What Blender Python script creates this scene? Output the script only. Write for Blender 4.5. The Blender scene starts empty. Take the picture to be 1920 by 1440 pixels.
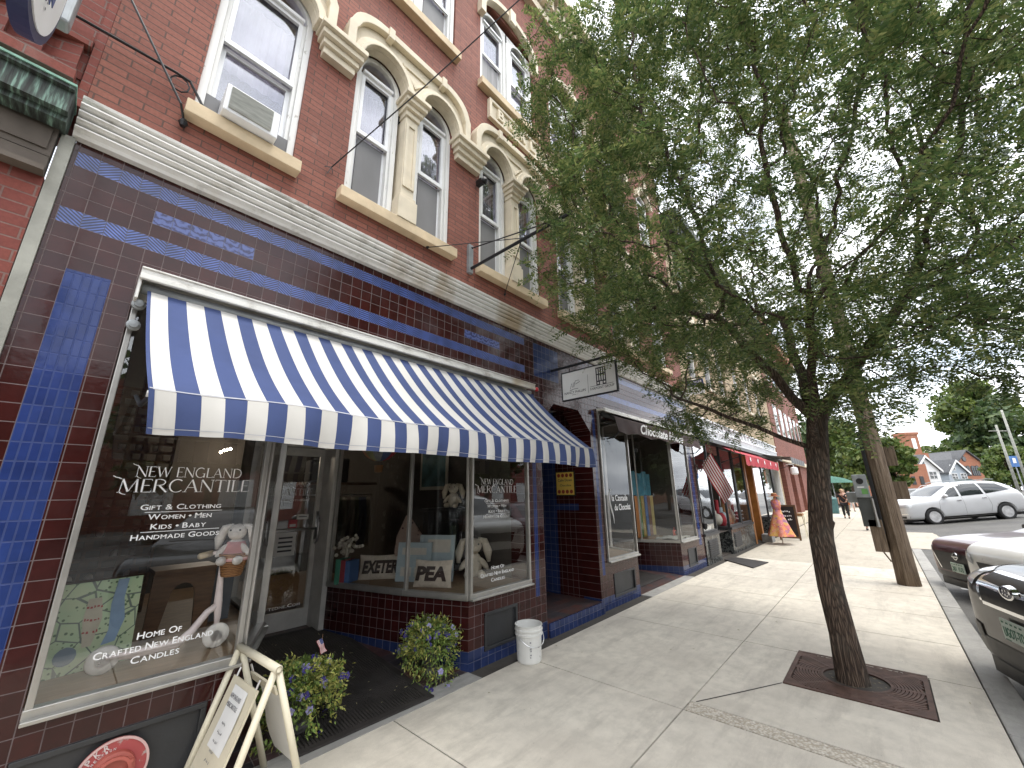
import bpy, math, random
import numpy as np
from mathutils import Vector, Matrix
random.seed(7); np.random.seed(7)
R = math.radians
SC = bpy.context.scene
COL = SC.collection
# ------------------------------------------------------------------ camera
cam = bpy.data.objects.new('camera', bpy.data.cameras.new('camera'))
COL.objects.link(cam)
CM = [[0.669649, -0.18996, -0.717973], [-0.742509, -0.191845, -0.641775], [-0.015828, 0.962866, -0.269515]]
cam.matrix_world = Matrix([CM[0] + [0.0], CM[1] + [0.0], CM[2] + [1.66], [0, 0, 0, 1]])
cam.data.sensor_width = 36.0; cam.data.lens = 13.875
cam.data.clip_start = 0.05; cam.data.clip_end = 2000
SC.camera = cam
SC.view_settings.view_transform = 'Standard'; SC.view_settings.look = 'None'
SC.view_settings.exposure = 1.58; SC.view_settings.gamma = 1
SC.cycles.max_bounces = 8; SC.cycles.transparent_max_bounces = 16
SC.cycles.caustics_reflective = False; SC.cycles.caustics_refractive = False
# ------------------------------------------------------------------ sky and sun
SUN_DIR = Vector((0.10, -0.30, 0.95)).normalized()
el = math.asin(SUN_DIR.z); az = math.atan2(SUN_DIR.x, SUN_DIR.y)
wd = bpy.data.worlds.new('World'); SC.world = wd; wd.use_nodes = True
nt = wd.node_tree; nt.nodes.clear(); L = nt.links.new
wo = nt.nodes.new('ShaderNodeOutputWorld'); bg = nt.nodes.new('ShaderNodeBackground')
sk = nt.nodes.new('ShaderNodeTexSky'); sk.sky_type = 'NISHITA'; sk.sun_disc = False
sk.sun_elevation = el; sk.sun_rotation = az; sk.air_density = 1.2; sk.dust_density = 2.0
tc = nt.nodes.new('ShaderNodeTexCoord'); nz = nt.nodes.new('ShaderNodeTexNoise')
nz.inputs['Scale'].default_value = 2.6; nz.inputs['Detail'].default_value = 6; nz.inputs['Roughness'].default_value = .55
mp = nt.nodes.new('ShaderNodeMapping'); mp.inputs['Scale'].default_value = (1, 1, 2.6)
cr = nt.nodes.new('ShaderNodeValToRGB'); cr.color_ramp.elements[0].position = .30; cr.color_ramp.elements[1].position = .50
cr.color_ramp.elements[0].color = (.55, .55, .55, 1); cr.color_ramp.elements[1].color = (1, 1, 1, 1)
n2 = nt.nodes.new('ShaderNodeTexNoise'); n2.inputs['Scale'].default_value = 5; n2.inputs['Detail'].default_value = 5
c2 = nt.nodes.new('ShaderNodeValToRGB'); c2.color_ramp.elements[0].position = .3; c2.color_ramp.elements[1].position = .7
c2.color_ramp.elements[0].color = (3.8, 4.0, 4.4, 1); c2.color_ramp.elements[1].color = (8.9, 9.0, 9.15, 1)
mx = nt.nodes.new('ShaderNodeMixRGB')
L(tc.outputs['Generated'], mp.inputs['Vector']); L(mp.outputs['Vector'], nz.inputs['Vector']); L(mp.outputs['Vector'], n2.inputs['Vector'])
L(nz.outputs['Fac'], cr.inputs['Fac']); L(n2.outputs['Fac'], c2.inputs['Fac'])
L(cr.outputs['Color'], mx.inputs['Fac']); L(sk.outputs['Color'], mx.inputs['Color1']); L(c2.outputs['Color'], mx.inputs['Color2'])
L(mx.outputs['Color'], bg.inputs['Color']); bg.inputs['Strength'].default_value = 0.145
L(bg.outputs['Background'], wo.inputs['Surface'])
sun = bpy.data.lights.new('sun', 'SUN'); sun.energy = .8; sun.angle = R(22); sun.color = (1, .95, .86)
so = bpy.data.objects.new('sun', sun); COL.objects.link(so)
so.rotation_euler = (-SUN_DIR).to_track_quat('-Z', 'Y').to_euler()

# ------------------------------------------------------------------ helpers
OFF = {}
def root_of(o):
    while o.parent: o = o.parent
    return o
def tag(o, label=None, cat=None, group=None, kind=None):
    if label: o['label'] = label
    if cat: o['category'] = cat
    if group: o['group'] = group
    if kind: o['kind'] = kind
    return o
def thing(name, label, cat, loc=(0, 0, 0), rz=0, group=None, world=True):
    o = bpy.data.objects.new(name, None); COL.objects.link(o)
    o.location = loc; o.rotation_euler = (0, 0, rz); o.empty_display_size = .2
    OFF[o.name] = Vector(loc) if world else Vector((0, 0, 0))
    return tag(o, label, cat, group)
class MB:
    def __init__(s): s.v = []; s.f = []; s.m = []; s.uv = None
    def add(s, vs, fs, mi=0):
        n = len(s.v); s.v += [tuple(v) for v in vs]; s.f += [tuple(i + n for i in f) for f in fs]; s.m += [mi] * len(fs); return s
    def box(s, x0, x1, y0, y1, z0, z1, mi=0):
        v = [(x0, y0, z0), (x1, y0, z0), (x1, y1, z0), (x0, y1, z0), (x0, y0, z1), (x1, y0, z1), (x1, y1, z1), (x0, y1, z1)]
        return s.add(v, [(0, 3, 2, 1), (4, 5, 6, 7), (0, 1, 5, 4), (1, 2, 6, 5), (2, 3, 7, 6), (3, 0, 4, 7)], mi)
    def obox(s, c, ux, uy, uz, sx, sy, sz, mi=0):          # oriented box, centre c, unit axes, full sizes
        c = Vector(c); ux = Vector(ux) * sx / 2; uy = Vector(uy) * sy / 2; uz = Vector(uz) * sz / 2
        v = [c + a * ux + b * uy + d * uz for d in (-1, 1) for a, b in ((-1, -1), (1, -1), (1, 1), (-1, 1))]
        return s.add(v, [(0, 3, 2, 1), (4, 5, 6, 7), (0, 1, 5, 4), (1, 2, 6, 5), (2, 3, 7, 6), (3, 0, 4, 7)], mi)
    def tube(s, pts, r, n=8, mi=0, cap=True, closed=False):
        pts = [Vector(p) for p in pts]; k = len(pts); rs = r if isinstance(r, (list, tuple)) else [r] * k
        t0 = (pts[1] - pts[0]).normalized(); up = Vector((0, 0, 1)) if abs(t0.z) < .9 else Vector((1, 0, 0))
        a = t0.cross(up).normalized(); vs = []; fs = []
        for i, p in enumerate(pts):
            if closed: t = (pts[(i + 1) % k] - pts[i - 1])
            else: t = (pts[min(i + 1, k - 1)] - pts[max(i - 1, 0)])
            t = t.normalized(); a = (a - t * a.dot(t)).normalized(); b = t.cross(a)
            vs += [p + (a * math.cos(j * 2 * math.pi / n) + b * math.sin(j * 2 * math.pi / n)) * rs[i] for j in range(n)]
        for i in range(k if closed else k - 1):
            i2 = (i + 1) % k
            fs += [(i * n + j, i * n + (j + 1) % n, i2 * n + (j + 1) % n, i2 * n + j) for j in range(n)]
        if cap and not closed: fs += [tuple(range(n))[::-1], tuple(range((k - 1) * n, k * n))]
        return s.add(vs, fs, mi)
    def lathe(s, prof, o=(0, 0, 0), n=24, ax=(0, 0, 1), mi=0):  # prof: (radius, height) along ax
        az_ = Vector(ax).normalized(); u = az_.orthogonal().normalized(); w = az_.cross(u); o = Vector(o); vs = []; fs = []
        for r, h in prof: vs += [o + az_ * h + (u * math.cos(j * 2 * math.pi / n) + w * math.sin(j * 2 * math.pi / n)) * r for j in range(n)]
        for i in range(len(prof) - 1): fs += [(i * n + j, i * n + (j + 1) % n, (i + 1) * n + (j + 1) % n, (i + 1) * n + j) for j in range(n)]
        ring = prof[0] == prof[-1]
        if prof[0][0] > 1e-6 and not ring: fs.append(tuple(range(n))[::-1])
        if prof[-1][0] > 1e-6 and not ring: fs.append(tuple(range((len(prof) - 1) * n, len(prof) * n)))
        return s.add(vs, fs, mi)
    def prism(s, poly, f, d, mi=0):                         # poly of 2-D points, f(a,b)->point, d extrusion vector
        n = len(poly); p = [Vector(f(a, b)) for a, b in poly]; d = Vector(d)
        return s.add(p + [q + d for q in p], [tuple(range(n)), tuple(range(n, 2 * n))[::-1]] + [(i, i + n, (i + 1) % n + n, (i + 1) % n) for i in range(n)], mi)
    def ribbon(s, outer, inner, f, d, mi=0):                # band between two equal-length 2-D polylines, extruded by d
        n = len(outer); p = [Vector(f(*q)) for q in outer] + [Vector(f(*q)) for q in inner]; d = Vector(d); m = 2 * n
        fs = []
        for i in range(n - 1):
            fs += [(i, i + 1, n + i + 1, n + i), (m + i, m + n + i, m + n + i + 1, m + i + 1), (i, m + i, m + i + 1, i + 1), (n + i, n + i + 1, m + n + i + 1, m + n + i)]
        fs += [(0, n, m + n, m), (n - 1, m + n - 1, m + 2 * n - 1, 2 * n - 1)]
        return s.add(p + [q + d for q in p], fs, mi)
    def grid(s, P, mi=0):                                   # P[i][j] points
        a = len(P); b = len(P[0])
        return s.add([q for r_ in P for q in r_], [(i * b + j, (i + 1) * b + j, (i + 1) * b + j + 1, i * b + j + 1) for i in range(a - 1) for j in range(b - 1)], mi)
    def build(s, name, mats, parent=None, smooth=False, bevel=0, sub=0, solid=0, fix=True, off=None):
        me = bpy.data.meshes.new(name)
        o_ = off if off is not None else (OFF.get(root_of(parent).name, Vector()) if parent else Vector())
        me.from_pydata([(v[0] - o_[0], v[1] - o_[1], v[2] - o_[2]) for v in s.v], [], s.f)
        for m in (mats if isinstance(mats, (list, tuple)) else [mats]): me.materials.append(m)
        me.polygons.foreach_set('material_index', s.m)
        if fix:
            import bmesh
            b = bmesh.new(); b.from_mesh(me); bmesh.ops.recalc_face_normals(b, faces=b.faces); b.to_mesh(me); b.free()
        if smooth: me.polygons.foreach_set('use_smooth', [True] * len(me.polygons))
        o = bpy.data.objects.new(name, me); COL.objects.link(o)
        if parent: o.parent = parent
        if solid: md = o.modifiers.new('s', 'SOLIDIFY'); md.thickness = solid; md.offset = 0
        if sub: md = o.modifiers.new('u', 'SUBSURF'); md.levels = sub; md.render_levels = sub
        if bevel: md = o.modifiers.new('b', 'BEVEL'); md.width = bevel; md.segments = 2; md.limit_method = 'ANGLE'; md.angle_limit = R(40)
        return o
def XZ(y): return lambda a, b: (a, y, b)
def frame_map(o, ux, uy):
    o = Vector(o); ux = Vector(ux).normalized(); uy = Vector(uy).normalized()
    return lambda a, b: o + ux * a + uy * b
def struct(name, mb, mat, label=None, **k):
    o = mb.build(name, mat, **k); return tag(o, label, None, None, 'structure')
_txt = {}
def text_geo(t, bold=0.0):
    k = (t, bold)
    if k not in _txt:
        c = bpy.data.curves.new('t', 'FONT'); c.body = t; c.size = 1; c.align_x = 'LEFT'; c.fill_mode = 'BOTH'; c.offset = bold; c.extrude = .004; c.resolution_u = 3
        o = bpy.data.objects.new('t', c); COL.objects.link(o); dg = bpy.context.evaluated_depsgraph_get(); dg.update()
        me = bpy.data.meshes.new_from_object(o.evaluated_get(dg))
        vs = [v.co.copy() for v in me.vertices]; fs = [tuple(p.vertices) for p in me.polygons]
        bpy.data.objects.remove(o); bpy.data.curves.remove(c); bpy.data.meshes.remove(me)
        _txt[k] = (vs, fs)
    return _txt[k]
def add_text(mb, t, o, ux, uy, h, w=None, bold=0, align='C', mi=0, depth=.002, caps=None):
    """text with capital height h; width fitted to w; o = baseline reference point"""
    ux = Vector(ux).normalized(); uy = Vector(uy).normalized(); nz_ = ux.cross(uy); o = Vector(o)
    if caps:                                                # small caps: first letters large
        segs = []; first = True
        for ch in t:
            segs.append((ch.upper(), 1.0 if (first and ch.isalpha()) or not ch.isalpha() else caps)); first = ch in ' .•' or False
        x = 0; parts = []
        for ch, s_ in segs:
            if ch == ' ': x += .32; continue
            vs, fs = text_geo(ch, bold)
            mnx = min(v.x for v in vs); mxx = max(v.x for v in vs)
            parts.append(([Vector(((v.x - mnx) * s_ * 1.25 + x, v.y * s_, v.z)) for v in vs], fs)); x += (mxx - mnx) * s_ * 1.25 + .10
        tot = x - .1
    else:
        vs, fs = text_geo(t, bold); mnx = min(v.x for v in vs); tot = max(v.x for v in vs) - mnx
        parts = [([Vector((v.x - mnx, v.y, v.z)) for v in vs], fs)]
    sy = h / .72; sx = (w / tot) if w else sy
    x0 = {'C': -tot * sx / 2, 'L': 0, 'R': -tot * sx}[align]
    for vs, fs in parts: mb.add([o + ux * (v.x * sx + x0) + uy * v.y * sy + nz_ * (v.z / .004 * depth) for v in vs], fs, mi)
    return mb
def scrib(mb, o, ux, uy, h, w, seed=0, mi=0, depth=.0006):
    """a line of print too small or worn to read: short uneven strokes"""
    rd = random.Random(seed); o = Vector(o); ux = Vector(ux).normalized(); uy = Vector(uy).normalized(); nn = ux.cross(uy); x = -w / 2
    while x < w / 2:
        a = h * rd.uniform(.25, .6); y0 = rd.uniform(0, .3) * h; y1 = y0 + rd.uniform(.35, .7) * h
        if rd.random() < .85: mb.add([o + ux * p + uy * q + nn * depth for p, q in ((x, y0), (x + a, y0 + rd.uniform(-.1, .1) * h), (x + a * .8, y1), (x, y1))], [(0, 1, 2, 3)], mi)
        x += a + h * rd.uniform(.08, .25)
    return mb
# serif letters drawn as strokes (unit height)
def _arc(cx, cy, rx, ry, a0, a1, n=14): return [(cx + rx * math.cos(R(a0 + (a1 - a0) * i / n)), cy + ry * math.sin(R(a0 + (a1 - a0) * i / n))) for i in range(n + 1)]
TH, TK = .035, .10
def _sf(x, y, w=.11): return ([(x - w, y), (x + w, y)], .03)
GLYPH = {
 'N': (.80, [([(.08, 0), (.08, 1)], TH), ([(.08, 1), (.72, 0)], TK), ([(.72, 0), (.72, 1)], TH), _sf(.08, .015), _sf(.72, .985)]),
 'E': (.56, [([(.10, 0), (.10, 1)], TK), ([(.05, .985), (.52, .985), (.53, .88)], TH), ([(.05, .015), (.54, .015), (.56, .13)], TH), ([(.1, .52), (.44, .52)], TH)]),
 'W': (1.05, [([(.04, 1), (.30, 0)], TK), ([(.30, 0), (.53, .95)], TH), ([(.53, .95), (.76, 0)], TK), ([(.76, 0), (1.0, 1)], TH), _sf(.05, .985), _sf(1.0, .985, .08)]),
 'G': (.86, [(_arc(.44, .5, .38, .5, 50, 250), .08), (_arc(.44, .5, .38, .5, 250, 330), .05), ([(.76, .02), (.76, .42)], TK), _sf(.72, .42)]),
 'L': (.54, [([(.10, 0), (.10, 1)], TK), ([(.05, .015), (.52, .015), (.55, .14)], TH), _sf(.1, .985)]),
 'A': (.80, [([(.04, 0), (.38, 1)], TH), ([(.38, 1), (.72, 0)], TK), ([(.16, .36), (.60, .36)], TH), _sf(.05, .015), _sf(.72, .015)]),
 'D': (.82, [([(.10, 0), (.10, 1)], TK), (_arc(.3, .5, .46, .485, 90, -90), .07), ([(.05, .985), (.3, .985)], TH), ([(.05, .015), (.3, .015)], TH)]),
 'M': (1.0, [([(.10, 0), (.16, 1)], TH), ([(.16, 1), (.50, .05)], TK), ([(.50, .05), (.84, 1)], TH), ([(.84, 1), (.90, 0)], TK), _sf(.1, .015), _sf(.9, .015)]),
 'R': (.74, [([(.10, 0), (.10, 1)], TK), (_arc(.32, .76, .27, .225, 90, -90), .06), ([(.05, .985), (.32, .985)], TH), ([(.1, .535), (.32, .535)], TH), ([(.30, .53), (.72, .0)], TK), _sf(.1, .015)]),
 'C': (.80, [(_arc(.44, .5, .38, .5, 52, 240), .08), (_arc(.44, .5, .38, .5, 240, 318), .045)]),
 'T': (.68, [([(.34, 0), (.34, 1)], TK), ([(.02, .88), (.03, .985), (.65, .985), (.66, .88)], TH), _sf(.34, .015)]),
 'I': (.24, [([(.12, 0), (.12, 1)], TK), _sf(.12, .985), _sf(.12, .015)]),
}
SWASH = ([(.10, .02), (-.02, .06), (-.16, .3), (-.30, .62), (-.5, .95), (-.72, 1.0)], .06)
def serif(mb, t, o, ux, uy, h, w, swash=False, mi=0, f=None, lig=None):
    tot = sum(GLYPH[c][0] + .06 if c != ' ' else .36 for c in t) - .06
    sx = w / tot; o = Vector(o); ux = Vector(ux).normalized(); uy = Vector(uy).normalized(); nn = ux.cross(uy).normalized()
    x = 0; first = True
    for c in t:
        if c == ' ': x += .36; continue
        adv, st = GLYPH[c]
        st = list(st)
        if first and swash: st.append(([(.10, 1.0), (-.05, 1.07), (-.2, 1.12), (-.34, 1.22)], .05)); st.append(([(.1, 0.), (.24, -.10), (.42, -.16)], .04))
        first = False
        for pl, wd_ in st:
            pl = [Vector(p) for p in pl]; k = len(pl); a = []; b = []
            for i, p in enumerate(pl):
                d = (pl[min(i + 1, k - 1)] - pl[max(i - 1, 0)]).normalized(); n_ = Vector((-d.y, d.x)) * wd_ / 2
                a.append(p + n_); b.append(p - n_)
            vs = [o + ux * ((q.x + x) * sx) + uy * (q.y * h) + nn * .001 for q in a + b]
            mb.add(vs, [(i, i + 1, k + i + 1, k + i) for i in range(k - 1)], mi)
        x += adv + .06
    return mb
# ------------------------------------------------------------------ materials
class NT:
    def __init__(s, name):
        s.m = bpy.data.materials.new(name); s.m.use_nodes = True; s.t = s.m.node_tree; s.b = s.t.nodes['Principled BSDF']; s.out = s.t.nodes['Material Output']
    def n(s, typ, **k):
        o = s.t.nodes.new('ShaderNode' + typ)
        for a, v in k.items():
            if a.startswith('i_'):
                key = a[2:]; key = int(key) if key.isdigit() else key.replace('_', ' ')
                o.inputs[key].default_value = v
            else: setattr(o, a, v)
        return o
    def l(s, a, b): s.t.links.new(a, b)
    def math(s, op, a, b=None, clamp=False):
        o = s.n('Math', operation=op, use_clamp=clamp)
        for i, v in enumerate((a, b)):
            if v is None: continue
            if isinstance(v, (int, float)): o.inputs[i].default_value = v
            else: s.l(v, o.inputs[i])
        return o.outputs[0]
    def noise(s, scale, detail=4, vec=None, rough=.55, dim='3D'):
        o = s.n('TexNoise'); o.inputs['Scale'].default_value = scale; o.inputs['Detail'].default_value = detail; o.inputs['Roughness'].default_value = rough
        if vec is not None: s.l(vec, o.inputs['Vector'])
        return o.outputs['Fac']
    def obj(s): return s.n('TexCoord').outputs['Object']
    def scaled(s, v, sc): 
        o = s.n('Mapping'); o.inputs['Scale'].default_value = sc; s.l(v, o.inputs['Vector']); return o.outputs['Vector']
    def ramp(s, fac, stops):
        o = s.n('ValToRGB'); e = o.color_ramp.elements
        while len(e) < len(stops): e.new(.5)
        for q, (p, c) in zip(e, stops): q.position = p; q.color = tuple(c) + (1,) if len(c) == 3 else c
        s.l(fac, o.inputs['Fac']); return o.outputs['Color']
    def mix(s, fac, a, b, mode='MIX'):
        o = s.n('MixRGB', blend_type=mode)
        for i, v in ((0, fac), (1, a), (2, b)):
            if isinstance(v, (int, float)): o.inputs[i].default_value = v
            elif isinstance(v, tuple): o.inputs[i].default_value = v + (1,) if len(v) == 3 else v
            else: s.l(v, o.inputs[i])
        return o.outputs['Color']
    def bump(s, h, st=.3, dist=.01):
        o = s.n('Bump'); o.inputs['Strength'].default_value = st; o.inputs['Distance'].default_value = dist
        s.l(h, o.inputs['Height']); s.l(o.outputs['Normal'], s.b.inputs['Normal']); return o
    def done(s, col=None, rough=None, metal=None, **k):
        for key, v in (('Base Color', col), ('Roughness', rough), ('Metallic', metal)):
            if v is None: continue
            if isinstance(v, (int, float)): s.b.inputs[key].default_value = v
            elif isinstance(v, tuple): s.b.inputs[key].default_value = v + (1,) if len(v) == 3 else v
            else: s.l(v, s.b.inputs[key])
        for a, v in k.items(): s.b.inputs[a.replace('_', ' ')].default_value = v
        return s.m
def pm(name, col, rough=.5, metal=0, var=.18, scale=6, bump=0, bscale=40, coat=0, spec=None, stretch=(1, 1, 1)):
    t = NT(name); v = t.scaled(t.obj(), stretch)
    f = t.noise(scale, 5, v)
    lo = tuple(max(0, c * (1 - var * 1.3)) for c in col); hi = tuple(min(1, c * (1 + var)) for c in col)
    c = t.ramp(f, [(.3, lo), (.7, hi)])
    if bump: t.bump(t.noise(bscale, 4, v), bump, .01)
    r = t.math('ADD', t.math('MULTIPLY', t.noise(scale * 2.3, 3, v), .16), max(0.02, rough - .08))
    m = t.done(c, r, metal)
    if coat: t.b.inputs['Coat Weight'].default_value = coat; t.b.inputs['Coat Roughness'].default_value = .04
    if spec is not None: t.b.inputs['Specular IOR Level'].default_value = spec
    return m
def swz(t, v, a, b, da=0, db=0):
    s_ = t.n('SeparateXYZ'); t.l(v, s_.inputs[0]); c_ = t.n('CombineXYZ')
    t.l(t.math('ADD', s_.outputs[a], da), c_.inputs[0]); t.l(t.math('ADD', s_.outputs[b], db), c_.inputs[1]); return c_.outputs[0], s_
def brick_mat(name, c1, c2, mort, bw=.215, bh=.0715, ms=.006, ax=(0, 2), stain=.35, da=0):
    t = NT(name); v, _ = swz(t, t.obj(), ax[0], ax[1], da)
    b = t.n('TexBrick'); b.offset = .5; t.l(v, b.inputs['Vector'])
    for k, x in (('Color1', c1), ('Color2', c2), ('Mortar', mort)): b.inputs[k].default_value = x + (1,)
    b.inputs['Scale'].default_value = 1; b.inputs['Mortar Size'].default_value = ms; b.inputs['Brick Width'].default_value = bw; b.inputs['Row Height'].default_value = bh
    b.inputs['Mortar Smooth'].default_value = .25; b.inputs['Bias'].default_value = -.1
    big = t.noise(1.1, 6, t.obj()); c = t.mix(t.math('MULTIPLY', t.math('SUBTRACT', big, .35, True), stain * 4, True), b.outputs['Color'], tuple(x * .45 for x in c1), 'MIX')
    sp = t.noise(60, 4, t.obj()); c = t.mix(.35, c, t.ramp(sp, [(.3, (.35, .35, .35)), (.7, (1, 1, 1))]), 'MULTIPLY')
    ef = t.noise(2.3, 8, t.scaled(t.obj(), (1, 1, .6))); c = t.mix(t.ramp(ef, [(.62, (0, 0, 0)), (.8, (.35, .35, .35))]), c, (.55, .47, .42))
    h = t.math('SUBTRACT', t.math('MULTIPLY', sp, .25), b.outputs['Fac']); t.bump(h, .7, .006)
    return t.done(c, .82)
def tile_mat(name, c1, c2, grout, w=.1, hgt=.1, ax=(0, 2), da=.02, db=-.07, rough=.09, ms=.0028, tilt=.12):
    t = NT(name); v, _ = swz(t, t.obj(), ax[0], ax[1], da, db)
    b = t.n('TexBrick'); b.offset = 0; t.l(v, b.inputs['Vector'])
    for k, x in (('Color1', c1), ('Color2', c2), ('Mortar', grout)): b.inputs[k].default_value = x + (1,)
    b.inputs['Scale'].default_value = 1; b.inputs['Mortar Size'].default_value = ms; b.inputs['Brick Width'].default_value = w; b.inputs['Row Height'].default_value = hgt; b.inputs['Mortar Smooth'].default_value = .3
    n = t.noise(9, 3, t.obj()); c = t.mix(.5, b.outputs['Color'], t.ramp(n, [(.35, (.7, .7, .7)), (.65, (1.25, 1.2, 1.2))]), 'MULTIPLY')
    # each tile bows and tilts a little
    fl = t.n('VectorMath', operation='DIVIDE'); t.l(v, fl.inputs[0]); fl.inputs[1].default_value = (w, hgt, 1)
    fr = t.n('VectorMath', operation='FRACTION'); t.l(fl.outputs[0], fr.inputs[0]); ff = t.n('VectorMath', operation='FLOOR'); t.l(fl.outputs[0], ff.inputs[0])
    wn = t.n('TexWhiteNoise'); t.l(ff.outputs[0], wn.inputs['Vector'])
    sf = t.n('SeparateXYZ'); t.l(fr.outputs[0], sf.inputs[0]); sw = t.n('SeparateXYZ'); t.l(wn.outputs['Color'], sw.inputs[0])
    tl = t.math('ADD', t.math('MULTIPLY', sf.outputs[0], t.math('SUBTRACT', sw.outputs[0], .5)), t.math('MULTIPLY', sf.outputs[1], t.math('SUBTRACT', sw.outputs[1], .5)))
    h = t.math('SUBTRACT', t.math('ADD', t.math('MULTIPLY', tl, tilt * 4), t.math('MULTIPLY', t.noise(14, 2, t.obj()), .35)), b.outputs['Fac'])
    t.bump(h, .55, .004)
    t.b.inputs['Specular IOR Level'].default_value = .34
    r = t.math('ADD', t.math('MULTIPLY', b.outputs['Fac'], .6), t.math('ADD', rough, t.math('MULTIPLY', t.noise(20, 3, t.obj()), .06)))
    return t.done(c, r)
def zig_mat(name, ca, cb, period=.021, ax=(0, 2), da=.02, db=-.07, w=.1):
    t = NT(name); v, s_ = swz(t, t.obj(), ax[0], ax[1], da, db); s2 = t.n('SeparateXYZ'); t.l(v, s2.inputs[0])
    par = t.math('MODULO', t.math('FLOOR', t.math('DIVIDE', t.math('ADD', s2.outputs[0], 10.0), w)), 2)
    sg = t.math('SUBTRACT', t.math('MULTIPLY', par, 2), 1)
    d = t.math('ADD', s2.outputs[1], t.math('MULTIPLY', t.math('MULTIPLY', s2.outputs[0], sg), .75))
    sn = t.math('SINE', t.math('MULTIPLY', d, 2 * math.pi / period)); h = t.math('ADD', t.math('MULTIPLY', sn, .5), .5)
    c = t.mix(1, t.ramp(h, [(.25, cb), (.55, ca), (1, tuple(x * 1.7 for x in ca))]), t.ramp(t.noise(7, 3, t.obj()), [(.3, (.6, .6, .6)), (.7, (1.3, 1.3, 1.3))]), 'MULTIPLY')
    gx = t.math('ABSOLUTE', t.math('SUBTRACT', t.math('FRACT', t.math('DIVIDE', t.math('ADD', s2.outputs[0], 10.0), w)), .5)); g = t.math('GREATER_THAN', gx, .485)
    c = t.mix(g, c, (.05, .045, .07)); t.bump(h, .18, .003)
    return t.done(c, .30)
def glass_mat(name, tint=(1, 1, 1), refl=1.0, base=.06, wav=.02):
    t = NT(name); t.t.nodes.remove(t.b)
    tr = t.n('BsdfTransparent'); tr.inputs['Color'].default_value = tint + (1,)
    gl = t.n('BsdfGlossy'); gl.inputs['Roughness'].default_value = .0; gl.inputs['Color'].default_value = (.9, .93, .95, 1)
    ge = t.n('NewGeometry'); dp = t.n('VectorMath', operation='DOT_PRODUCT'); t.l(ge.outputs['Normal'], dp.inputs[0]); t.l(ge.outputs['Incoming'], dp.inputs[1])
    fr_ = t.math('ADD', t.math('MULTIPLY', t.math('POWER', t.math('SUBTRACT', 1.0, t.math('ABSOLUTE', dp.outputs['Value']), True), 5.0), .92), .08)
    bp = t.n('Bump'); bp.inputs['Strength'].default_value = wav; bp.inputs['Distance'].default_value = .05; t.l(t.noise(1.6, 2, t.obj()), bp.inputs['Height']); t.l(bp.outputs['Normal'], gl.inputs['Normal'])
    f = t.math('ADD', t.math('MULTIPLY', fr_, refl), base, True)
    ms = t.n('MixShader'); t.l(f, ms.inputs[0]); t.l(tr.outputs[0], ms.inputs[1]); t.l(gl.outputs[0], ms.inputs[2]); t.l(ms.outputs[0], t.out.inputs['Surface'])
    return t.m
def emit_mat(name, col, st):
    t = NT(name); t.done(col, .5); t.b.inputs['Emission Color'].default_value = col + (1,); t.b.inputs['Emission Strength'].default_value = st; return t.m
# ------------------------------------------------------------------ materials of the place
M = {}
M['brick'] = brick_mat('red_brick', (.315, .112, .077), (.225, .073, .051), (.10, .060, .048), ms=.0050, bw=.225, bh=.058, stain=.3)
M['brick_old'] = brick_mat('old_red_brick', (.27, .070, .050), (.19, .045, .035), (.22, .14, .12), ms=.005)
M['brick_y'] = brick_mat('yellow_brick', (.52, .40, .25), (.44, .33, .20), (.30, .24, .17), ms=.006, stain=.2)
M['brick_o'] = brick_mat('orange_brick', (.42, .16, .085), (.34, .12, .065), (.35, .25, .18), ms=.006, stain=.15)
M['brick_side'] = brick_mat('red_brick_return', (.25, .060, .042), (.19, .042, .032), (.2, .12, .1), ax=(1, 2))
GR = (.135, .105, .105)
M['tile'] = tile_mat('maroon_tile', (.043, .0092, .0080), (.030, .0072, .0066), GR)
M['tile_y'] = tile_mat('maroon_tile_return', (.040, .009, .0085), (.028, .007, .007), GR, ax=(1, 2))
M['tblue'] = tile_mat('blue_tile', (.026, .042, .120), (.019, .031, .092), (.11, .12, .18), w=.1, hgt=.1)
M['tblue_y'] = tile_mat('blue_tile_return', (.026, .042, .120), (.019, .031, .092), (.11, .12, .18), ax=(1, 2))
M['tstrip'] = tile_mat('blue_strip_tile', (.020, .042, .165), (.014, .030, .125), (.030, .050, .16), w=.038, hgt=.1, ms=.0045, da=.22, tilt=.05)
M['zig'] = zig_mat('zigzag_blue_tile', (.055, .085, .25), (.008, .011, .045))
M['floor_tile'] = tile_mat('entry_floor_tile', (.10, .040, .030), (.045, .045, .050), (.17, .15, .14), w=.15, hgt=.15, ax=(0, 1), rough=.35)
# figured tile: swirls of darker blue
t = NT('figured_blue_tile'); v, _ = swz(t, t.obj(), 0, 2, .02, -.07)
s2 = t.n('SeparateXYZ'); t.l(v, s2.inputs[0]); fu = t.math('SUBTRACT', t.math('FRACT', t.math('DIVIDE', t.math('ADD', s2.outputs[0], 10.0), .1)), .5); fv = t.math('SUBTRACT', t.math('FRACT', t.math('DIVIDE', s2.outputs[1], .1)), 1.0)
dd_ = t.math('SQRT', t.math('ADD', t.math('MULTIPLY', fu, fu), t.math('MULTIPLY', fv, fv))); dd_ = t.math('ADD', dd_, t.math('MULTIPLY', t.math('SUBTRACT', t.noise(26, 2, t.obj()), .5), .75)); wv_ = t.math('ADD', t.math('MULTIPLY', t.math('SINE', t.math('MULTIPLY', dd_, 15)), .5), .5)
c = t.ramp(wv_, [(.30, (.07, .10, .28)), (.62, (.05, .07, .22)), (.80, (.030, .04, .15)), (.95, (.012, .016, .08))])
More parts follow.
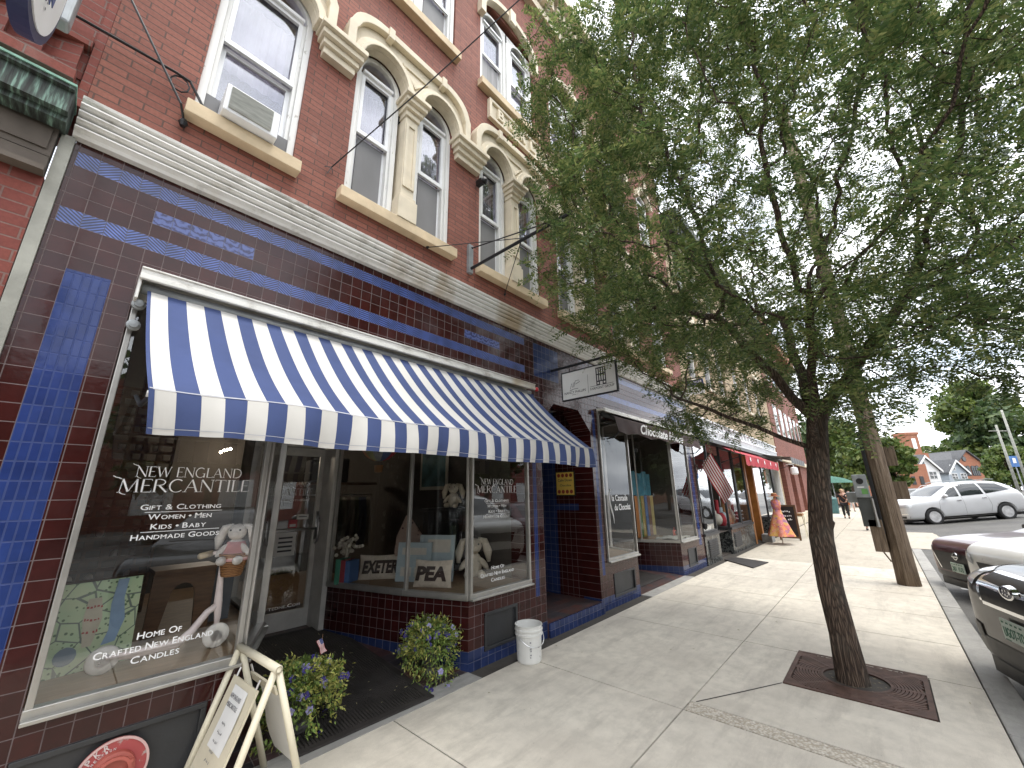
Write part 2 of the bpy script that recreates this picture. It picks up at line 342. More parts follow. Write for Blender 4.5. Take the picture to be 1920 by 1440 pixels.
gx_ = t.math('GREATER_THAN', t.math('ABSOLUTE', fu), .485); c = t.mix(gx_, c, (.05, .05, .09)); t.bump(wv_, .12, .003); M['figured'] = t.done(c, .2)
M['stone'] = pm('cream_stone', (.66, .585, .45), .75, var=.13, scale=3, bump=.15, bscale=60)
M['sill'] = pm('tan_sandstone', (.60, .48, .32), .8, var=.14, scale=4, bump=.2, bscale=50)
# weathered white paint
def wpaint(name, col, under, amt, rough=.55, sc=(1, 1, .35)):
    t = NT(name); v = t.scaled(t.obj(), sc); n = t.noise(22, 6, v, .7); b_ = t.noise(2.5, 4, t.obj())
    f = t.math('ADD', n, t.math('MULTIPLY', t.math('SUBTRACT', b_, .5), .5)); c = t.mix(t.ramp(f, [(amt, (0, 0, 0)), (amt + .06, (1, 1, 1))]), col, under)
    c = t.mix(.3, c, t.ramp(t.noise(6, 4, v), [(.3, (.6, .58, .55)), (.65, (1, 1, 1))]), 'MULTIPLY'); t.bump(n, .15, .004); return t.done(c, rough)
M['white'] = wpaint('peeling_white_paint', (.74, .74, .72), (.40, .38, .34), .64)
M['sash'] = pm('white_vinyl', (.76, .77, .78), .4, var=.05)
t = NT('weathered_cornice'); v = t.scaled(t.obj(), (1, 1, 2)); n = t.noise(5, 7, v, .7)
c = t.ramp(n, [(.30, (.42, .40, .36)), (.46, (.72, .71, .67)), (.75, (.82, .81, .78))])
rs = t.noise(.9, 3, t.scaled(t.obj(), (1, .2, .2))); c = t.mix(t.ramp(rs, [(.57, (0, 0, 0)), (.66, (.7, .7, .7))]), c, (.36, .24, .09)); t.bump(n, .15, .004); M['cornice'] = t.done(c, .5)
M['alu'] = pm('worn_aluminium', (.42, .41, .385), .38, .75, var=.14, scale=5)
M['alu_d'] = pm('dull_bronze_aluminium', (.56, .545, .51), .45, .3, var=.12)
M['steel'] = pm('brushed_steel', (.62, .62, .62), .3, .9, var=.08)
M['black'] = pm('black_paint', (.012, .012, .013), .4, var=.3)
M['char'] = pm('charcoal_panel', (.030, .031, .033), .5, var=.25, scale=3, bump=.1)
M['iron'] = pm('black_iron', (.018, .020, .024), .5, .3)
M['greym'] = pm('grey_painted_metal', (.30, .32, .33), .45, .3)
M['grey_post'] = pm('grey_stone_strip', (.30, .30, .265), .8, var=.25, scale=4, bump=.2)
M['glass'] = glass_mat('shop_glass', refl=1.0, base=.03)
M['glass_c'] = glass_mat('chocolate_shop_glass', refl=.8, base=.02)
M['glass_up'] = glass_mat('upper_window_glass', tint=(.90, .88, .95), refl=1.1, base=.06, wav=.06)
M['glass_d'] = glass_mat('door_glass', refl=1.0, base=.03)
M['screen'] = pm('insect_screen', (.17, .17, .175), .7, var=.2, scale=2, stretch=(1, 1, .3))
M['drape'] = pm('grey_white_curtain', (.30, .295, .30), .8, var=.25, scale=5, stretch=(2, 1, .2))
M['dark'] = pm('dark_interior', (.028, .024, .022), .8)
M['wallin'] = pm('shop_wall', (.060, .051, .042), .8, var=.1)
M['wood'] = pm('shelf_wood', (.12, .062, .028), .5, var=.25, stretch=(1, 1, 8))
M['platform'] = pm('display_board', (.22, .145, .085), .55, var=.2, stretch=(1, 4, 1))
M['letter'] = pm('white_vinyl_letter', (.85, .85, .85), .5, var=.03)
M['gold'] = pm('old_gold_panel', (.30, .20, .08), .5)
# ------------------------------------------------------------------ ground, road, sidewalk, kerb
def smooth(a, b, x): x = min(1, max(0, (x - a) / (b - a))); return x * x * (3 - 2 * x)
def road_z(x, y): return -.13 + smooth(17, 23, x) * min(.45, max(0, .095 * (-1.5 - y))) + smooth(11, 17, x) * .125
t = NT('asphalt'); n = t.noise(180, 3, t.obj()); b_ = t.noise(.7, 6, t.obj()); c = t.mix(.6, t.ramp(n, [(.3, (.055, .054, .052)), (.7, (.13, .127, .12))]), t.ramp(b_, [(.35, (.7, .7, .7)), (.65, (1.5, 1.48, 1.42))]), 'MULTIPLY'); t.bump(n, .5, .006); M['asphalt'] = t.done(c, .85)
def concrete(name, base, dark, rough=.85):
    t = NT(name); o = t.obj(); f = t.noise(240, 3, o); m_ = t.noise(7, 7, o, .65); g = t.noise(.9, 6, o, .6); st = t.noise(3, 6, t.scaled(o, (.35, 1.6, 1)), .7)
    c = t.ramp(m_, [(.3, tuple(x * .80 for x in base)), (.55, base), (.75, tuple(min(1, x * 1.10) for x in base))])
    c = t.mix(t.ramp(g, [(.42, (0, 0, 0)), (.68, (.75, .75, .75))]), c, dark)
    c = t.mix(t.ramp(st, [(.50, (0, 0, 0)), (.70, (.55, .55, .55))]), c, tuple(x * .72 for x in dark))
    sp = t.noise(38, 2, o); c = t.mix(t.ramp(sp, [(.74, (0, 0, 0)), (.77, (.8, .8, .8))]), c, tuple(x * .3 for x in dark))
    c = t.mix(.35, c, t.ramp(f, [(.3, (.55, .55, .55)), (.65, (1.05, 1.05, 1.05))]), 'MULTIPLY'); t.bump(t.math('ADD', f, m_), .35, .004); return t.done(c, rough)
M['conc'] = concrete('sidewalk_concrete', (.66, .61, .52), (.50, .455, .39))
M['conc_b'] = concrete('far_concrete_darkened', (.50, .455, .375), (.42, .38, .315))  # slabs further along, darkened in colour against the brighter light there
t = NT('exposed_aggregate'); vv = t.n('TexVoronoi'); vv.inputs['Scale'].default_value = 55; t.l(t.obj(), vv.inputs['Vector']); hs_ = t.n('SeparateXYZ'); t.l(vv.outputs['Color'], hs_.inputs[0]); c = t.mix(1, t.ramp(vv.outputs['Distance'], [(.3, (1, 1, 1)), (.65, (.7, .67, .63))]), t.ramp(hs_.outputs[0], [(0, (.60, .555, .475)), (.6, (.55, .505, .43)), (.9, (.44, .40, .34)), (1, (.64, .61, .54))]), 'MULTIPLY'); t.bump(vv.outputs['Distance'], -.6, .006); M['aggr'] = t.done(c, .9)
M['kerb'] = concrete('granite_kerb', (.37, .36, .335), (.26, .255, .245))
M['joint'] = pm('joint_dirt', (.055, .048, .040), .95)
M['markw'] = pm('road_paint', (.55, .55, .53), .7, var=.3, scale=14)
g = MB(); g.box(-300, 400, -300, 300, -.6, -.5); struct('ground', g, M['asphalt'])
g = MB(); xs = [-60, -20, -5] + [i for i in range(0, 48, 1)] + [55, 80, 130, 220]; ys = [-160, -90, -50, -30] + [-26 + i for i in range(26)] + [-.42]
g.grid([[(x, y, road_z(x, y)) for y in ys] for x in xs]); struct('road', g, M['asphalt'], smooth=True)
sw = MB(); YI = [-.33, 1.495, 3.13]; sw_x = [-12, -9.5, -7, -4.5, -2.2, -.6, .72, 2.06, 3.64, 3.81, 5.59, 6.84, 8.13, 9.55, 10.9, 12.2, 13.5, 15, 16.5, 18, 19.5, 21, 23, 25, 27, 29, 31, 34, 37, 40, 44, 48, 55]
for i in range(len(sw_x) - 1):
    a, b = sw_x[i] + .006, sw_x[i + 1] - .006; mi = 1 if abs(sw_x[i] - 3.64) < .01 else (2 if sw_x[i] > 11 else 0)
    for y0, y1 in ((YI[0], YI[1]), (YI[1], YI[2])):
        if y0 > 0 and mi == 1: continue
        if y0 > 0 and abs(sw_x[i] - 3.81) < .01: a = 3.646
        if mi == 0 and 4 < (a + b) / 2 < 5.7 and y0 < 0: # around the tree pit: four pieces
            for q in ((a, 4.65, y0 + .004, y1 - .004), (5.66, b + 0.07, y0 + .004, -.0), (4.65, 5.66, y0 + .004, .0), (4.65, 5.66, .985, y1 - .004)): 
                if q[1] - q[0] > .01: sw.box(q[0], min(q[1], b), q[2], q[3], -.12, 0, 0)
            continue
        sw.box(a, b, y0 + .006, y1 - .006, -.12, 0, mi)
sw.box(-12, 55, -.326, 3.6, -.16, -.012, 3)
for k in range(6): sw.box(27 + 2 * k, 29 + 2 * k - .02, 3.14, 6.5, -.1, -.002, 2)
ck = MB(); ck.add([(3.83, 1.46, .0015), (4.25, 1.22, .0015), (4.66, .99, .0015), (4.655, .978, .0015), (4.245, 1.205, .0015), (3.825, 1.448, .0015)], [(0, 1, 4, 5), (1, 2, 3, 4)]); sw.add(ck.v, ck.f, 3)
struct('sidewalk', sw, [M['conc'], M['aggr'], M['conc_b'], M['joint']])
kb = MB(); kx = [-12, -9, -6.3, -3.4, -1, 1.6, 3.5, 4.75, 6.95, 8.9, 10.6, 12.4, 14.6, 16.6]
for i in range(len(kx) - 1): kb.box(kx[i] + .004, kx[i + 1] - .004, -.53, -.334, -.3, .004 if i % 2 else .0)
struct('kerb', kb, M['kerb'], bevel=.012)
cw = MB(); cw.box(16.6, 22.5, -14, -.34, -.04, .002)   # crosswalk ramp
struct('pavement', cw, M['conc_b'])
rm = MB()
for k in range(5):
    x0 = 4.0 + k * 2.45; d = Vector((.22, -.97)).normalized(); n_ = Vector((-d.y, d.x)) * .05
    p = [Vector((x0, -.75)) + n_, Vector((x0, -.75)) - n_, Vector((x0, -.75)) + d * 4.8 - n_, Vector((x0, -.75)) + d * 4.8 + n_]
    rm.add([(q.x, q.y, road_z(q.x, q.y) + .005) for q in p], [(0, 1, 2, 3)])
struct('road_markings', rm, M['markw'])
# ------------------------------------------------------------------ the tiled brick block
Y = 3.32
BL = thing('brick_building', 'three storey red brick block with maroon tiled shopfronts and cream arched window heads', 'building', (0, Y, 0))
WC = [1.95 + 1.805 * k for k in range(4)]                         # centres of the paired windows
op = [(.13, .84)] + [(c - .65, c + .65) for c in WC] + [(8.75, 9.47)]
w = MB(); X0, X1 = -.36, 10.42; YF, YB = Y + .005, Y + .36
for za, zb, cut in ((4.06, 4.51, 0), (4.51, 6.62, 1), (6.62, 7.70, 0), (7.70, 9.6, 1), (9.6, 11.4, 0)):
    if not cut: w.box(X0, X1, YF, YB, za, zb)
    else:
        e = [X0] + [q for o_ in op for q in o_] + [X1]
        for i in range(0, len(e), 2): w.box(e[i], e[i + 1], YF, YB, za, zb)
w.build('brick_wall', [M['brick']], BL)
w = MB(); w.box(X0, X1, YB + .9, YB + 1.0, 4.2, 11.3); w.box(X0, X1, YB + .01, YB + 8, 11.4, 11.5); w.box(X0, X0 + .1, YB + 1.0, YB + 8, 4.2, 11.4); w.box(X1 - .1, X1, YB + 1.0, YB + 8, 3.3, 11.4); w.box(X0 + .1, X1 - .1, YB, YB + .9, 4.06, 4.1)
w.build('inner_wall', M['dark'], BL)
w = MB()
for i in range(50): w.box(X0 + .02 + i * .215, X0 + .12 + i * .215, Y - .25, Y + .02, 11.15, 11.5)
w.box(X0, X1, Y - .4, Y + .3, 11.5, 11.75); w.box(X0, X1, Y - .12, Y + .02, 10.9, 11.1); w.build('roof_cornice', M['stone'], BL)
# fluted cornice over the shopfronts
prof = [(3.33, 3.835), (3.275, 3.84), (3.262, 3.86)]
for k in range(4):
    z0 = 3.865 + k * .046; y0 = 3.262 - k * .016
    prof += [(y0 - .010, z0 + .004), (y0 - .026, z0 + .017), (y0 - .026, z0 + .027), (y0 - .010, z0 + .038), (y0 + .012, z0 + .042)]
prof += [(3.19, 4.06), (3.185, 4.078), (3.20, 4.085), (3.33, 4.12), (3.33, 3.835)]
w = MB(); n = len(prof); v = [(x, y, z) for x in (X0, X1) for y, z in prof]
w.add(v, [(i, i + 1, n + i + 1, n + i) for i in range(n - 1)] + [tuple(range(n - 1)), tuple(range(n, 2 * n - 1))]); w.build('cornice', M['cornice'], BL)
# -- upper windows
def ell(cx, z0, a, b, n=14): return [(cx - a * math.cos(math.pi * i / n), z0 + b * math.sin(math.pi * i / n)) for i in range(n + 1)]
def sash_window(cxs, hw, z0, zs, rise, upper, ac=False, kind=0):
    """one frame with one or two arched lights"""
    w = MB(); fy0, fy1 = Y + .03, Y + .16; xa, xb = cxs[0] - hw, cxs[-1] + hw
    for cx in cxs:
        for s_ in (-1, 1):
            xe = cx + s_ * hw; w.box(min(xe, xe - s_ * .055), max(xe, xe - s_ * .055), fy0, fy1, z0, zs + .02)
            xe2 = cx + s_ * (hw - .055); w.box(min(xe2, xe2 - s_ * .03), max(xe2, xe2 - s_ * .03), fy0 + .03, fy1, z0, zs)
        w.ribbon(ell(cx, zs, hw, rise), ell(cx, zs, hw - .06, rise - .05), XZ(fy0 + .001), (0, .13, 0))
    if len(cxs) == 2 and upper: w.box(cxs[0] + hw, cxs[1] - hw, fy0 - .03, fy1, z0, zs + .05)
    if upper:                                                      # wooden head: spandrel between and around the arches
        zt = zs + rise + .02
        for cx in cxs:
            po = ell(cx, zs, hw, rise); w.prism([(cx - hw - .06, zs + .05)] + po[1:-1] + [(cx + hw + .06, zs + .05), (cx + hw + .06, zt), (cx - hw - .06, zt)], XZ(fy0 + .02), (0, .06, 0))
    o = w.build('window', M['white'], BL, bevel=.004)
    zm = (z0 + zs) / 2 + .04
    for i, cx in enumerate(cxs):
        s_ = MB(); gy = Y + .10; h2 = hw - .085
        for za, zb, dy in ((z0 + .01, zm, 0), (zm - .01, zs, -.03)):
            y0 = gy + dy - (.03 if za > z0 + .1 else 0) + .02
            s_.box(cx - h2, cx - h2 + .035, y0, y0 + .03, za, zb); s_.box(cx + h2 - .035, cx + h2, y0, y0 + .03, za, zb); s_.box(cx - h2 + .035, cx + h2 - .035, y0, y0 + .03, zb - .04, zb); s_.box(cx - h2 + .035, cx + h2 - .035, y0, y0 + .03, za, za + .05)
        s_.box(cx - h2, cx + h2, gy - .07, gy - .03, zs, zs + .035)
        s_.build('sash', M['sash'], o)
        p = MB(); p.box(cx - h2 + .03, cx + h2 - .03, gy + .035, gy + .04, z0 + .04, zm - .02); p.box(cx - h2 + .03, cx + h2 - .03, gy + .0, gy + .005, zm + .01, zs - .02)
        p.prism(ell(cx, zs + .02, hw - .05, rise - .05), XZ(gy - .02), (0, .005, 0)); p.build('pane', M['glass_up'], o)
        c_ = MB()
        if not (ac or (upper and (i + kind) % 2)):
            c_.box(cx - h2 + .035, cx + h2 - .035, gy + .005, gy + .008, z0 + .06, zm - .03); c_.build('insect_screen', M['screen'] if not upper or i else M['drape'], o)
        c_ = MB(); ztop = zs - .01; zlo = zm - .1 if (ac or kind % 3 == 1) else z0 + .3
        n = 14; c_.grid([[(cx - hw + .06 + (2 * hw - .12) * j / n, gy + .14 + .02 * (j % 2), z) for j in range(n + 1)] for z in (zlo, ztop)]); c_.build('curtain', M['drape'], o)
    return o
def impost(w, x0, x1, z0, z1, y):                                 # moulded cap
    h = z1 - z0
    for a, b, p in ((0, .3, .05), (.3, .55, .085), (.55, .8, .13), (.8, 1, .17)): w.box(x0 + (.17 - p) * .6, x1 - (.17 - p) * .6, y - p, y + .1, z0 + a * h, z0 + b * h)
def stone_head(cxs, hw, zs, rise, half, zsh, ztop, o):
    cx = sum(cxs) / len(cxs); s = MB()
    # plate behind: outline and arch cut-outs
    sh = half * .55
    out = [(cx - half, zs), (cx - half, zsh - .04), (cx - half + .02, zsh)] + [(cx - half + .03 + (half - sh) * (1 - math.cos(R(90) * i / 8)), zsh + (ztop - zsh) * math.sin(R(90) * i / 8)) for i in range(1, 9)]
    outR = [(2 * cx - a, b) for a, b in out[::-1]]
    inner = []
    for c in cxs[::-1]: inner += ell(c, zs, hw, rise)[::-1]
    s.prism(out + outR + inner, XZ(Y - .085), (0, .10, 0))
    full = out + outR; ins = []
    for a, b in full:
        k = .085; f_ = (half - k) / half; ins.append((cx + (a - cx) * f_, b if b <= zs + .001 else zs + (b - zs) * (ztop - zs - k) / (ztop - zs)))
    s.ribbon(full, ins, XZ(Y - .155), (0, .07, 0))
    for c in cxs: s.ribbon(ell(c, zs, hw + .10, rise + .09), ell(c, zs, hw + .002, rise + .002), XZ(Y - .125), (0, .04, 0)); s.ribbon(ell(c, zs, hw + .045, rise + .04), ell(c, zs, hw + .003, rise + .003), XZ(Y - .15), (0, .025, 0))
    for dx in ((-.20, .20) if len(cxs) == 2 else (0,)): s.box(cx + dx * 1.9 - .035, cx + dx * 1.9 + .035, Y - .175, Y - .08, ztop - .13, ztop + .025)
    if len(cxs) == 2:                                             # sunk triangle between the arches
        zt = zs + rise + .10; s.ribbon([(cx - .19, zt), (cx + .19, zt), (cx, zt - .24), (cx - .19, zt)], [(cx - .155, zt - .022), (cx + .155, zt - .022), (cx, zt - .195), (cx - .155, zt - .022)], XZ(Y - .105), (0, .02, 0))
    s.build('window_head', M['stone'], o, bevel=.006)
def pilaster(cx, z0, z1, o):
    p = MB(); p.box(cx - .115, cx + .115, Y - .11, Y + .14, z0, z0 + .26); p.box(cx - .10, cx + .10, Y - .095, Y + .14, z0 + .26, z0 + .31)
    p.box(cx - .08, cx + .08, Y - .075, Y + .14, z0 + .31, z1)
    for s_ in (-1, 1): p.box(cx + s_ * .055 - .018, cx + s_ * .055 + .018, Y - .092, Y - .074, z0 + .42, z1 - .1)
    p.box(cx - .037, cx + .037, Y - .092, Y - .074, z0 + .42, z0 + .45); p.box(cx - .037, cx + .037, Y - .092, Y - .074, z1 - .13, z1 - .1)
    impost(p, cx - .165, cx + .165, z1, z1 + .24, Y - .05); p.box(cx - .09, cx + .09, Y - .085, Y + .14, z1 + .24, z1 + .38); p.build('pilaster', M['stone'], o, bevel=.004)
def sillb(x0, x1, z0, z1, o): s = MB(); s.box(x0, x1, Y - .10, Y + .10, z0, z1); s.build('sill', M['sill'], o, bevel=.006)
wins = []
o = sash_window([.485], .355, 4.51, 6.20, .32, False, ac=True); sillb(.087, .885, 4.395, 4.51, o); stone_head([.485], .335, 6.16, .30, .50, 6.53, 6.80, o)
for k, c in enumerate(WC):
    o = sash_window([c - .385, c + .385], .265, 4.51, 6.20, .29, False, kind=k); sillb(c - .71, c + .71, 4.395, 4.51, o)
    stone_head([c - .385, c + .385], .275, 6.18, .31, .845, 6.53, 6.82, o); pilaster(c, 4.51, 5.90, o)
o = sash_window([9.11], .355, 4.51, 6.20, .32, False, kind=2); sillb(8.71, 9.51, 4.395, 4.51, o); stone_head([9.11], .335, 6.16, .30, .50, 6.53, 6.80, o)
e = [.885] + [q for c in WC for q in (c - .66, c + .66)] + [8.71]
for i in range(0, len(e), 2): w = MB(); impost(w, e[i] - .03, e[i + 1] + .03, 5.90, 6.18, Y - .02); w.build('impost_block', M['stone'], BL, bevel=.004)
for k, c in enumerate([.485] + WC + [9.11]):
    pr = 0 < k < 5; cs = [c - .34, c + .34] if pr else [c]
    o = sash_window(cs, .30, 7.70, 9.15, .30, True, kind=k); hh = .70 if pr else .40; sillb(c - hh, c + hh, 7.57, 7.70, o)
    s = MB()
    if pr: s.ribbon([(c - .72, 9.1), (c - .72, 9.3)] + ell(c, 9.3, .72, .50)[1:-1] + [(c + .72, 9.3), (c + .72, 9.1)], [(c - .62, 9.1), (c - .62, 9.3)] + ell(c, 9.3, .62, .40)[1:-1] + [(c + .62, 9.3), (c + .62, 9.1)], XZ(Y - .10), (0, .104, 0))
    else: s.ribbon(ell(c, 9.15, .47, .45), ell(c, 9.15, .36, .34), XZ(Y - .1), (0, .104, 0))
    s.box(c - .07, c + .07, Y - .14, Y - .09, 9.55, 9.85); s.build('window_head', M['stone'], o)
# name plaque
p = MB(); p.box(3.26, 6.14, Y - .02, Y + .02, 7.13, 7.50)
for a in ((3.26, 6.14, 7.13, 7.18), (3.26, 6.14, 7.45, 7.50), (3.26, 3.31, 7.18, 7.45), (6.09, 6.14, 7.18, 7.45)): p.box(a[0], a[1], Y - .055, Y - .02, a[2], a[3])
pq = p.build('name_plaque', M['stone'], BL, bevel=.004)
l_ = MB()
for i, ch in enumerate('BURLINGAME'): add_text(l_, ch, (3.50 + i * .258, Y - .045, 7.222), (1, 0, 0), (0, 0, 1), .185, None if ch == 'I' else .135, bold=.02, depth=.024)
l_.build('lettering', M['stone'], pq)
# -- tiled ground floor
tl = MB(); yb = Y + .3
def tz(x0, x1, z0, z1, mi=0, y=Y, b=yb): tl.box(x0, x1, y, b, z0, z1, mi)
# sign band rows, each tile row its own strip so no faces overlap
def band(x0, x1, rows):
    z = 3.87
    for mi, segs in rows:
        for a, b, m_ in segs: tz(a, b, z - .1, z, m_)
        z -= .1
full = lambda m_=0: [(-.34, 10.42, m_)]
band(0, 0, [(0, full()), (1, [(-.34, -.32, 0), (-.32, 3.98, 1), (3.98, 4.18, 0), (4.18, 4.78, 2), (4.78, 5.78, 0), (5.78, 10.18, 1), (10.18, 10.42, 0)]),
 (0, [(-.34, 4.18, 0), (4.18, 4.78, 2), (4.78, 10.42, 0)]), (0, [(-.34, .08, 0), (.08, .68, 4), (.68, 2.88, 0), (2.88, 3.48, 4), (3.48, 4.18, 0), (4.18, 4.78, 2), (4.78, 10.42, 0)]),
 (0, [(-.34, 4.18, 0), (4.18, 4.78, 2), (4.78, 10.42, 0)]), (1, [(-.34, -.32, 0), (-.32, 3.98, 1), (3.98, 4.18, 0), (4.18, 4.78, 2), (4.78, 5.78, 0), (5.78, 10.18, 1), (10.18, 10.42, 0)]),
 (0, full()), (0, full())])
def pier(x0, x1, strip=None, zt=3.07):
    if strip:
        a, b, m_ = strip; tz(x0, a, .17, zt); tz(b, x1, .17, zt); tz(a, b, .47, 2.99, m_); tz(a, b, 2.99, zt); tz(a, b, .17, .47)
    else: tz(x0, x1, .17, zt)
    tz(x0, x1, -.1, .17, 2)
pier(-.34, .085, (-.22, -.03, 3)); pier(3.985, 4.29, (4.09, 4.16, 3)); pier(5.60, 5.845, (5.68, 5.76, 3)); pier(9.945, 10.42, (10.08, 10.26, 3))
tl.prism([(4.29, 2.62), (4.62, 2.93), (5.27, 2.93), (5.60, 2.62), (5.60, 3.07), (4.29, 3.07)], XZ(Y), (0, .3, 0), 0)
tl.box(.085, 3.985, Y + .02, yb, 2.99, 3.07, 0); tl.box(5.845, 9.945, Y + .02, yb, 2.99, 3.07, 0)
def under(x0, x1, pan):                                            # wall under a window with a black panel set in
    z1 = .625; a, b, c, d = pan
    tz(x0, x1, d, z1); tz(x0, a, .17, d); tz(b, x1, .17, d)
    tz(x0, a, -.1, .17, 2); tz(b, x1, -.1, .17, 2); tz(a, b, -.1, c, 2); 
    if c < .17: pass
def panel(a, b, c, d, lab=None):
    p = MB(); p.box(a, b, Y + .015, Y + .25, c, d)
    for q in ((a, b, c, c + .03), (a, b, d - .03, d), (a, a + .03, c + .03, d - .03), (b - .03, b, c + .03, d - .03)): p.box(q[0], q[1], Y - .012, Y + .015, q[2], q[3])
    p.build('hatch_panel', M['char'], BL, bevel=.004)
under(.085, 1.0, (.085 + .0, .86, .10, .47)); panel(.087, .858, .10, .47)
under(3.0, 3.985, (3.22, 3.74, .12, .47)); panel(3.222, 3.738, .12, .47)
under(5.845, 6.88, (6.0, 6.72, .12, .45)); panel(6.002, 6.718, .12, .45)
under(8.92, 9.945, (9.28, 9.82, .12, .47)); panel(9.282, 9.818, .12, .47)
tl.build('tile_front', [M['tile'], M['zig'], M['tblue'], M['tstrip'], M['figured']], BL)
w = MB(); w.box(-.365, -.345, Y - .02, Y + .2, -.1, 3.84); w.box(-.40, -.342, Y - .03, Y + .02, -.1, 3.83)
w.build('corner_strip', M['grey_post'], BL)
# recess and side walls under the returning glass
def wallseg(mb, p, q, z0, z1, th, mi=0):
    p = Vector(p); q = Vector(q); d = (q - p).normalized(); n_ = Vector((-d.y, d.x)) * th
    mb.prism([tuple(p), tuple(q), tuple(q + n_), tuple(p + n_)], lambda a, b: (a, b, z0), (0, 0, z1 - z0), mi)
def shop(x0, wl, xr, wr, xend, letters, nm):
    """angled shop entrance: left bay x0..x0+wl, right bay xr..xr+wr"""
    a = x0 + wl
    Lp = [(a, Y), (a + .32, 4.0), (a + .42, 5.2)]; Rp = [(xr, Y), (xr - .28, 4.05), (xr - .60, 5.2)]
    s = MB()
    for pts_, th_ in ((Lp, .04), (Rp, -.04)):
        s = MB()
        for i in range(2): wallseg(s, pts_[i], pts_[i + 1], .17, .63, th_, 0); wallseg(s, pts_[i], pts_[i + 1], -.1, .17, th_, 1)
        s.build('recess_base', [M['tile_y'], M['tblue_y']], BL)
    fl = MB(); fl.add([(a, Y + .0, .0), (xr, Y + .0, .0), (xr, 3.6, .04), (a, 3.6, .04), (xr, 6.4, .22), (a, 6.4, .22)], [(0, 1, 2, 3), (3, 2, 4, 5)]); fl.box(a, xr, Y - .2, Y, -.1, .004, 1); fl.build('entry_floor', [M['floor_tile'], M['kerb']], BL)
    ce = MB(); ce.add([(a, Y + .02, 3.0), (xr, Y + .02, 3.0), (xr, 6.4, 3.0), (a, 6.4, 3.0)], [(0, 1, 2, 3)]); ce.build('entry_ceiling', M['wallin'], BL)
    # windows: frame + pane (+ lettering)
    def dw(pts, z0, z1, mid=False):
        f = MB(); pn = MB()
        for i in range(len(pts) - 1):
            p, q = Vector(pts[i]), Vector(pts[i + 1]); d = (q - p).normalized(); n_ = Vector((d.y, -d.x)); P = lambda s_, o_, z: (p.x + d.x * s_ + n_.x * o_, p.y + d.y * s_ + n_.y * o_, z)
            l = (q - p).length; f.obox(P(l / 2, 0, z0 + .03), (d.x, d.y, 0), (n_.x, n_.y, 0), (0, 0, 1), l, .06, .05); f.obox(P(l / 2, .0, z1 - .025), (d.x, d.y, 0), (n_.x, n_.y, 0), (0, 0, 1), l, .05, .05)
            f.obox(P(l / 2, .02, z0 + .005), (d.x, d.y, 0), (n_.x, n_.y, 0), (0, 0, 1), l, .09, .02)
            for s_ in ((.02, l - .02) if i == 0 else (l - .02,)): f.obox(P(s_, 0, (z0 + z1) / 2), (d.x, d.y, 0), (n_.x, n_.y, 0), (0, 0, 1), .030, .052, z1 - z0 - .02)
            pn.add([P(.03, 0, z0 + .05), P(l - .03, 0, z0 + .05), P(l - .03, 0, z1 - .04), P(.03, 0, z1 - .04)], [(0, 1, 2, 3)])
        o = f.build('display_window', M['alu'], BL, bevel=.004); pn.build('pane', M['glass' if nm == 'm' else 'glass_c'], o, fix=False); return o
    o1 = dw([(x0, Y), (a, Y)], .63, 3.0); dw(Lp, .63, 3.0); dw(Rp, .63, 3.0); o2 = dw([(xr, Y), (xr + wr, Y)], .63, 3.0)
    # door wall
    d0, d1, dy = a + .50, xr - .62, 5.55; z0 = .165
    f = MB(); f.box(a + .40, d0, dy - .05, dy + .05, z0 - .1, 3.0); f.box(d1, xr - .58, dy - .05, dy + .05, z0 - .1, 3.0); f.box(d0, d1, dy - .05, dy + .05, 2.30, 2.38); f.box(a + .40, a + .48, 5.2, dy, z0 - .1, 3.0); f.box(xr - .66, xr - .58, 5.2, dy, z0 - .1, 3.0); f.build('door_frame', M['alu_d'], BL, bevel=.004)
    f = MB(); f.box(d0, d1, dy, dy + .005, 2.38, 3.0); f.build('transom_pane', M['glass_d'], BL)
    d = MB(); dz1 = 2.29
    for q in ((d0 + .01, d0 + .09, z0, dz1), (d1 - .09, d1 - .01, z0, dz1), (d0 + .09, d1 - .09, dz1 - .10, dz1), (d0 + .09, d1 - .09, z0, z0 + .20)): d.box(q[0], q[1], dy - .022, dy + .022, q[2], q[3])
    do = d.build('shop_door', M['alu_d'], BL, bevel=.003); g_ = MB(); g_.box(d0 + .08, d1 - .08, dy - .003, dy + .003, z0 + .19, dz1 - .09); g_.build('pane', M['glass_d'], do)
    h = MB(); h.tube([(d1 - .05, dy - .03, 1.10), (d1 - .05, dy - .08, 1.13), (d1 - .05, dy - .08, 1.42), (d1 - .05, dy - .03, 1.45)], .012, 8); h.obox((d1 - .05, dy - .026, 1.32), (1, 0, 0), (0, 1, 0), (0, 0, 1), .045, .01, .34); h.tube([(d0 + .05, dy - .04, 1.28), (d1 - .05, dy - .04, 1.28)], .015, 8); h.build('handle', M['steel'], do, smooth=True)
    # inside
    r = MB(); xl, xrr, yk = x0 - .05, xr + wr + .02, 9.2
    r.box(xl - .05, xl, Y + .06, yk, .0, 3.2); r.box(xrr, xrr + .05, Y + .06, yk, 0, 3.2); r.box(xl, xrr, yk, yk + .05, 0, 3.2); r.box(xl, xrr, 6.45, yk, .16, .2, 1)
    r.add([(xl, Y + .05, 3.05), (xrr, Y + .05, 3.05), (xrr, yk, 3.05), (xl, yk, 3.05)], [(0, 1, 2, 3)], 2); r.build('shop_interior', [M['wallin'], M['platform'], M['wallin']], BL, fix=False)
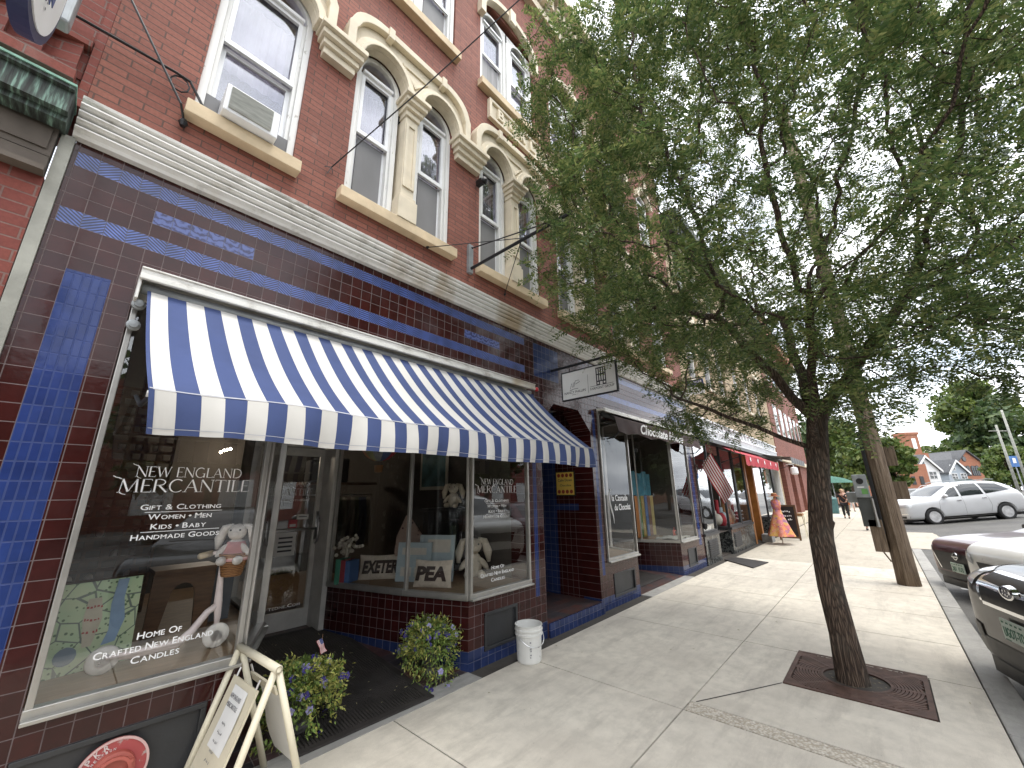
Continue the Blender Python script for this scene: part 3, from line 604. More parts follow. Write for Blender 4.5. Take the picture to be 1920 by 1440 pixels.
    pf = MB(); pf.prism([(x0, Y + .04), (a - .03, Y + .04), (a + .28, 4.0), (a + .38, 5.2), (a + .38, 5.6), (x0, 5.6)], lambda p, q: (p, q, .60), (0, 0, .06)); pf.prism([(xr + .03, Y + .04), (xr + wr, Y + .04), (xr + wr, 5.6), (xr - .56, 5.6), (xr - .56, 5.2), (xr - .25, 4.05)], lambda p, q: (p, q, .60), (0, 0, .06)); pf.build('display_platform', M['platform'], BL)
    return o1, o2, do, (d0, d1, dy)
o1, o2, do, (d0, d1, dy) = shop(.085, .915, 3.0, .985, 0, True, 'm')
def merc(o, x0, x1, zt, zb):
    cx = (x0 + x1) / 2; w_ = x1 - x0; m = MB(); y = Y - .004; ux, uz = (1, 0, 0), (0, 0, 1)
    serif(m, 'NEW ENGLAND', (cx - w_ * .37, y, zt), ux, uz, .062, w_ * .76, True)
    serif(m, 'MERCANTILE', (cx - w_ * .46, y, zt - .092), ux, uz, .078, w_ * .93, True)
    for i, (s_, k) in enumerate((('Gift & Clothing', .56), ('Women • Men', .44), ('Kids • Baby', .38), ('Handmade Goods', .60))):
        add_text(m, s_, (cx - .01, y, zt - .195 - i * .057), ux, uz, .032, w_ * k, bold=.012, caps=.78, depth=.0005)
    for k in (0, 2): m.box(cx - w_ * .26, cx + w_ * .28, y - .0006, y, zt - .211 - k * .057, zt - .208 - k * .057)
    for i, (s_, k) in enumerate((('Home of', .28), ('Crafted New England', .74), ('Candles', .30))):
        add_text(m, s_, (cx + .0, y, zb - i * .060), ux, uz, .036, w_ * k, bold=.012, caps=.78, depth=.0005)
    m.build('lettering', M['letter'], o, fix=False)
merc(o1, .20, .92, 1.80, .895); merc(o2, 3.07, 3.78, 1.775, .875)
m = MB(); y = dy - .006
serif(m, 'NEW ENGLAND', (d0 + .17, y, 1.80), (1, 0, 0), (0, 0, 1), .06, .52, True); serif(m, 'MERCANTILE', (d0 + .12, y, 1.69), (1, 0, 0), (0, 0, 1), .085, .62, True)
add_text(m, 'Gift & Clothing', ((d0 + d1) / 2, y, 1.62), (1, 0, 0), (0, 0, 1), .03, .5, caps=.78, depth=.0005); add_text(m, 'CraftedNE.com', ((d0 + d1) / 2 + .04, y, .40), (1, 0, 0), (0, 0, 1), .038, .52, bold=.01, caps=.78, depth=.0005)
m.build('lettering', M['letter'], do, fix=False)
paper = pm('paper', (.72, .72, .70), .7, var=.04); M['paper'] = paper
ink = pm('ink', (.05, .05, .06), .7); M['ink'] = ink
pn = MB(); pn.box(d0 + .36, d0 + .60, dy - .012, dy - .009, .98, 1.25)
for i in range(4): pn.box(d0 + .40, d0 + .56, dy - .014, dy - .012, 1.03 + i * .05, 1.05 + i * .05, 1)
n3_ = MB(); n3_.box(d0 + .14, d0 + .30, dy - .012, dy - .009, .98, 1.2); n3_.build('door_notice', [paper, ink], do)
n2_ = MB(); n2_.box(d0 + .58, d0 + .72, dy - .012, dy - .009, 1.40, 1.46); n2_.box(d0 + .60, d0 + .70, dy - .014, dy - .012, 1.425, 1.435, 1); n2_.build('door_notice', [paper, ink], do); tag(pn.build('door_notice', [paper, ink], do), 'white paper notice taped inside the door glass')
st = MB(); st.box(d0 + .49, d0 + .59, dy - .012, dy - .009, 1.30, 1.40); st.box(d0 + .505, d0 + .575, dy - .014, dy - .012, 1.315, 1.345, 1); st.build('door_sticker', [pm('red_sticker', (.35, .05, .06), .5), paper], do)
# chocolate shop
p1, p2, cd, (cd0, cd1, cdy) = shop(5.845, 1.035, 8.92, 1.025, 0, False, 'c')
m = MB(); y = Y - .004
add_text(m, 'la Cascade', (6.13, y, 1.53), (1, 0, 0), (0, 0, 1), .10, .56, bold=.012, align='L', depth=.0005); add_text(m, 'du Chocolat', (6.20, y, 1.38), (1, 0, 0), (0, 0, 1), .10, .58, bold=.012, align='L', depth=.0005)
m.tube([(6.10 - .05 * math.sin(i / 9 * 5), y - .001, 1.72 - i * .06) for i in range(10)], [.004 + .012 * math.sin(i / 9 * 3.1) for i in range(10)], 4)
m.build('lettering', M['letter'], p1, fix=False)
# doorway between the shops
dw_ = MB(); dw_.box(4.25, 4.29, yb, 5.0, -.05, 3.05); dw_.box(5.60, 5.64, yb, 4.05, .1, 1.40); dw_.box(5.60, 5.64, yb, 4.05, 1.5, 3.05); dw_.box(5.60, 5.64, 4.33, 5.0, .1, 3.05); dw_.box(4.29, 5.60, 5.0, 5.04, .1, 3.05); dw_.box(4.29, 5.6, Y + .01, 5.0, 3.07, 3.1)
dw_.box(5.60, 5.64, yb, 4.05, 1.40, 1.5, 1); dw_.box(5.598, 5.64, 4.05, 4.33, .1, 3.05, 1)
dw_.build('doorway_lining', [M['tile_y'], M['tblue_y']], BL)
dw_ = MB(); dw_.box(4.29, 5.60, Y - .02, 5.0, -.1, .14); dw_.build('doorway_step', [M['floor_tile']], BL, bevel=.005)
dw_ = MB(); dw_.box(4.29, 5.60, Y - .045, Y - .02, -.1, .145); dw_.build('step_riser', [M['tblue']], BL)
dd = MB(); dd.box(4.5, 5.4, 4.93, 4.99, .14, 2.3); ddo = dd.build('entry_door', pm('dark_green_door', (.02, .025, .022), .4), BL); dd = MB(); dd.box(4.65, 5.25, 4.922, 4.93, 1.0, 2.1); dd.build('pane', M['glass_d'], ddo)
ps = MB(); ps.box(5.585, 5.60, 3.66, 4.04, 1.62, 2.02, 1); ps.box(5.578, 5.585, 3.68, 4.02, 1.64, 2.00, 0)
pp = ps.build('poster', [pm('yellow_poster', (.72, .50, .10), .5, var=.05), M['black']], BL); m = MB()
for i in range(4):
    for z in (1.69, 1.95): m.lathe([(0, .0), (.032, .0), (.028, .003), (0, .003)], (5.577, 3.73 + i * .08, z), 10, (-1, 0, 0), 1)
add_text(m, 'Calm Down', (5.577, 3.85, 1.855), (0, -1, 0), (0, 0, 1), .042, .28, bold=.01, depth=.0008); add_text(m, 'Chocolate', (5.577, 3.84, 1.775), (0, -1, 0), (0, 0, 1), .036, .22, depth=.0008)
m.build('lettering', [M['ink'], pm('cookie_red', (.25, .03, .02), .6)], pp)
# ------------------------------------------------------------------ awnings and signs on the front
M['canvas_w'] = pm('white_canvas', (.60, .585, .55), .85, var=.07, scale=2.2, bump=.12, bscale=220)
M['canvas_b'] = pm('blue_canvas', (.046, .070, .180), .85, var=.14, scale=2.2, bump=.12, bscale=220)
AW = thing('striped_awning', 'blue and white striped canvas awning over the first shopfront', 'awning', (2.0, 3.2, 2.9))
def canvas(xa0, xb0, xa1, xb1, yA, zA, yB, zB, n, zhem, sag=.075):
    top = MB(); val = MB(); per = 4; cols = n * per
    def P(u, s_):
        x = (xa0 + (xb0 - xa0) * u) * (1 - s_) + (xa1 + (xb1 - xa1) * u) * s_
        d = -sag * math.sin(math.pi * s_) - .012 * math.sin(u * 55) * s_ * (1 - s_) * 3 - .008 * math.sin(u * 21 + 1) * s_
        return (x, yA + (yB - yA) * s_ + .008 * math.sin(u * 34) * s_, zA + (zB - zA) * s_ + d)
    G_ = [[P(i / cols, j / 12) for j in range(13)] for i in range(cols + 1)]
    for k in range(n): top.grid(G_[k * per:(k + 1) * per + 1], k % 2)
    def V(u, s_):
        x, y, z = P(u, 1); w_ = math.sin(u * 63) * .5 + math.sin(u * 27 + 2) + .6 * math.sin(u * 131)
        return (x + .004 * math.sin(u * 40) * s_ + .028 * (1 - u) ** 8 * s_, y - .012 + .016 * w_ * s_ - .01 * math.sin(s_ * 3), z - (z - zhem - .006 * math.sin(u * 18)) * s_)
    H_ = [[V(i / cols, j / 6) for j in range(7)] for i in range(cols + 1)]
    for k in range(n): val.grid(H_[k * per:(k + 1) * per + 1], k % 2)
    # hem seam
    hem = MB(); hem.grid([[tuple(np.array(V(i / cols, s_)) + (0, -.004, 0)) for s_ in (.86, .875)] for i in range(cols + 1)])
    hem.grid([[tuple(np.array(P(i / cols, s_)) + (0, -.006, .004)) for s_ in (.985, .997)] for i in range(cols + 1)])
    bd = MB(); bd.grid([[tuple(np.array(P(u_, j / 12)) + (0, 0, .004)) for j in range(13)] for u_ in (-.0012, .0035)]); bd.grid([[tuple(np.array(V(u_, j / 6)) + (0, -.004, 0)) for j in range(7)] for u_ in (-.0012, .0045)])
    return top, val, hem, bd
tp, vl, hm, bd = canvas(.14, 3.95, .195, 4.17, 3.19, 2.93, 2.46, 2.17, 40, 1.955, .05)
cv = tp.build('canopy', [M['canvas_w'], M['canvas_b']], AW, smooth=True, fix=False)
bd.build('edge_binding', M['canvas_b'], AW, fix=False); vo = vl.build('valance', [M['canvas_w'], M['canvas_b']], AW, smooth=True, fix=False); hm.build('hem', pm('hem_stitch', (.40, .41, .45), .9), vo, fix=False)
cs = MB(); cs.box(.085, 3.97, 3.135, 3.33, 3.02, 3.05); cs.box(.085, 3.97, 3.13, 3.16, 2.985, 3.02); cs.box(.085, 3.97, 3.125, 3.15, 3.05, 3.062); cs.box(.085, .10, 3.16, 3.33, 2.86, 3.02); cs.box(.10, 3.97, 3.29, 3.33, 2.90, 3.02)
cs.build('cassette', M['cornice'], AW, bevel=.004)
rl = MB(); rl.tube([(.11, 3.23, 2.955), (3.96, 3.23, 2.955)], .035, 12); rl.build('roller', M['greym'], AW, smooth=True)
fb = MB(); fb.tube([(.19, 2.475, 2.145), (4.16, 2.475, 2.145)], .016, 8); fb.build('front_bar', M['white'], AW)
for x in (.21, 4.08):
    a = MB(); a.tube([(x, 3.30, 2.28), (x, 2.9, 2.16), (x, 2.49, 2.145)], .012, 8); a.build('arm', M['iron'], AW)
kb_ = MB(); kb_.lathe([(.0, -.03), (.022, -.02), (.03, 0), (.022, .02), (0, .03)], (4.0, 3.14, 3.0), 14, (1, 0, 0)); kb_.build('end_knob', pm('red_knob', (.45, .02, .025), .35), AW, smooth=True)
for z in (2.80, 2.66):
    b_ = MB(); b_.lathe([(.012, -.03), (.034, -.025), (.034, .0), (.022, .005), (.022, .02), (.0, .022)], (.115, 3.24, z + .05), 14, (0, -1, 0)); b_.build('gear_box', M['greym'], AW)
CA = thing('brown_awning', 'rolled up dark brown awning lettered Chocolate House in white', 'awning', (8.0, 3.2, 2.9))
M['canvas_br'] = pm('brown_canvas', (.038, .020, .018), .9, var=.2, bump=.1, bscale=200)
n = 60; w = MB()
w.grid([[(6.05 + 4.25 * i / n, 3.10 - .02 * j - .006 * math.sin(i * .9) * j, 2.90 - .085 * j - .008 * math.sin(i * .45) * j) for j in range(4)] for i in range(n + 1)])
w.grid([[(6.05 + 4.25 * i / n, 3.26 - .053 * j, 2.985 - .028 * j) for j in range(4)] for i in range(n + 1)]); w.build('canopy', M['canvas_br'], CA, smooth=True, fix=False)
cs = MB(); cs.box(5.85, 10.35, 3.16, 3.33, 3.0, 3.04); cs.box(5.85, 10.35, 3.15, 3.17, 2.97, 3.0); cs.build('cassette', M['cornice'], CA, bevel=.004)
rl = MB(); rl.tube([(5.9, 3.24, 2.94), (10.3, 3.24, 2.94)], .045, 10); rl.build('roller', M['char'], CA, smooth=True)
for x in (6.1, 10.2):
    a = MB(); a.tube([(x, 3.30, 2.55), (x, 3.16, 2.56), (x, 3.05, 2.66)], .012, 6); a.build('arm', M['iron'], CA)
m = MB(); add_text(m, 'Chocolate House', (7.95, 3.035, 2.69), (1, 0, 0), (0, -.13, 1), .17, 2.15, bold=.025, depth=.0015); m.build('lettering', M['letter'], CA)
# hanging white sign
SG = thing('hanging_sign', 'white double sign with a small black building emblem on a black rod', 'sign', (4.6, 2.72, 2.94))
b_ = MB(); b_.box(4.585, 4.615, 2.28, 3.12, 2.94, 3.33); b_.build('sign_board', pm('white_sign_face', (.74, .75, .74), .45, var=.03), SG)
f = MB()
for q in ((2.265, 2.28, 2.925, 3.345), (3.12, 3.135, 2.925, 3.345), (2.28, 3.12, 2.925, 2.94), (2.28, 3.12, 3.33, 3.345)): f.box(4.58, 4.62, q[0], q[1], q[2], q[3])
f.build('sign_frame', M['iron'], SG)
m = MB(); xx = 4.584; dy_ = (0, -1, 0)
add_text(m, 'NANCY PHILLIPS', (xx, 2.915, 3.015), dy_, (0, 0, 1), .034, .35, bold=.006, depth=.0006); scrib(m, (xx, 2.915, 2.988), dy_, (0, 0, 1), .014, .10, 3)
add_text(m, 'FAIRPOINT GROUP', (xx, 2.49, 3.005), dy_, (0, 0, 1), .034, .36, bold=.006, depth=.0006)
m.box(xx - .001, xx, 2.698, 2.702, 2.98, 3.24); m.box(xx - .001, xx, 2.32, 2.67, 3.052, 3.057)
for pl in ([(2.99, 3.08), (2.96, 3.16), (2.95, 3.10), (2.92, 3.17)], [(2.93, 3.10), (2.90, 3.19), (2.84, 3.19), (2.83, 3.165), (2.90, 3.14)], [(3.0, 3.06), (2.93, 3.075), (2.86, 3.072)]): m.tube([(xx - .001, a, z) for a, z in pl], .0035, 4)
def rq(a, b, c, d): m.box(xx - .0015, xx, a, b, c, d)
y0, z0 = 2.42, 3.057; ww = .15
for k in range(5): rq(y0 + k * (ww - .016) / 4, y0 + k * (ww - .016) / 4 + .016, z0 + .06, z0 + .23)
for z in (z0 + .23, z0 + .14): rq(y0, y0 + ww, z, z + .016)
rq(y0, y0 + .055, z0, z0 + .06); rq(y0 + ww - .055, y0 + ww, z0, z0 + .06); rq(y0 + .055, y0 + ww - .055, z0 + .045, z0 + .06)
m.build('lettering', M['ink'], SG)
w_ = MB()
for a in (y0 + .014, y0 + ww - .04): w_.box(xx - .0025, xx - .0016, a, a + .024, z0 + .015, z0 + .04)
w_.build('emblem_window', M['letter'], SG)
rd = MB(); rd.tube([(4.6, 3.33, 3.43), (4.6, 2.18, 3.43)], .02, 8)
for y in (2.4, 3.0): rd.tube([(4.6, y, 3.42), (4.6, y, 3.34)], .006, 5)
rd.build('rod', M['iron'], SG)
# black flag bracket with guy wires
BR = thing('sign_bracket', 'long empty black iron pole bracket with guy wires sticking out over the sidewalk', 'bracket', (2.93, 3.3, 4.36))
p = MB(); p.box(2.90, 2.97, 3.28, 3.325, 4.34, 4.74); p.build('wall_plate', M['greym'], BR)
p = MB(); p.tube([(2.94, 3.29, 4.40), (2.93, 1.78, 4.39)], .019, 8); p.lathe([(.024, 0), (.024, .03), (0, .035)], (2.93, 1.80, 4.39), 8, (0, -1, 0)); p.build('pole', M['iron'], BR)
for a, b, r in (((2.29, 3.31, 4.39), (2.93, 2.42, 4.41), .005), ((2.95, 3.29, 4.70), (2.93, 2.0, 4.41), .008), ((3.58, 3.31, 4.30), (2.93, 2.45, 4.38), .005)):
    p = MB(); p.tube([a, b], r, 5); p.lathe([(.02, 0), (.012, .02), (0, .03)], a, 8, (0, -1, 0)); p.build('guy_wire', M['iron'], BR)
# overhead wires
def wire(name, pts, r, label): 
    w = MB(); w.tube(pts, r, 5); o = w.build(name, M['black']); return tag(o, label, 'wire')
k = Vector((1.16, 3.30, 4.70)); e = Vector((1.98, 1.6, 6.04)); e2 = k + (e - k) * 4.2
w = MB(); w.tube([k, k + (e - k) * .5 + Vector((0, 0, -.03)), e, e2], .006, 5)
for dx, dz in ((-.06, -.03), (-.03, -.09), (.02, -.06)): w.tube([k + (e - k) * .09, k, k + Vector((dx, .01, dz))], .004, 4)
tag(w.build('overhead_wire', M['black']), 'thin black wire from frayed wall anchor below the second window rising across the facade', 'wire')
w = MB(); w.tube([(.10, 3.30, 4.36), (.06, 3.22, 4.42), (-.32, 3.2, 5.02), (-.9, 3.0, 6.1)], .008, 6); w.lathe([(.018, -.03), (.03, 0), (.018, .03)], (.10, 3.29, 4.33), 8); tag(w.build('anchored_cable', M['black']), 'taut black cable rising from the insulator beside the air conditioner sill', 'cable')
w = MB(); w.tube([(-1.3, 3.2, 4.62), (-.64, 3.22, 4.63), (.0, 3.27, 4.70), (.08, 3.28, 4.70), (.14, 3.29, 4.62), (.20, 3.28, 4.52)], .010, 6); c0 = Vector((.03, 3.27, 4.63)); w.tube([c0 + Vector((.055 * math.sin(a * .7), .01, .065 * math.cos(a * .7))) for a in range(10)], .006, 5)
tag(w.build('looped_cable', M['black']), 'black cable with a loose loop running to the window sill', 'cable')
sl = MB(); sl.box(3.02, 3.08, 3.20, 3.30, 5.72, 5.80); sl.lathe([(.03, 0), (.05, .05), (.02, .07)], (3.05, 3.2, 5.75), 10, (0, -1, -.3)); tag(sl.build('security_camera', M['black']), 'small black camera on the brick between two upper windows', 'camera')
# window air conditioner
AC = thing('air_conditioner', 'white window air conditioner with a torn finned front, the nearest one to the copper ledge', 'air conditioner', (.46, 3.3, 4.52))
b_ = MB(); b_.box(.28, .655, 3.14, 3.40, 4.515, 4.765); b_.build('case', M['sash'], AW if 0 else AC, bevel=.008)
g_ = MB(); g_.box(.31, .60, 3.128, 3.14, 4.545, 4.745)
for i in range(24): g_.box(.31, .60, 3.122, 3.129, 4.547 + i * .0082, 4.550 + i * .0082)
g_.build('coil_grille', pm('dusty_coil', (.42, .43, .40), .6, var=.25, stretch=(1, 1, 6)), AC)
for xa_, xb_ in ((.18, .28), (.655, .79)): pn = MB(); pn.box(xa_, xb_, 3.37, 3.38, 4.52, 4.77); pn.build('side_panel', M['screen'], AC)
# ------------------------------------------------------------------ neighbour on the left
NB = thing('neighbour_building', 'old brick building with a green stained copper ledge and grey stone band', 'building', (-3, 3.32, 0))
w = MB(); w.box(-9, -.405, 3.34, 3.7, 4.62, 12); w.box(-9, -.405, 3.36, 3.7, 3.98, 4.30); w.box(-.82, -.405, 3.30, 3.7, -.1, 3.50); w.box(-.405, -.362, 3.33, 3.6, 4.09, 12)
w.build('brick_wall', [M['brick_old']], NB)
t = NT('copper_ledge'); v = t.scaled(t.obj(), (9, 1, .8)); n = t.noise(5, 5, v); c = t.ramp(n, [(.40, (.02, .022, .02)), (.55, (.06, .085, .07)), (.68, (.22, .36, .29))]); s_ = t.n('SeparateXYZ'); t.l(t.obj(), s_.inputs[0])
M['copper'] = t.done(c, .7)
M['patina'] = pm('green_patina', (.20, .36, .29), .8, var=.3, scale=20)
w = MB(); w.box(-9, -.385, 3.08, 3.34, 4.00, 4.02); w.box(-9, -.385, 3.11, 3.34, 3.86, 4.0); w.box(-9, -.385, 3.16, 3.34, 3.82, 3.86); lo = w.build('ledge', M['copper'], NB)
w = MB(); w.box(-9, -.38, 3.07, 3.34, 4.021, 4.035); w.build('ledge_cap', M['patina'], lo)
w = MB(); w.box(-9, -.41, 3.26, 3.34, 3.62, 3.82); w.box(-9, -.41, 3.22, 3.34, 3.50, 3.53); w.box(-9, -.41, 3.25, 3.34, 3.535, 3.61); w.box(-1.6, -.43, 3.25, 3.259, 3.66, 3.80); w.build('stone_band', pm('sooty_sandstone', (.115, .095, .078), .85, var=.3, scale=3), NB)
w = MB()
for i in range(26):
    x0 = -.44 - i * .145; w.prism([(x0, 3.30), (x0 - .145, 3.36), (x0, 3.36)], lambda a, b: (a, b, 4.30), (0, 0, .235))
w.box(-9, -.41, 3.35, 3.5, 4.30, 4.62); w.box(-9, -.41, 3.29, 3.5, 4.535, 4.62); w.box(-4.2, -.43, 3.27, 3.36, 4.22, 4.30); w.build('sawtooth_course', M['brick_old'], NB)
w = MB(); w.box(-9, -.84, 3.6, 3.7, -.1, 3.5); w.build('dark_shopfront', M['black'], NB)
RS = thing('round_sign', 'round white hanging sign with a navy rim above the copper ledge', 'sign', (-.33, 1.56, 3.3))
w = MB(); w.lathe([(0, -.02), (.315, -.02), (.315, .02), (0, .02)], (-.33, 1.50, 3.29), 48, (1, 0, 0)); w.build('rim', pm('navy_paint', (.025, .035, .10), .5), RS)
w = MB(); w.lathe([(0, 0), (.285, 0), (.285, .012), (0, .012)], (-.318, 1.50, 3.29), 48, (1, 0, 0)); w.build('sign_face', M['letter'], RS)
w = MB()
for k in range(5): w.box(-.306, -.304, 1.50 + .04 * k - .03, 1.50 + .04 * k, 3.05 + .03 * k, 3.20 + .03 * k - (.04 if k % 2 else 0))
w.build('emblem', pm('navy_print', (.05, .08, .22), .5), RS)
m = MB(); scrib(m, (-.304, 1.60, 3.14), (0, 0, 1), (0, -1, 0), .02, .16, 5); m.build('lettering', M['ink'], RS)
w = MB(); w.tube([(-.33, 1.5, 3.60), (-.33, 1.5, 5.6)], .01, 6); w.tube([(-.33, 3.3, 5.6), (-.33, 1.1, 5.6)], .018, 8); w.build('rod', M['iron'], RS)
LP = thing('round_sign_bracket', 'grey bracket plate on a black post beside the round white sign', 'lamp', (-.5, 3.1, 4.35))  # grey plate and post taken as the round sign's bracket, not a lamp
w = MB(); w.obox((-.505, 3.0, 4.52), (1, 0, 0), (0, 1, 0), (0, 0, 1), .07, .10, .42); w.build('bracket_plate', M['greym'], LP, bevel=.015)
w = MB(); w.tube([(-.575, 3.05, 4.36), (-.575, 3.05, 5.2)], .016, 8); w.tube([(-.575, 3.05, 4.6), (-.5, 3.05, 4.6)], .012, 6); w.tube([(-.575, 3.05, 4.9), (-.575, 3.34, 4.9)], .012, 6); w.build('post', M['black'], LP)
# ------------------------------------------------------------------ things standing at the first shop
ST = thing('fire_connection', 'red painted round fire sprinkler connection plate lettered SPKR on the charcoal panel', 'fire connection', (.45, 3.3, .30))
M['red_w'] = wpaint('worn_red_paint', (.40, .075, .075), (.42, .33, .31), .56, sc=(1, 1, 1))
c0 = (.465, 3.305, .285)
w = MB(); w.lathe([(0, 0), (.15, 0), (.15, .010), (.141, .014), (.141, .010), (0, .010)], c0, 40, (0, -1, 0)); pl = w.build('plate', M['red_w'], ST, smooth=False)
w = MB(); w.lathe([(.140, .0141), (.151, .0101), (.151, .016), (.140, .0165), (.140, .0141)], c0, 40, (0, -1, 0)); w.build('plate_rim', pm('pale_red_rim', (.60, .40, .38), .5), pl)
w = MB(); w.lathe([(.095, .010), (.092, .035), (.078, .04), (.078, .055), (.064, .058), (.060, .02), (0, .018)], c0, 32, (0, -1, 0)); w.lathe([(.0, .05), (.014, .046), (.016, .018)], c0, 12, (0, -1, 0))
for a in range(3): w.obox((c0[0] + .078 * math.cos(a * 2.1 + .5), c0[1] - .047, c0[2] + .078 * math.sin(a * 2.1 + .5)), (1, 0, 0), (0, 1, 0), (0, 0, 1), .016, .02, .016)
w.build('inlet_cap', pm('red_cap', (.40, .10, .075), .45, var=.15), ST, smooth=False)
m = MB()
for i, ch in enumerate('SPKR'):
    a = R(158 - i * 17); add_text(m, ch, (c0[0] + .112 * math.cos(a), c0[1] - .011, c0[2] + .112 * math.sin(a)), (math.sin(a), 0, -math.cos(a)), (math.cos(a), 0, math.sin(a)), .026, .02, bold=.02, depth=.003)
for i, ch in enumerate('CONNECTION'):
    a = R(168 - i * 8.5); add_text(m, ch, (c0[0] + .097 * math.cos(a), c0[1] - .011, c0[2] + .097 * math.sin(a)), (math.sin(a), 0, -math.cos(a)), (math.cos(a), 0, math.sin(a)), .012, .009, bold=.01, depth=.002)
m.build('lettering', pm('white_cast_letter', (.66, .58, .56), .6), pl)
# folding sidewalk sign of white pipe
AF = thing('sidewalk_sign', 'cream plastic pipe folding sign board with taped white paper notices', 'sidewalk sign', (1.0, 3.0, 0))
M['pvc'] = pm('cream_pvc', (.66, .61, .47), .45, var=.08, scale=5)
E1, E2 = Vector((.985, 3.28, .735)), Vector((1.015, 2.72, .735)); dl = (E2 - E1).normalized()
w = MB(); w.tube([E1 - dl * .02, E2 + dl * .025], .022, 14); w.lathe([(.0, 0), (.010, 0), (.012, .003), (.018, .003)], E2 + dl * .026, 12, dl); w.build('top_bar', M['pvc'], AF, smooth=True)
for s_, e in ((-1, E1), (1, E1), (-1, E2), (1, E2)):
    w = MB(); w.tube([e + Vector((s_ * .01, 0, -.015)), e + Vector((s_ * .235, 0, -.735))], .019, 12); w.build('leg', M['pvc'], AF, smooth=True)
for s_ in (-1, 1):
    n_ = Vector((s_ * .72, 0, .27)).normalized(); up = Vector((-s_ * .27, 0, .72)).normalized(); c_ = (E1 + E2) / 2 + Vector((s_ * .148, 0, -.40)); w = MB()
    w.obox(c_ + (up * .27 if s_ > 0 else up * 0), dl, up, n_, .36, .60 if s_ < 0 else .05, .012); bo = w.build('board' if s_ < 0 else 'paper_clip', pm('cream_board', (.60, .55, .42), .5, var=.06), AF)
    for q in (-.15, .15):
        w = MB(); w.tube([c_ + dl * q + up * .30, c_ + dl * q + up * .345], .006, 6); w.build('hook', M['steel'], bo)
    w = MB(); g_ = []
    for i in range(7): g_.append([tuple(c_ + n_ * (.010 + .006 * math.sin(i * 1.1)) + dl * ((-.10 + .20 * j / 4 if s_ < 0 else -.15 + .30 * j / 4) + .02 * math.sin(i)) + up * (.27 - .47 * i / 6)) for j in range(5)])
    w.grid(g_); po = w.build('paper_notice', M['paper'], bo, smooth=True)
    tx = MB(); u_ = dl if s_ < 0 else -dl; u_ = u_ * (1 if (u_.cross(up)).dot(n_) > 0 else -1)
    for i, s2 in enumerate(('NEW ENGLAND', 'MERCANTILE')): add_text(tx, s2, c_ + n_ * .019 + up * (.215 - i * .04), u_, up, .022, .15, depth=.0005)
    for i in range(7): scrib(tx, c_ + n_ * .019 + up * (.10 - i * .04), u_, up, .016, .05 + .012 * (i % 3), i)
    tx.build('lettering', pm('grey_ink', (.16, .16, .17), .7), po)
# rubber mats (real open grids)
def grid_mat(name, label, P0, ux, uy, lx, ly, cell, bar, zf, mat, rim=.05):
    P0 = Vector(P0); ux = Vector(ux).normalized(); uy = Vector(uy).normalized(); w = MB()
    def bar_(a0, a1, b0, b1, h=.012):
        n = max(1, int((b1 - b0) / .6)); 
        for i in range(n):
            c0_, c1_ = b0 + (b1 - b0) * i / n, b0 + (b1 - b0) * (i + 1) / n; vs = []
            for zz in (0, h):
                for a, b in ((a0, c0_), (a1, c0_), (a1, c1_), (a0, c1_)):
                    q = P0 + ux * a + uy * b; vs.append((q.x, q.y, zf(q.x, q.y) + zz))
            w.add(vs, [(0, 3, 2, 1), (4, 5, 6, 7), (0, 1, 5, 4), (1, 2, 6, 5), (2, 3, 7, 6), (3, 0, 4, 7)])
    for a in np.arange(rim, lx - rim, cell): bar_(a, a + bar, rim, ly - rim)
    for b in np.arange(rim, ly - rim, cell): bar_(rim, lx - rim, b, b + bar, .0105)
    for q in ((0, lx, 0, rim), (0, lx, ly - rim, ly), (0, rim, rim, ly - rim), (lx - rim, lx, rim, ly - rim)): bar_(*q, .014)
    return tag(w.build(name, mat, fix=False), label, 'mat')
def entry_z(x, y): return .006 + (0 if y < 3.32 else (y - 3.32) / .28 * .04 if y < 3.6 else .04 + (y - 3.6) / 2.8 * .18)
M['rubber'] = pm('black_rubber', (.028, .024, .022), .7, var=.3, scale=5)
grid_mat('door_mat', 'large black open grid rubber mat in the first shop entry', (1.36, 3.20, 0), (1, -.03, 0), (.03, 1, 0), 1.12, 2.2, .026, .0155, entry_z, M['rubber'])
grid_mat('door_mat', 'small dark mat in the recessed chocolate shop entry', (7.2, 3.5, 0), (1, 0, 0), (0, 1, 0), 1.2, .9, .04, .026, entry_z, M['rubber'])
fm = MB(); fm.add([(11.42, 3.22, .004), (10.6, 2.42, .004), (11.6, 2.30, .004), (12.0, 3.1, .004)], [(0, 1, 2, 3)]); z = [(a, b, .022) for a, b, _ in fm.v[:4]]; fm.add(z, [(3, 2, 1, 0)]); fm.f += [(i, (i + 1) % 4, (i + 1) % 4 + 4, i + 4) for i in range(4)]; fm.m += [0] * 4
tag(fm.build('pavement_mat', M['rubber'], bevel=.006), 'flat dark grey mat on the sidewalk beyond the chocolate shop', 'mat')
# plaster bucket
BK = thing('bucket', 'white plastic pail standing by the blue tile base', 'bucket', (3.60, 3.04, 0))
M['pail'] = wpaint('white_pail', (.74, .74, .71), (.50, .48, .43), .68, .35)
k = .91; w = MB(); w.lathe([(a * k, b * k) for a, b in [(.0, .004), (.128, .0), (.134, .01), (.148, .27), (.160, .275), (.160, .29), (.149, .292), (.150, .318), (.162, .322), (.162, .336), (.150, .338), (.152, .365), (.160, .37), (.160, .378), (.148, .378), (.138, .02), (0, .015)]], (3.60, 3.04, 0), 36); w.build('pail', M['pail'], BK, smooth=False)
w = MB(); hp = [(3.60 + .148 * math.cos(R(a)), 3.04 - .148 * math.sin(R(a)) - .01, .29 - .13 * math.sin(R((a - 10) * 180 / 200))) for a in range(-10, 200, 10)]
w.tube(hp, .0035, 5); w.build('handle', M['steel'], BK)
m = MB()
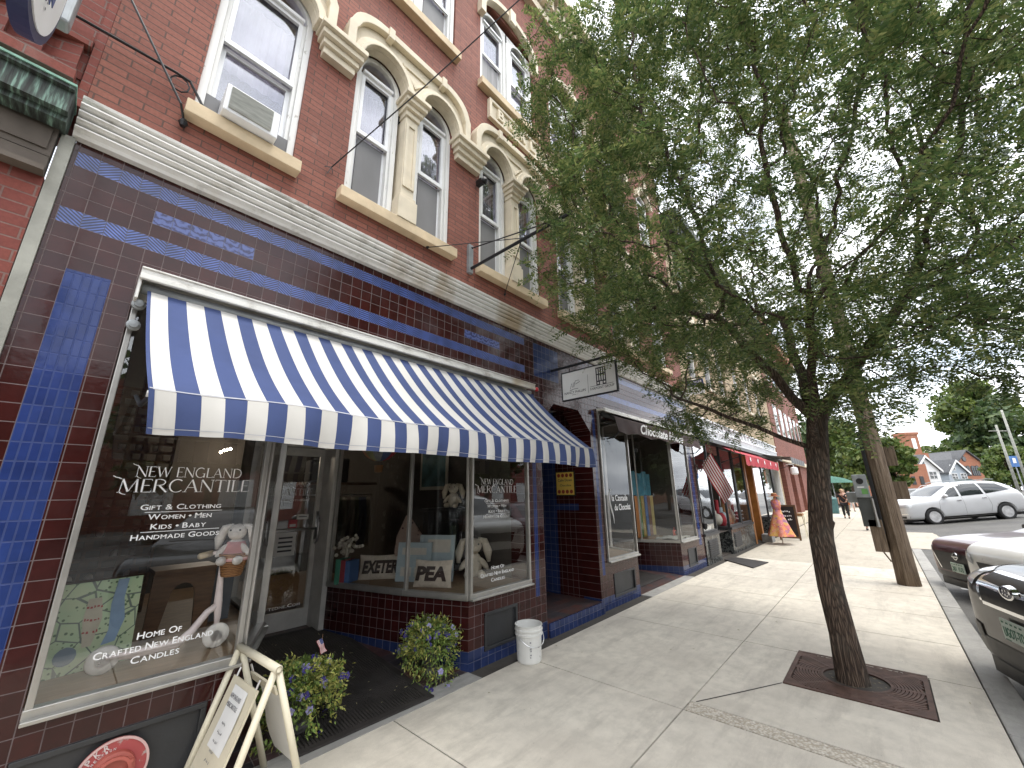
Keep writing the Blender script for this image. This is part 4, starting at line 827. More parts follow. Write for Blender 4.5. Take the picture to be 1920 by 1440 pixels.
a = R(232); r_ = .1375 * .97; p0 = Vector((3.60 + r_ * math.cos(a), 3.04 + r_ * math.sin(a), .14)); scrib(m, p0, (0, 0, 1), (math.sin(a), -math.cos(a), 0), .028, .15, 2, 0, .004)
m.build('lettering', pm('grey_print', (.25, .25, .27), .6), BK)
# flower pots
M['leaf_p'] = pm('pansy_leaf', (.15, .22, .045), .6, var=.5, scale=14)
M['leaf_y'] = pm('yellowing_leaf', (.36, .36, .09), .6, var=.4, scale=14)
M['violet'] = pm('violet_petal', (.045, .030, .22), .6, var=.4, scale=60)
M['pale_v'] = pm('pale_petal', (.30, .28, .50), .6, var=.3, scale=60)
M['pot'] = pm('dark_grey_pot', (.07, .068, .065), .6, var=.2)
def leaf(mb, p, d, nrm, l, wd, mi=0):
    p = Vector(p); d = Vector(d).normalized(); s_ = d.cross(Vector(nrm)); s_ = s_.normalized() if s_.length > 1e-4 else d.orthogonal().normalized(); n_ = s_.cross(d)
    mb.add([p, p + d * l * .45 + s_ * wd / 2 + n_ * l * .10, p + d * l, p + d * l * .45 - s_ * wd / 2 + n_ * l * .10], [(0, 1, 2, 3)], mi)
def pot(x, y, z, h, r, label, seed, flag=False):
    rd = random.Random(seed); T = thing('flower_pot', label, 'flower pot', (x, y, z))
    w = MB(); w.lathe([(.0, .0), (r * .55, 0), (r * .60, .03), (r * .42, .06), (r * .62, h * .5), (r * .98, h * .92), (r * 1.06, h * .93), (r * 1.06, h), (r * .93, h), (r * .85, h * .9), (0, h * .88)], (x, y, z), 28); w.build('pot', M['pot'], T, smooth=False)
    fo = MB(); fl = MB(); c_ = Vector((x, y, z + h)); Rr = r * 1.55
    for i in range(620):
        th = rd.random() * 2 * math.pi; ph = math.acos(1 - rd.random() * 1.25); rr = Rr * (0.7 + .45 * rd.random()) * (1 + .15 * math.sin(3 * th + seed))
        p0 = c_ + Vector((math.cos(th) * math.sin(ph) * 1.16, math.sin(th) * math.sin(ph) * 1.16, math.cos(ph) * .72 + .08)) * rr
        if ph > 1.4: p0.z -= rd.random() ** 2 * h * 1.1
        out = (p0 - c_).normalized(); st = c_ + Vector((out.x, out.y, 0)) * r * .6; 
        if i % 3 == 0: fo.tube([st, (st + p0) / 2 + Vector((0, 0, .06)), p0], .0022, 3, 0, cap=False)
        for k in range(7):
            d = (out * .5 + Vector((rd.gauss(0, .6), rd.gauss(0, .6), rd.gauss(-.1, .6)))).normalized(); leaf(fo, p0 + Vector((rd.gauss(0, .02), rd.gauss(0, .02), rd.gauss(0, .02))), d, Vector((rd.gauss(0, .5), rd.gauss(0, .5), 1)), .022 + .026 * rd.random(), .012 + .012 * rd.random(), 1 if rd.random() < .38 + .3 * math.sin(th * 2 + seed) else 0)
        if i % 9 == 0:
            nn = (out + Vector((-.5, -.8, .2))).normalized(); a_ = nn.orthogonal().normalized(); b_ = nn.cross(a_); q0 = p0 + out * .015; mi = 0 if rd.random() < .72 else 1
            for k in range(5):
                an = k * 2 * math.pi / 5 + i; e_ = a_ * math.cos(an) + b_ * math.sin(an); t_ = nn.cross(e_); L_ = .022 + .006 * rd.random()
                fl.add([q0, q0 + e_ * L_ * .6 + t_ * L_ * .6 + nn * .004, q0 + e_ * L_ * 1.15 + nn * .003, q0 + e_ * L_ * .6 - t_ * L_ * .6 + nn * .004], [(0, 1, 2, 3)], mi)
            fl.lathe([(.004, .003), (0, .006)], q0, 5, nn, 2)
    tag(fo.build('foliage', [M['leaf_p'], M['leaf_y']], T, fix=False)); fl.build('blossoms', [M['violet'], M['pale_v'], M['leaf_y']], T, fix=False); return T
pot(1.49, 3.50, .03, .24, .135, 'violet pansies in a dark pot behind the folding sign with a tiny flag', 3)
pot(2.70, 3.52, .03, .26, .135, 'violet pansies trailing from a dark pot beside the maroon tile corner', 8)
M['fred'] = pm('flag_red', (.36, .03, .04), .8, var=.12); M['fwhite'] = pm('flag_white', (.66, .64, .62), .8, var=.06); M['fblue'] = pm('flag_blue', (.025, .04, .16), .8, var=.1)
def flag(name, label, o, ux, uy, L_, H_, pole, wave=.04, seed=0, drape=0.0, canton=True):
    T = thing(name, label, 'flag', o); o = Vector(o); ux = Vector(ux).normalized(); uy = Vector(uy).normalized(); nn = ux.cross(uy); w = MB(); N = 16
    def P(a, b): 
        s_ = math.sin(a * 7 + b * 2 + seed); return o + ux * (L_ * a * (1 - .12 * drape)) + uy * (H_ * b * (1 - .45 * drape * a)) + nn * (wave * s_ * a * (1 + drape * 1.5)) + Vector((0, 0, -drape * .25 * L_ * a * a))
    for k in range(13):
        b0, b1 = -k / 13, -(k + 1) / 13; n0 = int(N * .4) if k < 7 and canton else 0
        w.grid([[P(i / N, b) for b in (b0, b1)] for i in range(n0, N + 1)], k % 2)
    if canton: w.grid([[P(i / N, -b * 7 / 13 / 6) for b in range(7)] for i in range(int(N * .4) + 1)], 2)
    for i in range(5 if canton else 0):
        for j in range(4):
            q = P(.04 + i * .075, -.06 - j * .125) + nn * .002; r_ = H_ * .022; w.add([q + ux * r_ * math.cos(k * 1.2566) * (1 if k % 2 == 0 else 1) + uy * r_ * math.sin(k * 1.2566) for k in range(5)], [(0, 1, 2, 3, 4)], 1)
    w.build('cloth', [M['fred'], M['fwhite'], M['fblue']], T, smooth=True, fix=False)
    w = MB(); w.tube([Vector(q) for q in pole], .012 if L_ > .4 else .003, 6); w.build('pole', M['wood'], T); return T
flag('small_flag', 'tiny striped stick flag stuck into the front pansies', (1.60, 3.47, .60), (.35, -.3, -.9), (.9, .3, .1), .10, .05, [(1.60, 3.48, .40), (1.605, 3.47, .63)], .008)
# dust: fallen leaflets on the mat and sidewalk
M['litter'] = pm('dry_leaf', (.42, .38, .22), .8, var=.3, scale=40)
rd = random.Random(4); w = MB()
for i in range(110):
    if i < 45: x, y = 1.5 + rd.random() * .9, 3.3 + rd.random() * 1.9; z = entry_z(x, y) + .016
    else: x, y = .5 + rd.random() * 11, -.3 + rd.random() * 3.4; z = .004
    if i > 45 and rd.random() < .5: y = -.34 - rd.random() * .35 + .05; z = .004 if y > -.34 else (.008 if y > -.53 else -.12)
    a = rd.random() * 6.28; leaf(w, (x, y, z), (math.cos(a), math.sin(a), .05), (0, 0, 1), .018 + .02 * rd.random(), .008)
tag(w.build('leaf_litter', M['litter'], fix=False), 'tiny dry leaflets scattered on the sidewalk and mat', 'leaf litter', None, 'stuff')
# ------------------------------------------------------------------ goods inside the first shop
def blob(mb, c, r, n=12, mi=0, ax=(0, 0, 1)):                      # ellipsoid; r = (radial, axial) or a number
    ra, rb = (r, r) if isinstance(r, (int, float)) else r; m_ = 8
    mb.lathe([(ra * math.sin(math.pi * i / m_), -rb * math.cos(math.pi * i / m_)) for i in range(m_ + 1)], c, n, ax, mi)
M['scoot'] = pm('pale_pink_enamel', (.80, .70, .67), .35, var=.04)
SCO = thing('kick_scooter', 'pale pink kick scooter standing in the left shop window', 'scooter', (.65, 3.67, .66))
w = MB(); w.tube([(.36, 3.68, .745), (.50, 3.675, .735), (.72, 3.67, .74), (.79, 3.67, .80), (.86, 3.67, .90), (.905, 3.67, .93)], [.018, .024, .026, .024, .022, .022], 10); w.obox((.56, 3.675, .752), (1, 0, 0), (0, 1, 0), (0, 0, 1), .36, .085, .018); w.build('deck', M['scoot'], SCO, smooth=True)
for x in (.37, .935):
    w = MB(); w.lathe([(.03, -.012), (.072, -.014), (.078, 0), (.072, .014), (.03, .012), (.03, -.012)], (x, 3.67, .740), 28, (0, 1, 0)); wo = w.build('wheel', pm('white_scooter_tyre', (.62, .60, .55), .5), SCO, smooth=True); w = MB(); w.lathe([(0, -.016), (.034, -.016), (.034, .016), (0, .016)], (x, 3.67, .740), 16, (0, 1, 0)); w.build('hub', M['steel'], wo)
w = MB(); w.tube([(.935, 3.70, .755), (.925, 3.67, .86), (.915, 3.67, .95), (.905, 3.67, 1.10), (.90, 3.67, 1.30)], [.012, .02, .026, .019, .017], 10); w.build('steering_column', M['scoot'], SCO, smooth=True)
w = MB(); w.tube([(.90, 3.67, 1.295), (.80, 3.64, 1.285)], .013, 8); w.tube([(.90, 3.67, 1.295), (.99, 3.82, 1.30)], .013, 8); hb = w.build('handlebar', M['scoot'], SCO)
w = MB(); w.tube([(.825, 3.66, 1.287), (.745, 3.60, 1.28)], .021, 10); w.build('grip', pm('tan_grip', (.45, .36, .22), .6), hb, smooth=True)
t = NT('wicker'); c_ = t.n('TexWave'); c_.wave_type = 'BANDS'; c_.bands_direction = 'Z'; c_.inputs['Scale'].default_value = 28; c_.inputs['Distortion'].default_value = 4; t.l(t.obj(), c_.inputs['Vector']); t.bump(c_.outputs['Fac'], .8, .006); M['wicker'] = t.done(t.ramp(c_.outputs['Fac'], [(.2, (.16, .06, .015)), (.7, (.44, .22, .08))]), .6)
w = MB(); w.lathe([(.0, 0), (.062, 0), (.066, .01), (.092, .145), (.098, .15), (.094, .158), (.084, .15), (.062, .02), (0, .015)], (.955, 3.62, 1.125), 24)
tag(w.build('wicker_basket', M['wicker'], smooth=True), 'small brown wicker basket hung on the scooter handlebar', 'basket')
M['plush'] = pm('grey_white_plush', (.70, .66, .61), .95, var=.1, scale=40, bump=.4, bscale=160)
def bunny(label, c, s, dress=None, face=(-.5, -.85, 0), plush='plush'):
    T = thing('plush_rabbit', label, 'soft toy', c); c = Vector(c); f_ = Vector(face).normalized(); sd = Vector((f_.y, -f_.x, 0))
    b_ = MB(); blob(b_, c + Vector((0, 0, .07)) * s, (.06 * s, .085 * s)); blob(b_, c + Vector((0, 0, .19)) * s + f_ * .01 * s, (.055 * s, .052 * s)); blob(b_, c + Vector((0, 0, .18)) * s + f_ * .05 * s, .026 * s)
    for q in (-1, 1):
        blob(b_, c + sd * .066 * s * q + Vector((0, 0, .08)) * s + f_ * .03 * s, (.02 * s, .05 * s), 10, 0, sd * q + Vector((0, 0, -1.2))); blob(b_, c + sd * .045 * s * q + f_ * .08 * s + Vector((0, 0, .02)) * s, (.028 * s, .05 * s), 10, 0, f_)
    b_.build('body', M[plush], T, smooth=True)
    for q in (-1, 1):
        e = MB(); e.tube([c + sd * .03 * s * q + Vector((0, 0, .235)) * s, c + sd * .075 * s * q + Vector((0, 0, .22)) * s, c + sd * .10 * s * q + Vector((0, 0, .15)) * s, c + sd * .105 * s * q + Vector((0, 0, .085)) * s], [.012 * s, .024 * s, .03 * s, .012 * s], 10); e.build('ear', M[plush], T, smooth=True)
        y_ = MB(); blob(y_, c + sd * .027 * s * q + Vector((0, 0, .205)) * s + f_ * .058 * s, .006 * s, 8); y_.build('eye', M['black'], T)
    if dress:
        d_ = MB(); d_.lathe([(.05 * s, .13 * s), (.062 * s, .10 * s), (.068 * s, .05 * s), (.09 * s, .015 * s)], c, 18); d_.build('dress', M[dress], T, smooth=True)
M['pinkd'] = pm('pink_dress', (.60, .30, .29), .8)
bunny('grey rabbit soft toy in a pink dress sitting in the wicker basket', (.955, 3.62, 1.215), 1.1, 'pinkd')
# illustrated map board
t = NT('town_map'); v, _ = swz(t, t.obj(), 0, 2); v1 = t.n('TexVoronoi', feature='DISTANCE_TO_EDGE'); v1.inputs['Scale'].default_value = 9; t.l(v, v1.inputs['Vector']); v2 = t.n('TexVoronoi'); v2.inputs['Scale'].default_value = 34; t.l(v, v2.inputs['Vector'])
c_ = t.ramp(t.noise(5, 3, t.obj()), [(.4, (.40, .56, .34)), (.6, (.48, .58, .36))]); c_ = t.mix(t.ramp(v1.outputs['Distance'], [(.02, (1, 1, 1)), (.035, (0, 0, 0))]), c_, (.13, .17, .14)); c_ = t.mix(t.ramp(v2.outputs['Distance'], [(.22, (1, 1, 1)), (.30, (0, 0, 0))]), c_, (.10, .17, .09)); M['map'] = t.done(c_, .35)
MP = thing('map_board', 'green illustrated town map board leaning in the left window corner', 'picture', (.32, 3.62, .66)); fm_ = frame_map((.13, 3.80, .665), (1, .14, 0), (-.02, .10, 1))
w = MB(); w.prism([(0, 0), (.39, 0), (.39, .50), (0, .50)], fm_, (0, .012, 0)); w.build('board', M['map'], MP)
w = MB(); w.prism([(.235, .12), (.26, .2), (.25, .35), (.265, .495), (.32, .495), (.31, .38), (.33, .25), (.30, .13)], lambda a, b: fm_(a, b) - Vector((0, .003, 0)), (0, .002, 0)); w.build('river', pm('map_blue', (.22, .33, .46), .4), MP)
w = MB(); w.prism([(.085 + .05 * math.cos(k * .524), .10 + .05 * math.sin(k * .524)) for k in range(12)], lambda a, b: fm_(a, b) - Vector((0, .004, 0)), (0, .002, 0)); w.build('seal', pm('map_seal', (.15, .21, .26), .4), MP)
w = MB(); w.prism([(.15, .13), (.19, .13), (.22, .28), (.20, .40), (.14, .40), (.13, .28)], lambda a, b: fm_(a, b) - Vector((0, .0035, 0)), (0, .001, 0)); w.build('town_label', pm('map_cream', (.48, .44, .33), .4), MP)
m = MB(); 
for i in range(3): scrib(m, fm_(.172, .34 - i * .07) - Vector((0, .006, 0)), (1, .14, 0), (0, .10, 1), .024, .07, i)
m.build('lettering', pm('map_red', (.33, .05, .04), .5), MP)
# carved screen, shelf block, lamps and wooden stool behind the left pane
w = MB(); sx0, sx1, sy, = .14, .72, 5.35
for i in range(6): w.box(sx0 + i * (sx1 - sx0) / 5 - .012, sx0 + i * (sx1 - sx0) / 5 + .012, sy, sy + .03, .66, 2.75)
for i in range(24):
    z = .70 + i * .088; w.box(sx0, sx1, sy + .002, sy + .028, z, z + .03)
    for k in range(5):
        if (i + k) % 2: w.box(sx0 + k * .116 + .012, sx0 + k * .116 + .045, sy + .004, sy + .026, z + .03, z + .088)
tag(w.build('carved_screen', M['wood']), 'brown openwork wooden screen standing behind the scooter window', 'screen')
rd = random.Random(9); lm_ = None
for i in range(9):
    for k in range(4):
        if rd.random() > .55: continue
        p_ = (.2 + k * .13, 5.46, .78 + i * .2)
        if lm_ is None: w = MB(); blob(w, (0, 0, 0), (.05, .03), 8, 0, (1, 0, 0)); lm_ = w.build('folded_linen', M['plush']); o = lm_
        else: o = lm_.copy(); COL.objects.link(o)
        o.location = p_; tag(o, 'pale rolled linen showing through the carved screen', 'linen', 'rolled linens behind the carved screen')
w = MB(); w.prism([(.62, .66), (.70, .66), (.74, .92)] + [(.82 + .08 * math.cos(R(180 - k * 18)), .92 + .10 * math.sin(R(180 - k * 18))) for k in range(11)] + [(.92, .66), (1.02, .66), (1.02, 1.10), (.62, 1.10)], XZ(4.3), (0, .03, 0)); w.box(.62, 1.02, 4.28, 4.6, 1.10, 1.13); tag(w.build('carved_stool', M['wood']), 'dark carved wooden stool with an arched front behind the scooter', 'stool')
gb = thing('game_box', 'tall grey game box lettered SCRABLE beside the scooter post', 'box', (1.12, 4.3, .66)) if 0 else None
w = MB(); w.box(1.0, 1.20, 4.45, 4.52, .66, 1.12); gx = w.build('game_box', pm('slate_box', (.10, .11, .12), .6)); tag(gx, 'tall slate grey box standing beside the scooter column', 'box')
for i, (x, y, z) in enumerate(((1.05, 5.0, 2.13), (1.11, 5.15, 2.165), (1.17, 5.3, 2.19), (1.23, 5.45, 2.215))):
    w = MB(); blob(w, (x * 1.6, (y + .0) * 1.6, 1.66 + (z - 1.66) * 1.6), .022, 8); o = w.build('ceiling_bulb', emit_mat('lit_bulb', (1, .9, .75), 8) if i == 0 else bpy.data.materials['lit_bulb']); tag(o, ('nearest', 'second', 'third', 'farthest')[i] + ' small lit bulb in the row under the shop ceiling', 'bulb', 'lit ceiling bulbs'); ld = bpy.data.lights.new('bulb_light', 'POINT'); ld.energy = 2.5; ld.shadow_soft_size = .03; ld.color = (1, .86, .68); lo_ = bpy.data.objects.new('bulb_light', ld); COL.objects.link(lo_); lo_.location = (x * 1.6, y * 1.6 - .05, 1.66 + (z - 1.66) * 1.6 - .06)
# right bay
M['linen'] = pm('natural_linen', (.52, .46, .37), .9, var=.1, scale=30, bump=.2, bscale=200)
def pillow(label, word, c, ux, w_, h_, dark=False, th=.11):
    T = thing('lettered_pillow', label, 'pillow', c); c = Vector(c); ux = Vector(ux).normalized(); uz = Vector((0, 0, 1)); nn = ux.cross(uz); uz = (uz - nn * .16).normalized(); b_ = MB(); N = 14
    for sg in (-1, 1):
        b_.grid([[c + ux * w_ * (i / N - .5) * (1 - .10 * (1 - abs(2 * j / N - 1)) ** .6 * 0 - .06 * math.sin(math.pi * j / N)) + uz * (h_ * (j / N) * (1 - .0) + h_ * .05 * (math.sin(math.pi * i / N) * -1 if j == N else 0)) + nn * sg * th * .5 * (max(0, math.sin(math.pi * i / N)) * max(0, math.sin(math.pi * j / N))) ** .55 for j in range(N + 1)] for i in range(N + 1)])
    b_.build('cushion', M['linen'], T, smooth=True)
    m = MB(); add_text(m, word, c + uz * h_ * .30 + nn * (th * .5 + .004), ux, uz + ux * .12, h_ * .48, w_ * .80, bold=.05, depth=.003); m.build('lettering', pm('dark_brown_print', (.035, .022, .018), .8), T)
ux2 = Vector((.50, -.86, 0))
pillow('natural linen pillow printed PEA standing against the angled glass', 'PEA', (3.02, 3.96, .665), ux2, .46, .29)
pillow('linen pillow printed EXETER leaning behind the pale blue box', 'EXETER', (2.90, 4.86, .665), (.75, -.66, 0), .54, .29)
M['pblue'] = pm('pale_blue_box', (.36, .44, .46), .6, var=.06); M['ppale'] = pm('pale_print', (.55, .52, .44), .6, var=.1)
for lab, c_, w_, h_, pr in (('pale blue boxed picture frame behind the PEA pillow', (3.08, 4.42, .665), .44, .44, 0), ('larger pale blue framed print behind the boxed picture', (3.28, 4.24, .665), .46, .52, 1)):
    T = thing('framed_picture', lab, 'picture', c_); c_ = Vector(c_); nn = ux2.cross(Vector((0, 0, 1))); f_ = frame_map(c_, ux2, (nn * -.12 + Vector((0, 0, 1))))
    w = MB(); w.prism([(-w_ / 2, 0), (w_ / 2, 0), (w_ / 2, h_), (-w_ / 2, h_)], f_, nn * .03); w.build('frame', M['pblue'], T)
    w = MB()
    for (a, b, c2, d2) in (((-.16, .16, .30, .38), (-.16, -.02, .06, .16), (.02, .10, .06, .16)) if not pr else ((-.12, .18, .32, .47), (.0, .2, .05, .18))): w.prism([(a, c2), (b, c2), (b, d2), (a, d2)], lambda p, q: f_(p, q) + nn * .03, nn * .003)
    w.build('print', M['ppale'], T)
t = NT('speckled_fabric'); vv = t.n('TexVoronoi'); vv.inputs['Scale'].default_value = 16; t.l(t.obj(), vv.inputs['Vector']); M['speck'] = t.done(t.ramp(vv.outputs['Distance'], [(.16, (.07, .03, .035)), (.24, (.33, .24, .19))]), .9)
w = MB(); w.add([(2.98, 4.75, .68), (3.42, 4.5, .68), (3.75, 4.85, .68), (3.3, 5.15, .68), (3.05, 4.8, 1.15), (3.38, 4.62, 1.12), (3.55, 4.9, 1.12), (3.3, 5.0, 1.15), (3.24, 4.85, 1.46)], [(0, 1, 5, 4), (1, 2, 6, 5), (2, 3, 7, 6), (3, 0, 4, 7), (4, 5, 8), (5, 6, 8), (6, 7, 8), (7, 4, 8), (3, 2, 1, 0)]); tag(w.build('speckled_cushion', M['speck'], bevel=.03), 'tall pointed beige cushion speckled with dark spots', 'cushion')
w = MB(); w.box(3.36, 3.96, 4.62, 4.66, .66, 1.46); w.box(3.32, 3.98, 4.50, 4.66, 1.46, 1.50); w.box(3.36, 3.44, 4.54, 4.62, .66, 1.46); w.box(3.84, 3.96, 4.54, 4.62, .66, 1.46); w.box(3.44, 3.84, 4.54, 4.62, 1.30, 1.46); tag(w.build('mantel', M['black'], bevel=.005), 'black mantel surround carrying the white rabbit', 'mantel')
M['plush_w'] = pm('cream_plush', (.62, .56, .44), .95, var=.08, scale=30, bump=.4, bscale=120)
bunny('big cream rabbit soft toy sitting on the black mantel', (3.82, 4.58, 1.50), 1.35, None, (-.8, -.5, 0), 'plush_w')
bunny('very large cream rabbit soft toy low beside the corner post', (3.78, 4.1, .66), 1.9, None, (-.6, -.8, 0), 'plush_w')
for i, (cname, col) in enumerate((('green', (.05, .20, .13)), ('dark red', (.22, .03, .04)), ('blue', (.05, .12, .28)))):
    w = MB(); w.obox((2.50 + .035 * i, 5.06 - .05 * i, .80), ux2, ux2.cross(Vector((0, 0, 1))), (0, 0, 1), .07, .2, .28 - .02 * i); tag(w.build('cloth_book', pm(cname.replace(' ', '_') + '_cloth', col, .7), bevel=.006), cname + ' upright book left of the EXETER pillow', 'book')
w = MB(); rd = random.Random(5)
for i in range(60): blob(w, (2.56 + rd.gauss(0, .06), 5.1 + rd.gauss(0, .06), 1.08 + rd.gauss(0, .045)), .022, 6)
w.tube([(2.56, 5.1, .66), (2.56, 5.1, 1.05)], .02, 6); tag(w.build('dried_bouquet', M['ppale']), 'dried cream hydrangea bouquet in the window corner', 'bouquet')
# clothes rail, shelf and hats
RA = thing('clothes_rail', 'rail of hanging muted clothes below a wooden shelf', 'clothes rail', (2.9, 6.7, .2))
w = MB(); w.box(2.55, 3.75, 6.6, 6.95, 1.86, 1.90); w.build('shelf', M['wood'], RA); w = MB(); w.tube([(2.55, 6.75, 1.70), (3.75, 6.75, 1.70)], .012, 6); w.build('rail', M['steel'], RA)
gm = [pm('garment_%s' % n_, c_, .9) for n_, c_ in (('taupe', (.16, .125, .10)), ('sage', (.15, .17, .12)), ('rust', (.20, .10, .065)), ('navy', (.06, .075, .13)), ('cream', (.34, .31, .25)))]
rd = random.Random(2)
for i in range(16):
    x = 2.6 + i * .07; w = MB(); w.grid([[(x + .012 * math.sin(j * 2 + k), 6.55 + .4 * j / 5 + (.07 - .02 * k if k < 3 and j in (0, 5) else 0) * (1 if j == 0 else -1), 1.66 - .16 * k) for j in range(6)] for k in range(6)]); w.build('garment', gm[rd.randrange(5)], RA, fix=False)
w = MB(); w.box(2.62, 2.95, 6.65, 6.9, 1.90, 2.25); tag(w.build('dark_bag', M['dark'], bevel=.03), 'wide dark bag on the left of the shelf above the clothes rail', 'bag'); w = MB(); w.box(3.0, 3.25, 6.65, 6.9, 1.90, 2.3); tag(w.build('dark_bag', M['dark'], bevel=.03), 'narrow dark bag on the right of the shelf above the clothes rail', 'bag')
BLN = thing('toy_balloon', 'striped hanging hot air balloon toy under the awning edge', 'balloon', (2.9, 5.0, 2.2)); cols = [(.40, .42, .24), (.30, .32, .36), (.10, .14, .30), (.42, .05, .06), (.52, .22, .12)]
for g_ in range(10):
    w = MB(); c_ = Vector((2.85, 5.0, 2.42)); w.grid([[c_ + Vector((.27 * math.sin(p_) * math.cos(a), .27 * math.sin(p_) * math.sin(a), -.30 * math.cos(p_) if p_ < 1.57 else -.25 * math.cos(p_))) for p_ in [.2 + .27 * j for j in range(11)]] for a in [g_ * .6283 + .157 * i for i in range(5)]]); w.build('gore', pm('balloon_gore_%s' % 'abcdefghij'[g_], cols[g_ % 5], .7), BLN, smooth=True)
w = MB(); w.lathe([(.05, 0), (.06, .09)], (2.85, 5.0, 1.98), 10); w.build('basket', M['wicker'], BLN)
AR = thing('wall_picture', 'teal painting hung on the beige side wall of the shop', 'picture', (3.9, 5.3, 2.0)); w = MB(); w.box(3.955, 3.975, 4.9, 5.6, 1.75, 2.4); w.build('frame', M['ppale'], AR); w = MB(); w.box(3.950, 3.955, 4.95, 5.55, 1.8, 2.35); w.build('canvas', pm('teal_paint', (.10, .20, .21), .7, var=.5, scale=5), AR)
# chocolate shop window
w = MB(); w.box(8.55, 10.0, 5.6, 5.7, .6, 3.0); tag(w.build('inner_brick_wall', M['brick_old']), 'dark brick wall inside the chocolate shop', 'wall')
n = 30; w = MB(); w.grid([[(8.82 + 1.08 * i / n, 4.25 + .03 * math.sin(i * 1.1), 2.12 - .11 * j + .03 * math.sin(i * .4)) for j in range(6)] for i in range(n + 1)]); tag(w.build('teal_drape', pm('teal_silk', (.045, .20, .27), .5, var=.3)), 'teal cloth swag across the chocolate shop window', 'drape')
for i, (cn, col) in enumerate((('orange', (.42, .17, .045)), ('green', (.10, .19, .07)), ('ochre', (.36, .27, .07)), ('blue', (.06, .12, .26)), ('brown', (.17, .08, .04)), ('yellow', (.44, .36, .12)))):
    w = MB(); x0 = 8.86 + i * .17; w.grid([[(x0 + .15 * k / 4, 4.22 + .02 * math.sin(k * 1.6), 1.58 - .15 * j) for j in range(7)] for k in range(5)]); tag(w.build('ribbon_banner', pm(cn + '_ribbon', col, .6, var=.2, stretch=(3, 1, .3))), cn + ' hanging ribbon banner below the teal drape', 'banner')
w = MB()
for k in range(5): a = k * 2 * math.pi / 5 + .3; w.tube([(9.4, 3.62, .80), (9.4 + .10 * math.cos(a), 3.60, .80 + .10 * math.sin(a))], [.022, .006], 6)
tag(w.build('starfish', pm('red_starfish', (.35, .06, .04), .7)), 'red starfish in the chocolate shop window', 'starfish')
w = MB(); w.grid([[(9.0 + .85 * i / 8, 3.42 + .5 * j / 5, .67 + .03 * math.sin(i * 1.7 + j)) for j in range(6)] for i in range(9)]); tag(w.build('window_cloth', pm('pale_cloth', (.26, .27, .24), .8, var=.15)), 'pale rumpled cloth on the chocolate shop window floor', 'cloth')
# ------------------------------------------------------------------ street tree in its grate
t = NT('bark'); v = t.scaled(t.obj(), (1, 1, .13)); vo_ = t.n('TexVoronoi', feature='DISTANCE_TO_EDGE'); vo_.inputs['Scale'].default_value = 52; nzv = t.n('TexNoise'); nzv.inputs['Scale'].default_value = 9; t.l(v, nzv.inputs['Vector']); vm = t.n('VectorMath', operation='ADD'); t.l(v, vm.inputs[0]); vs_ = t.n('VectorMath', operation='SCALE'); vs_.inputs['Scale'].default_value = .11; t.l(nzv.outputs['Color'], vs_.inputs[0]); t.l(vs_.outputs[0], vm.inputs[1]); t.l(vm.outputs[0], vo_.inputs['Vector'])
n = t.noise(50, 5, v); hgt = t.math('ADD', t.math('MULTIPLY', t.math('MINIMUM', vo_.outputs['Distance'], .25), 3), t.math('MULTIPLY', n, .4)); c = t.ramp(hgt, [(.15, (.022, .014, .010)), (.55, (.085, .056, .038)), (1, (.15, .105, .075))]); c = t.mix(t.ramp(t.noise(3, 4, t.obj()), [(.5, (0, 0, 0)), (.75, (.5, .5, .5))]), c, (.14, .14, .115)); t.bump(hgt, .9, .02); M['bark'] = t.done(c, .9)
def leaf_mat(name, stops, tr=.35):
    t = NT(name); g_ = t.n('NewGeometry'); c = t.ramp(g_.outputs['Random Per Island'], stops); nz_ = t.noise(1.1, 3, t.obj()); c = t.mix(.6, c, t.ramp(nz_, [(.35, (.55, .62, .55)), (.65, (1.35, 1.3, 1.1))]), 'MULTIPLY')
    t.done(c, .45); tl_ = t.n('BsdfTranslucent'); t.l(c, tl_.inputs['Color']); ms = t.n('MixShader'); ms.inputs[0].default_value = tr; t.l(t.b.outputs[0], ms.inputs[1]); t.l(tl_.outputs[0], ms.inputs[2]); t.l(ms.outputs[0], t.out.inputs['Surface']); return t.m
M['leaf'] = leaf_mat('locust_leaf', [(0, (.060, .110, .040)), (.40, (.125, .190, .066)), (.75, (.205, .255, .092)), (1, (.33, .34, .145))], .55)
def np_mesh(name, V, quads, mat, parent=None, smooth=False, island=None):
    me = bpy.data.meshes.new(name); nv, nf = len(V), len(quads); k = quads.shape[1]
    me.vertices.add(nv); me.vertices.foreach_set('co', V.astype(np.float32).ravel()); me.loops.add(nf * k); me.loops.foreach_set('vertex_index', quads.astype(np.int32).ravel()); me.polygons.add(nf)
    me.polygons.foreach_set('loop_start', np.arange(0, nf * k, k, dtype=np.int32)); me.polygons.foreach_set('loop_total', np.full(nf, k, np.int32)); me.materials.append(mat)
    if smooth: me.polygons.foreach_set('use_smooth', np.ones(nf, bool))
    me.update(calc_edges=True); o = bpy.data.objects.new(name, me); COL.objects.link(o)
    if parent: o.parent = parent
    return o
from mathutils.kdtree import KDTree
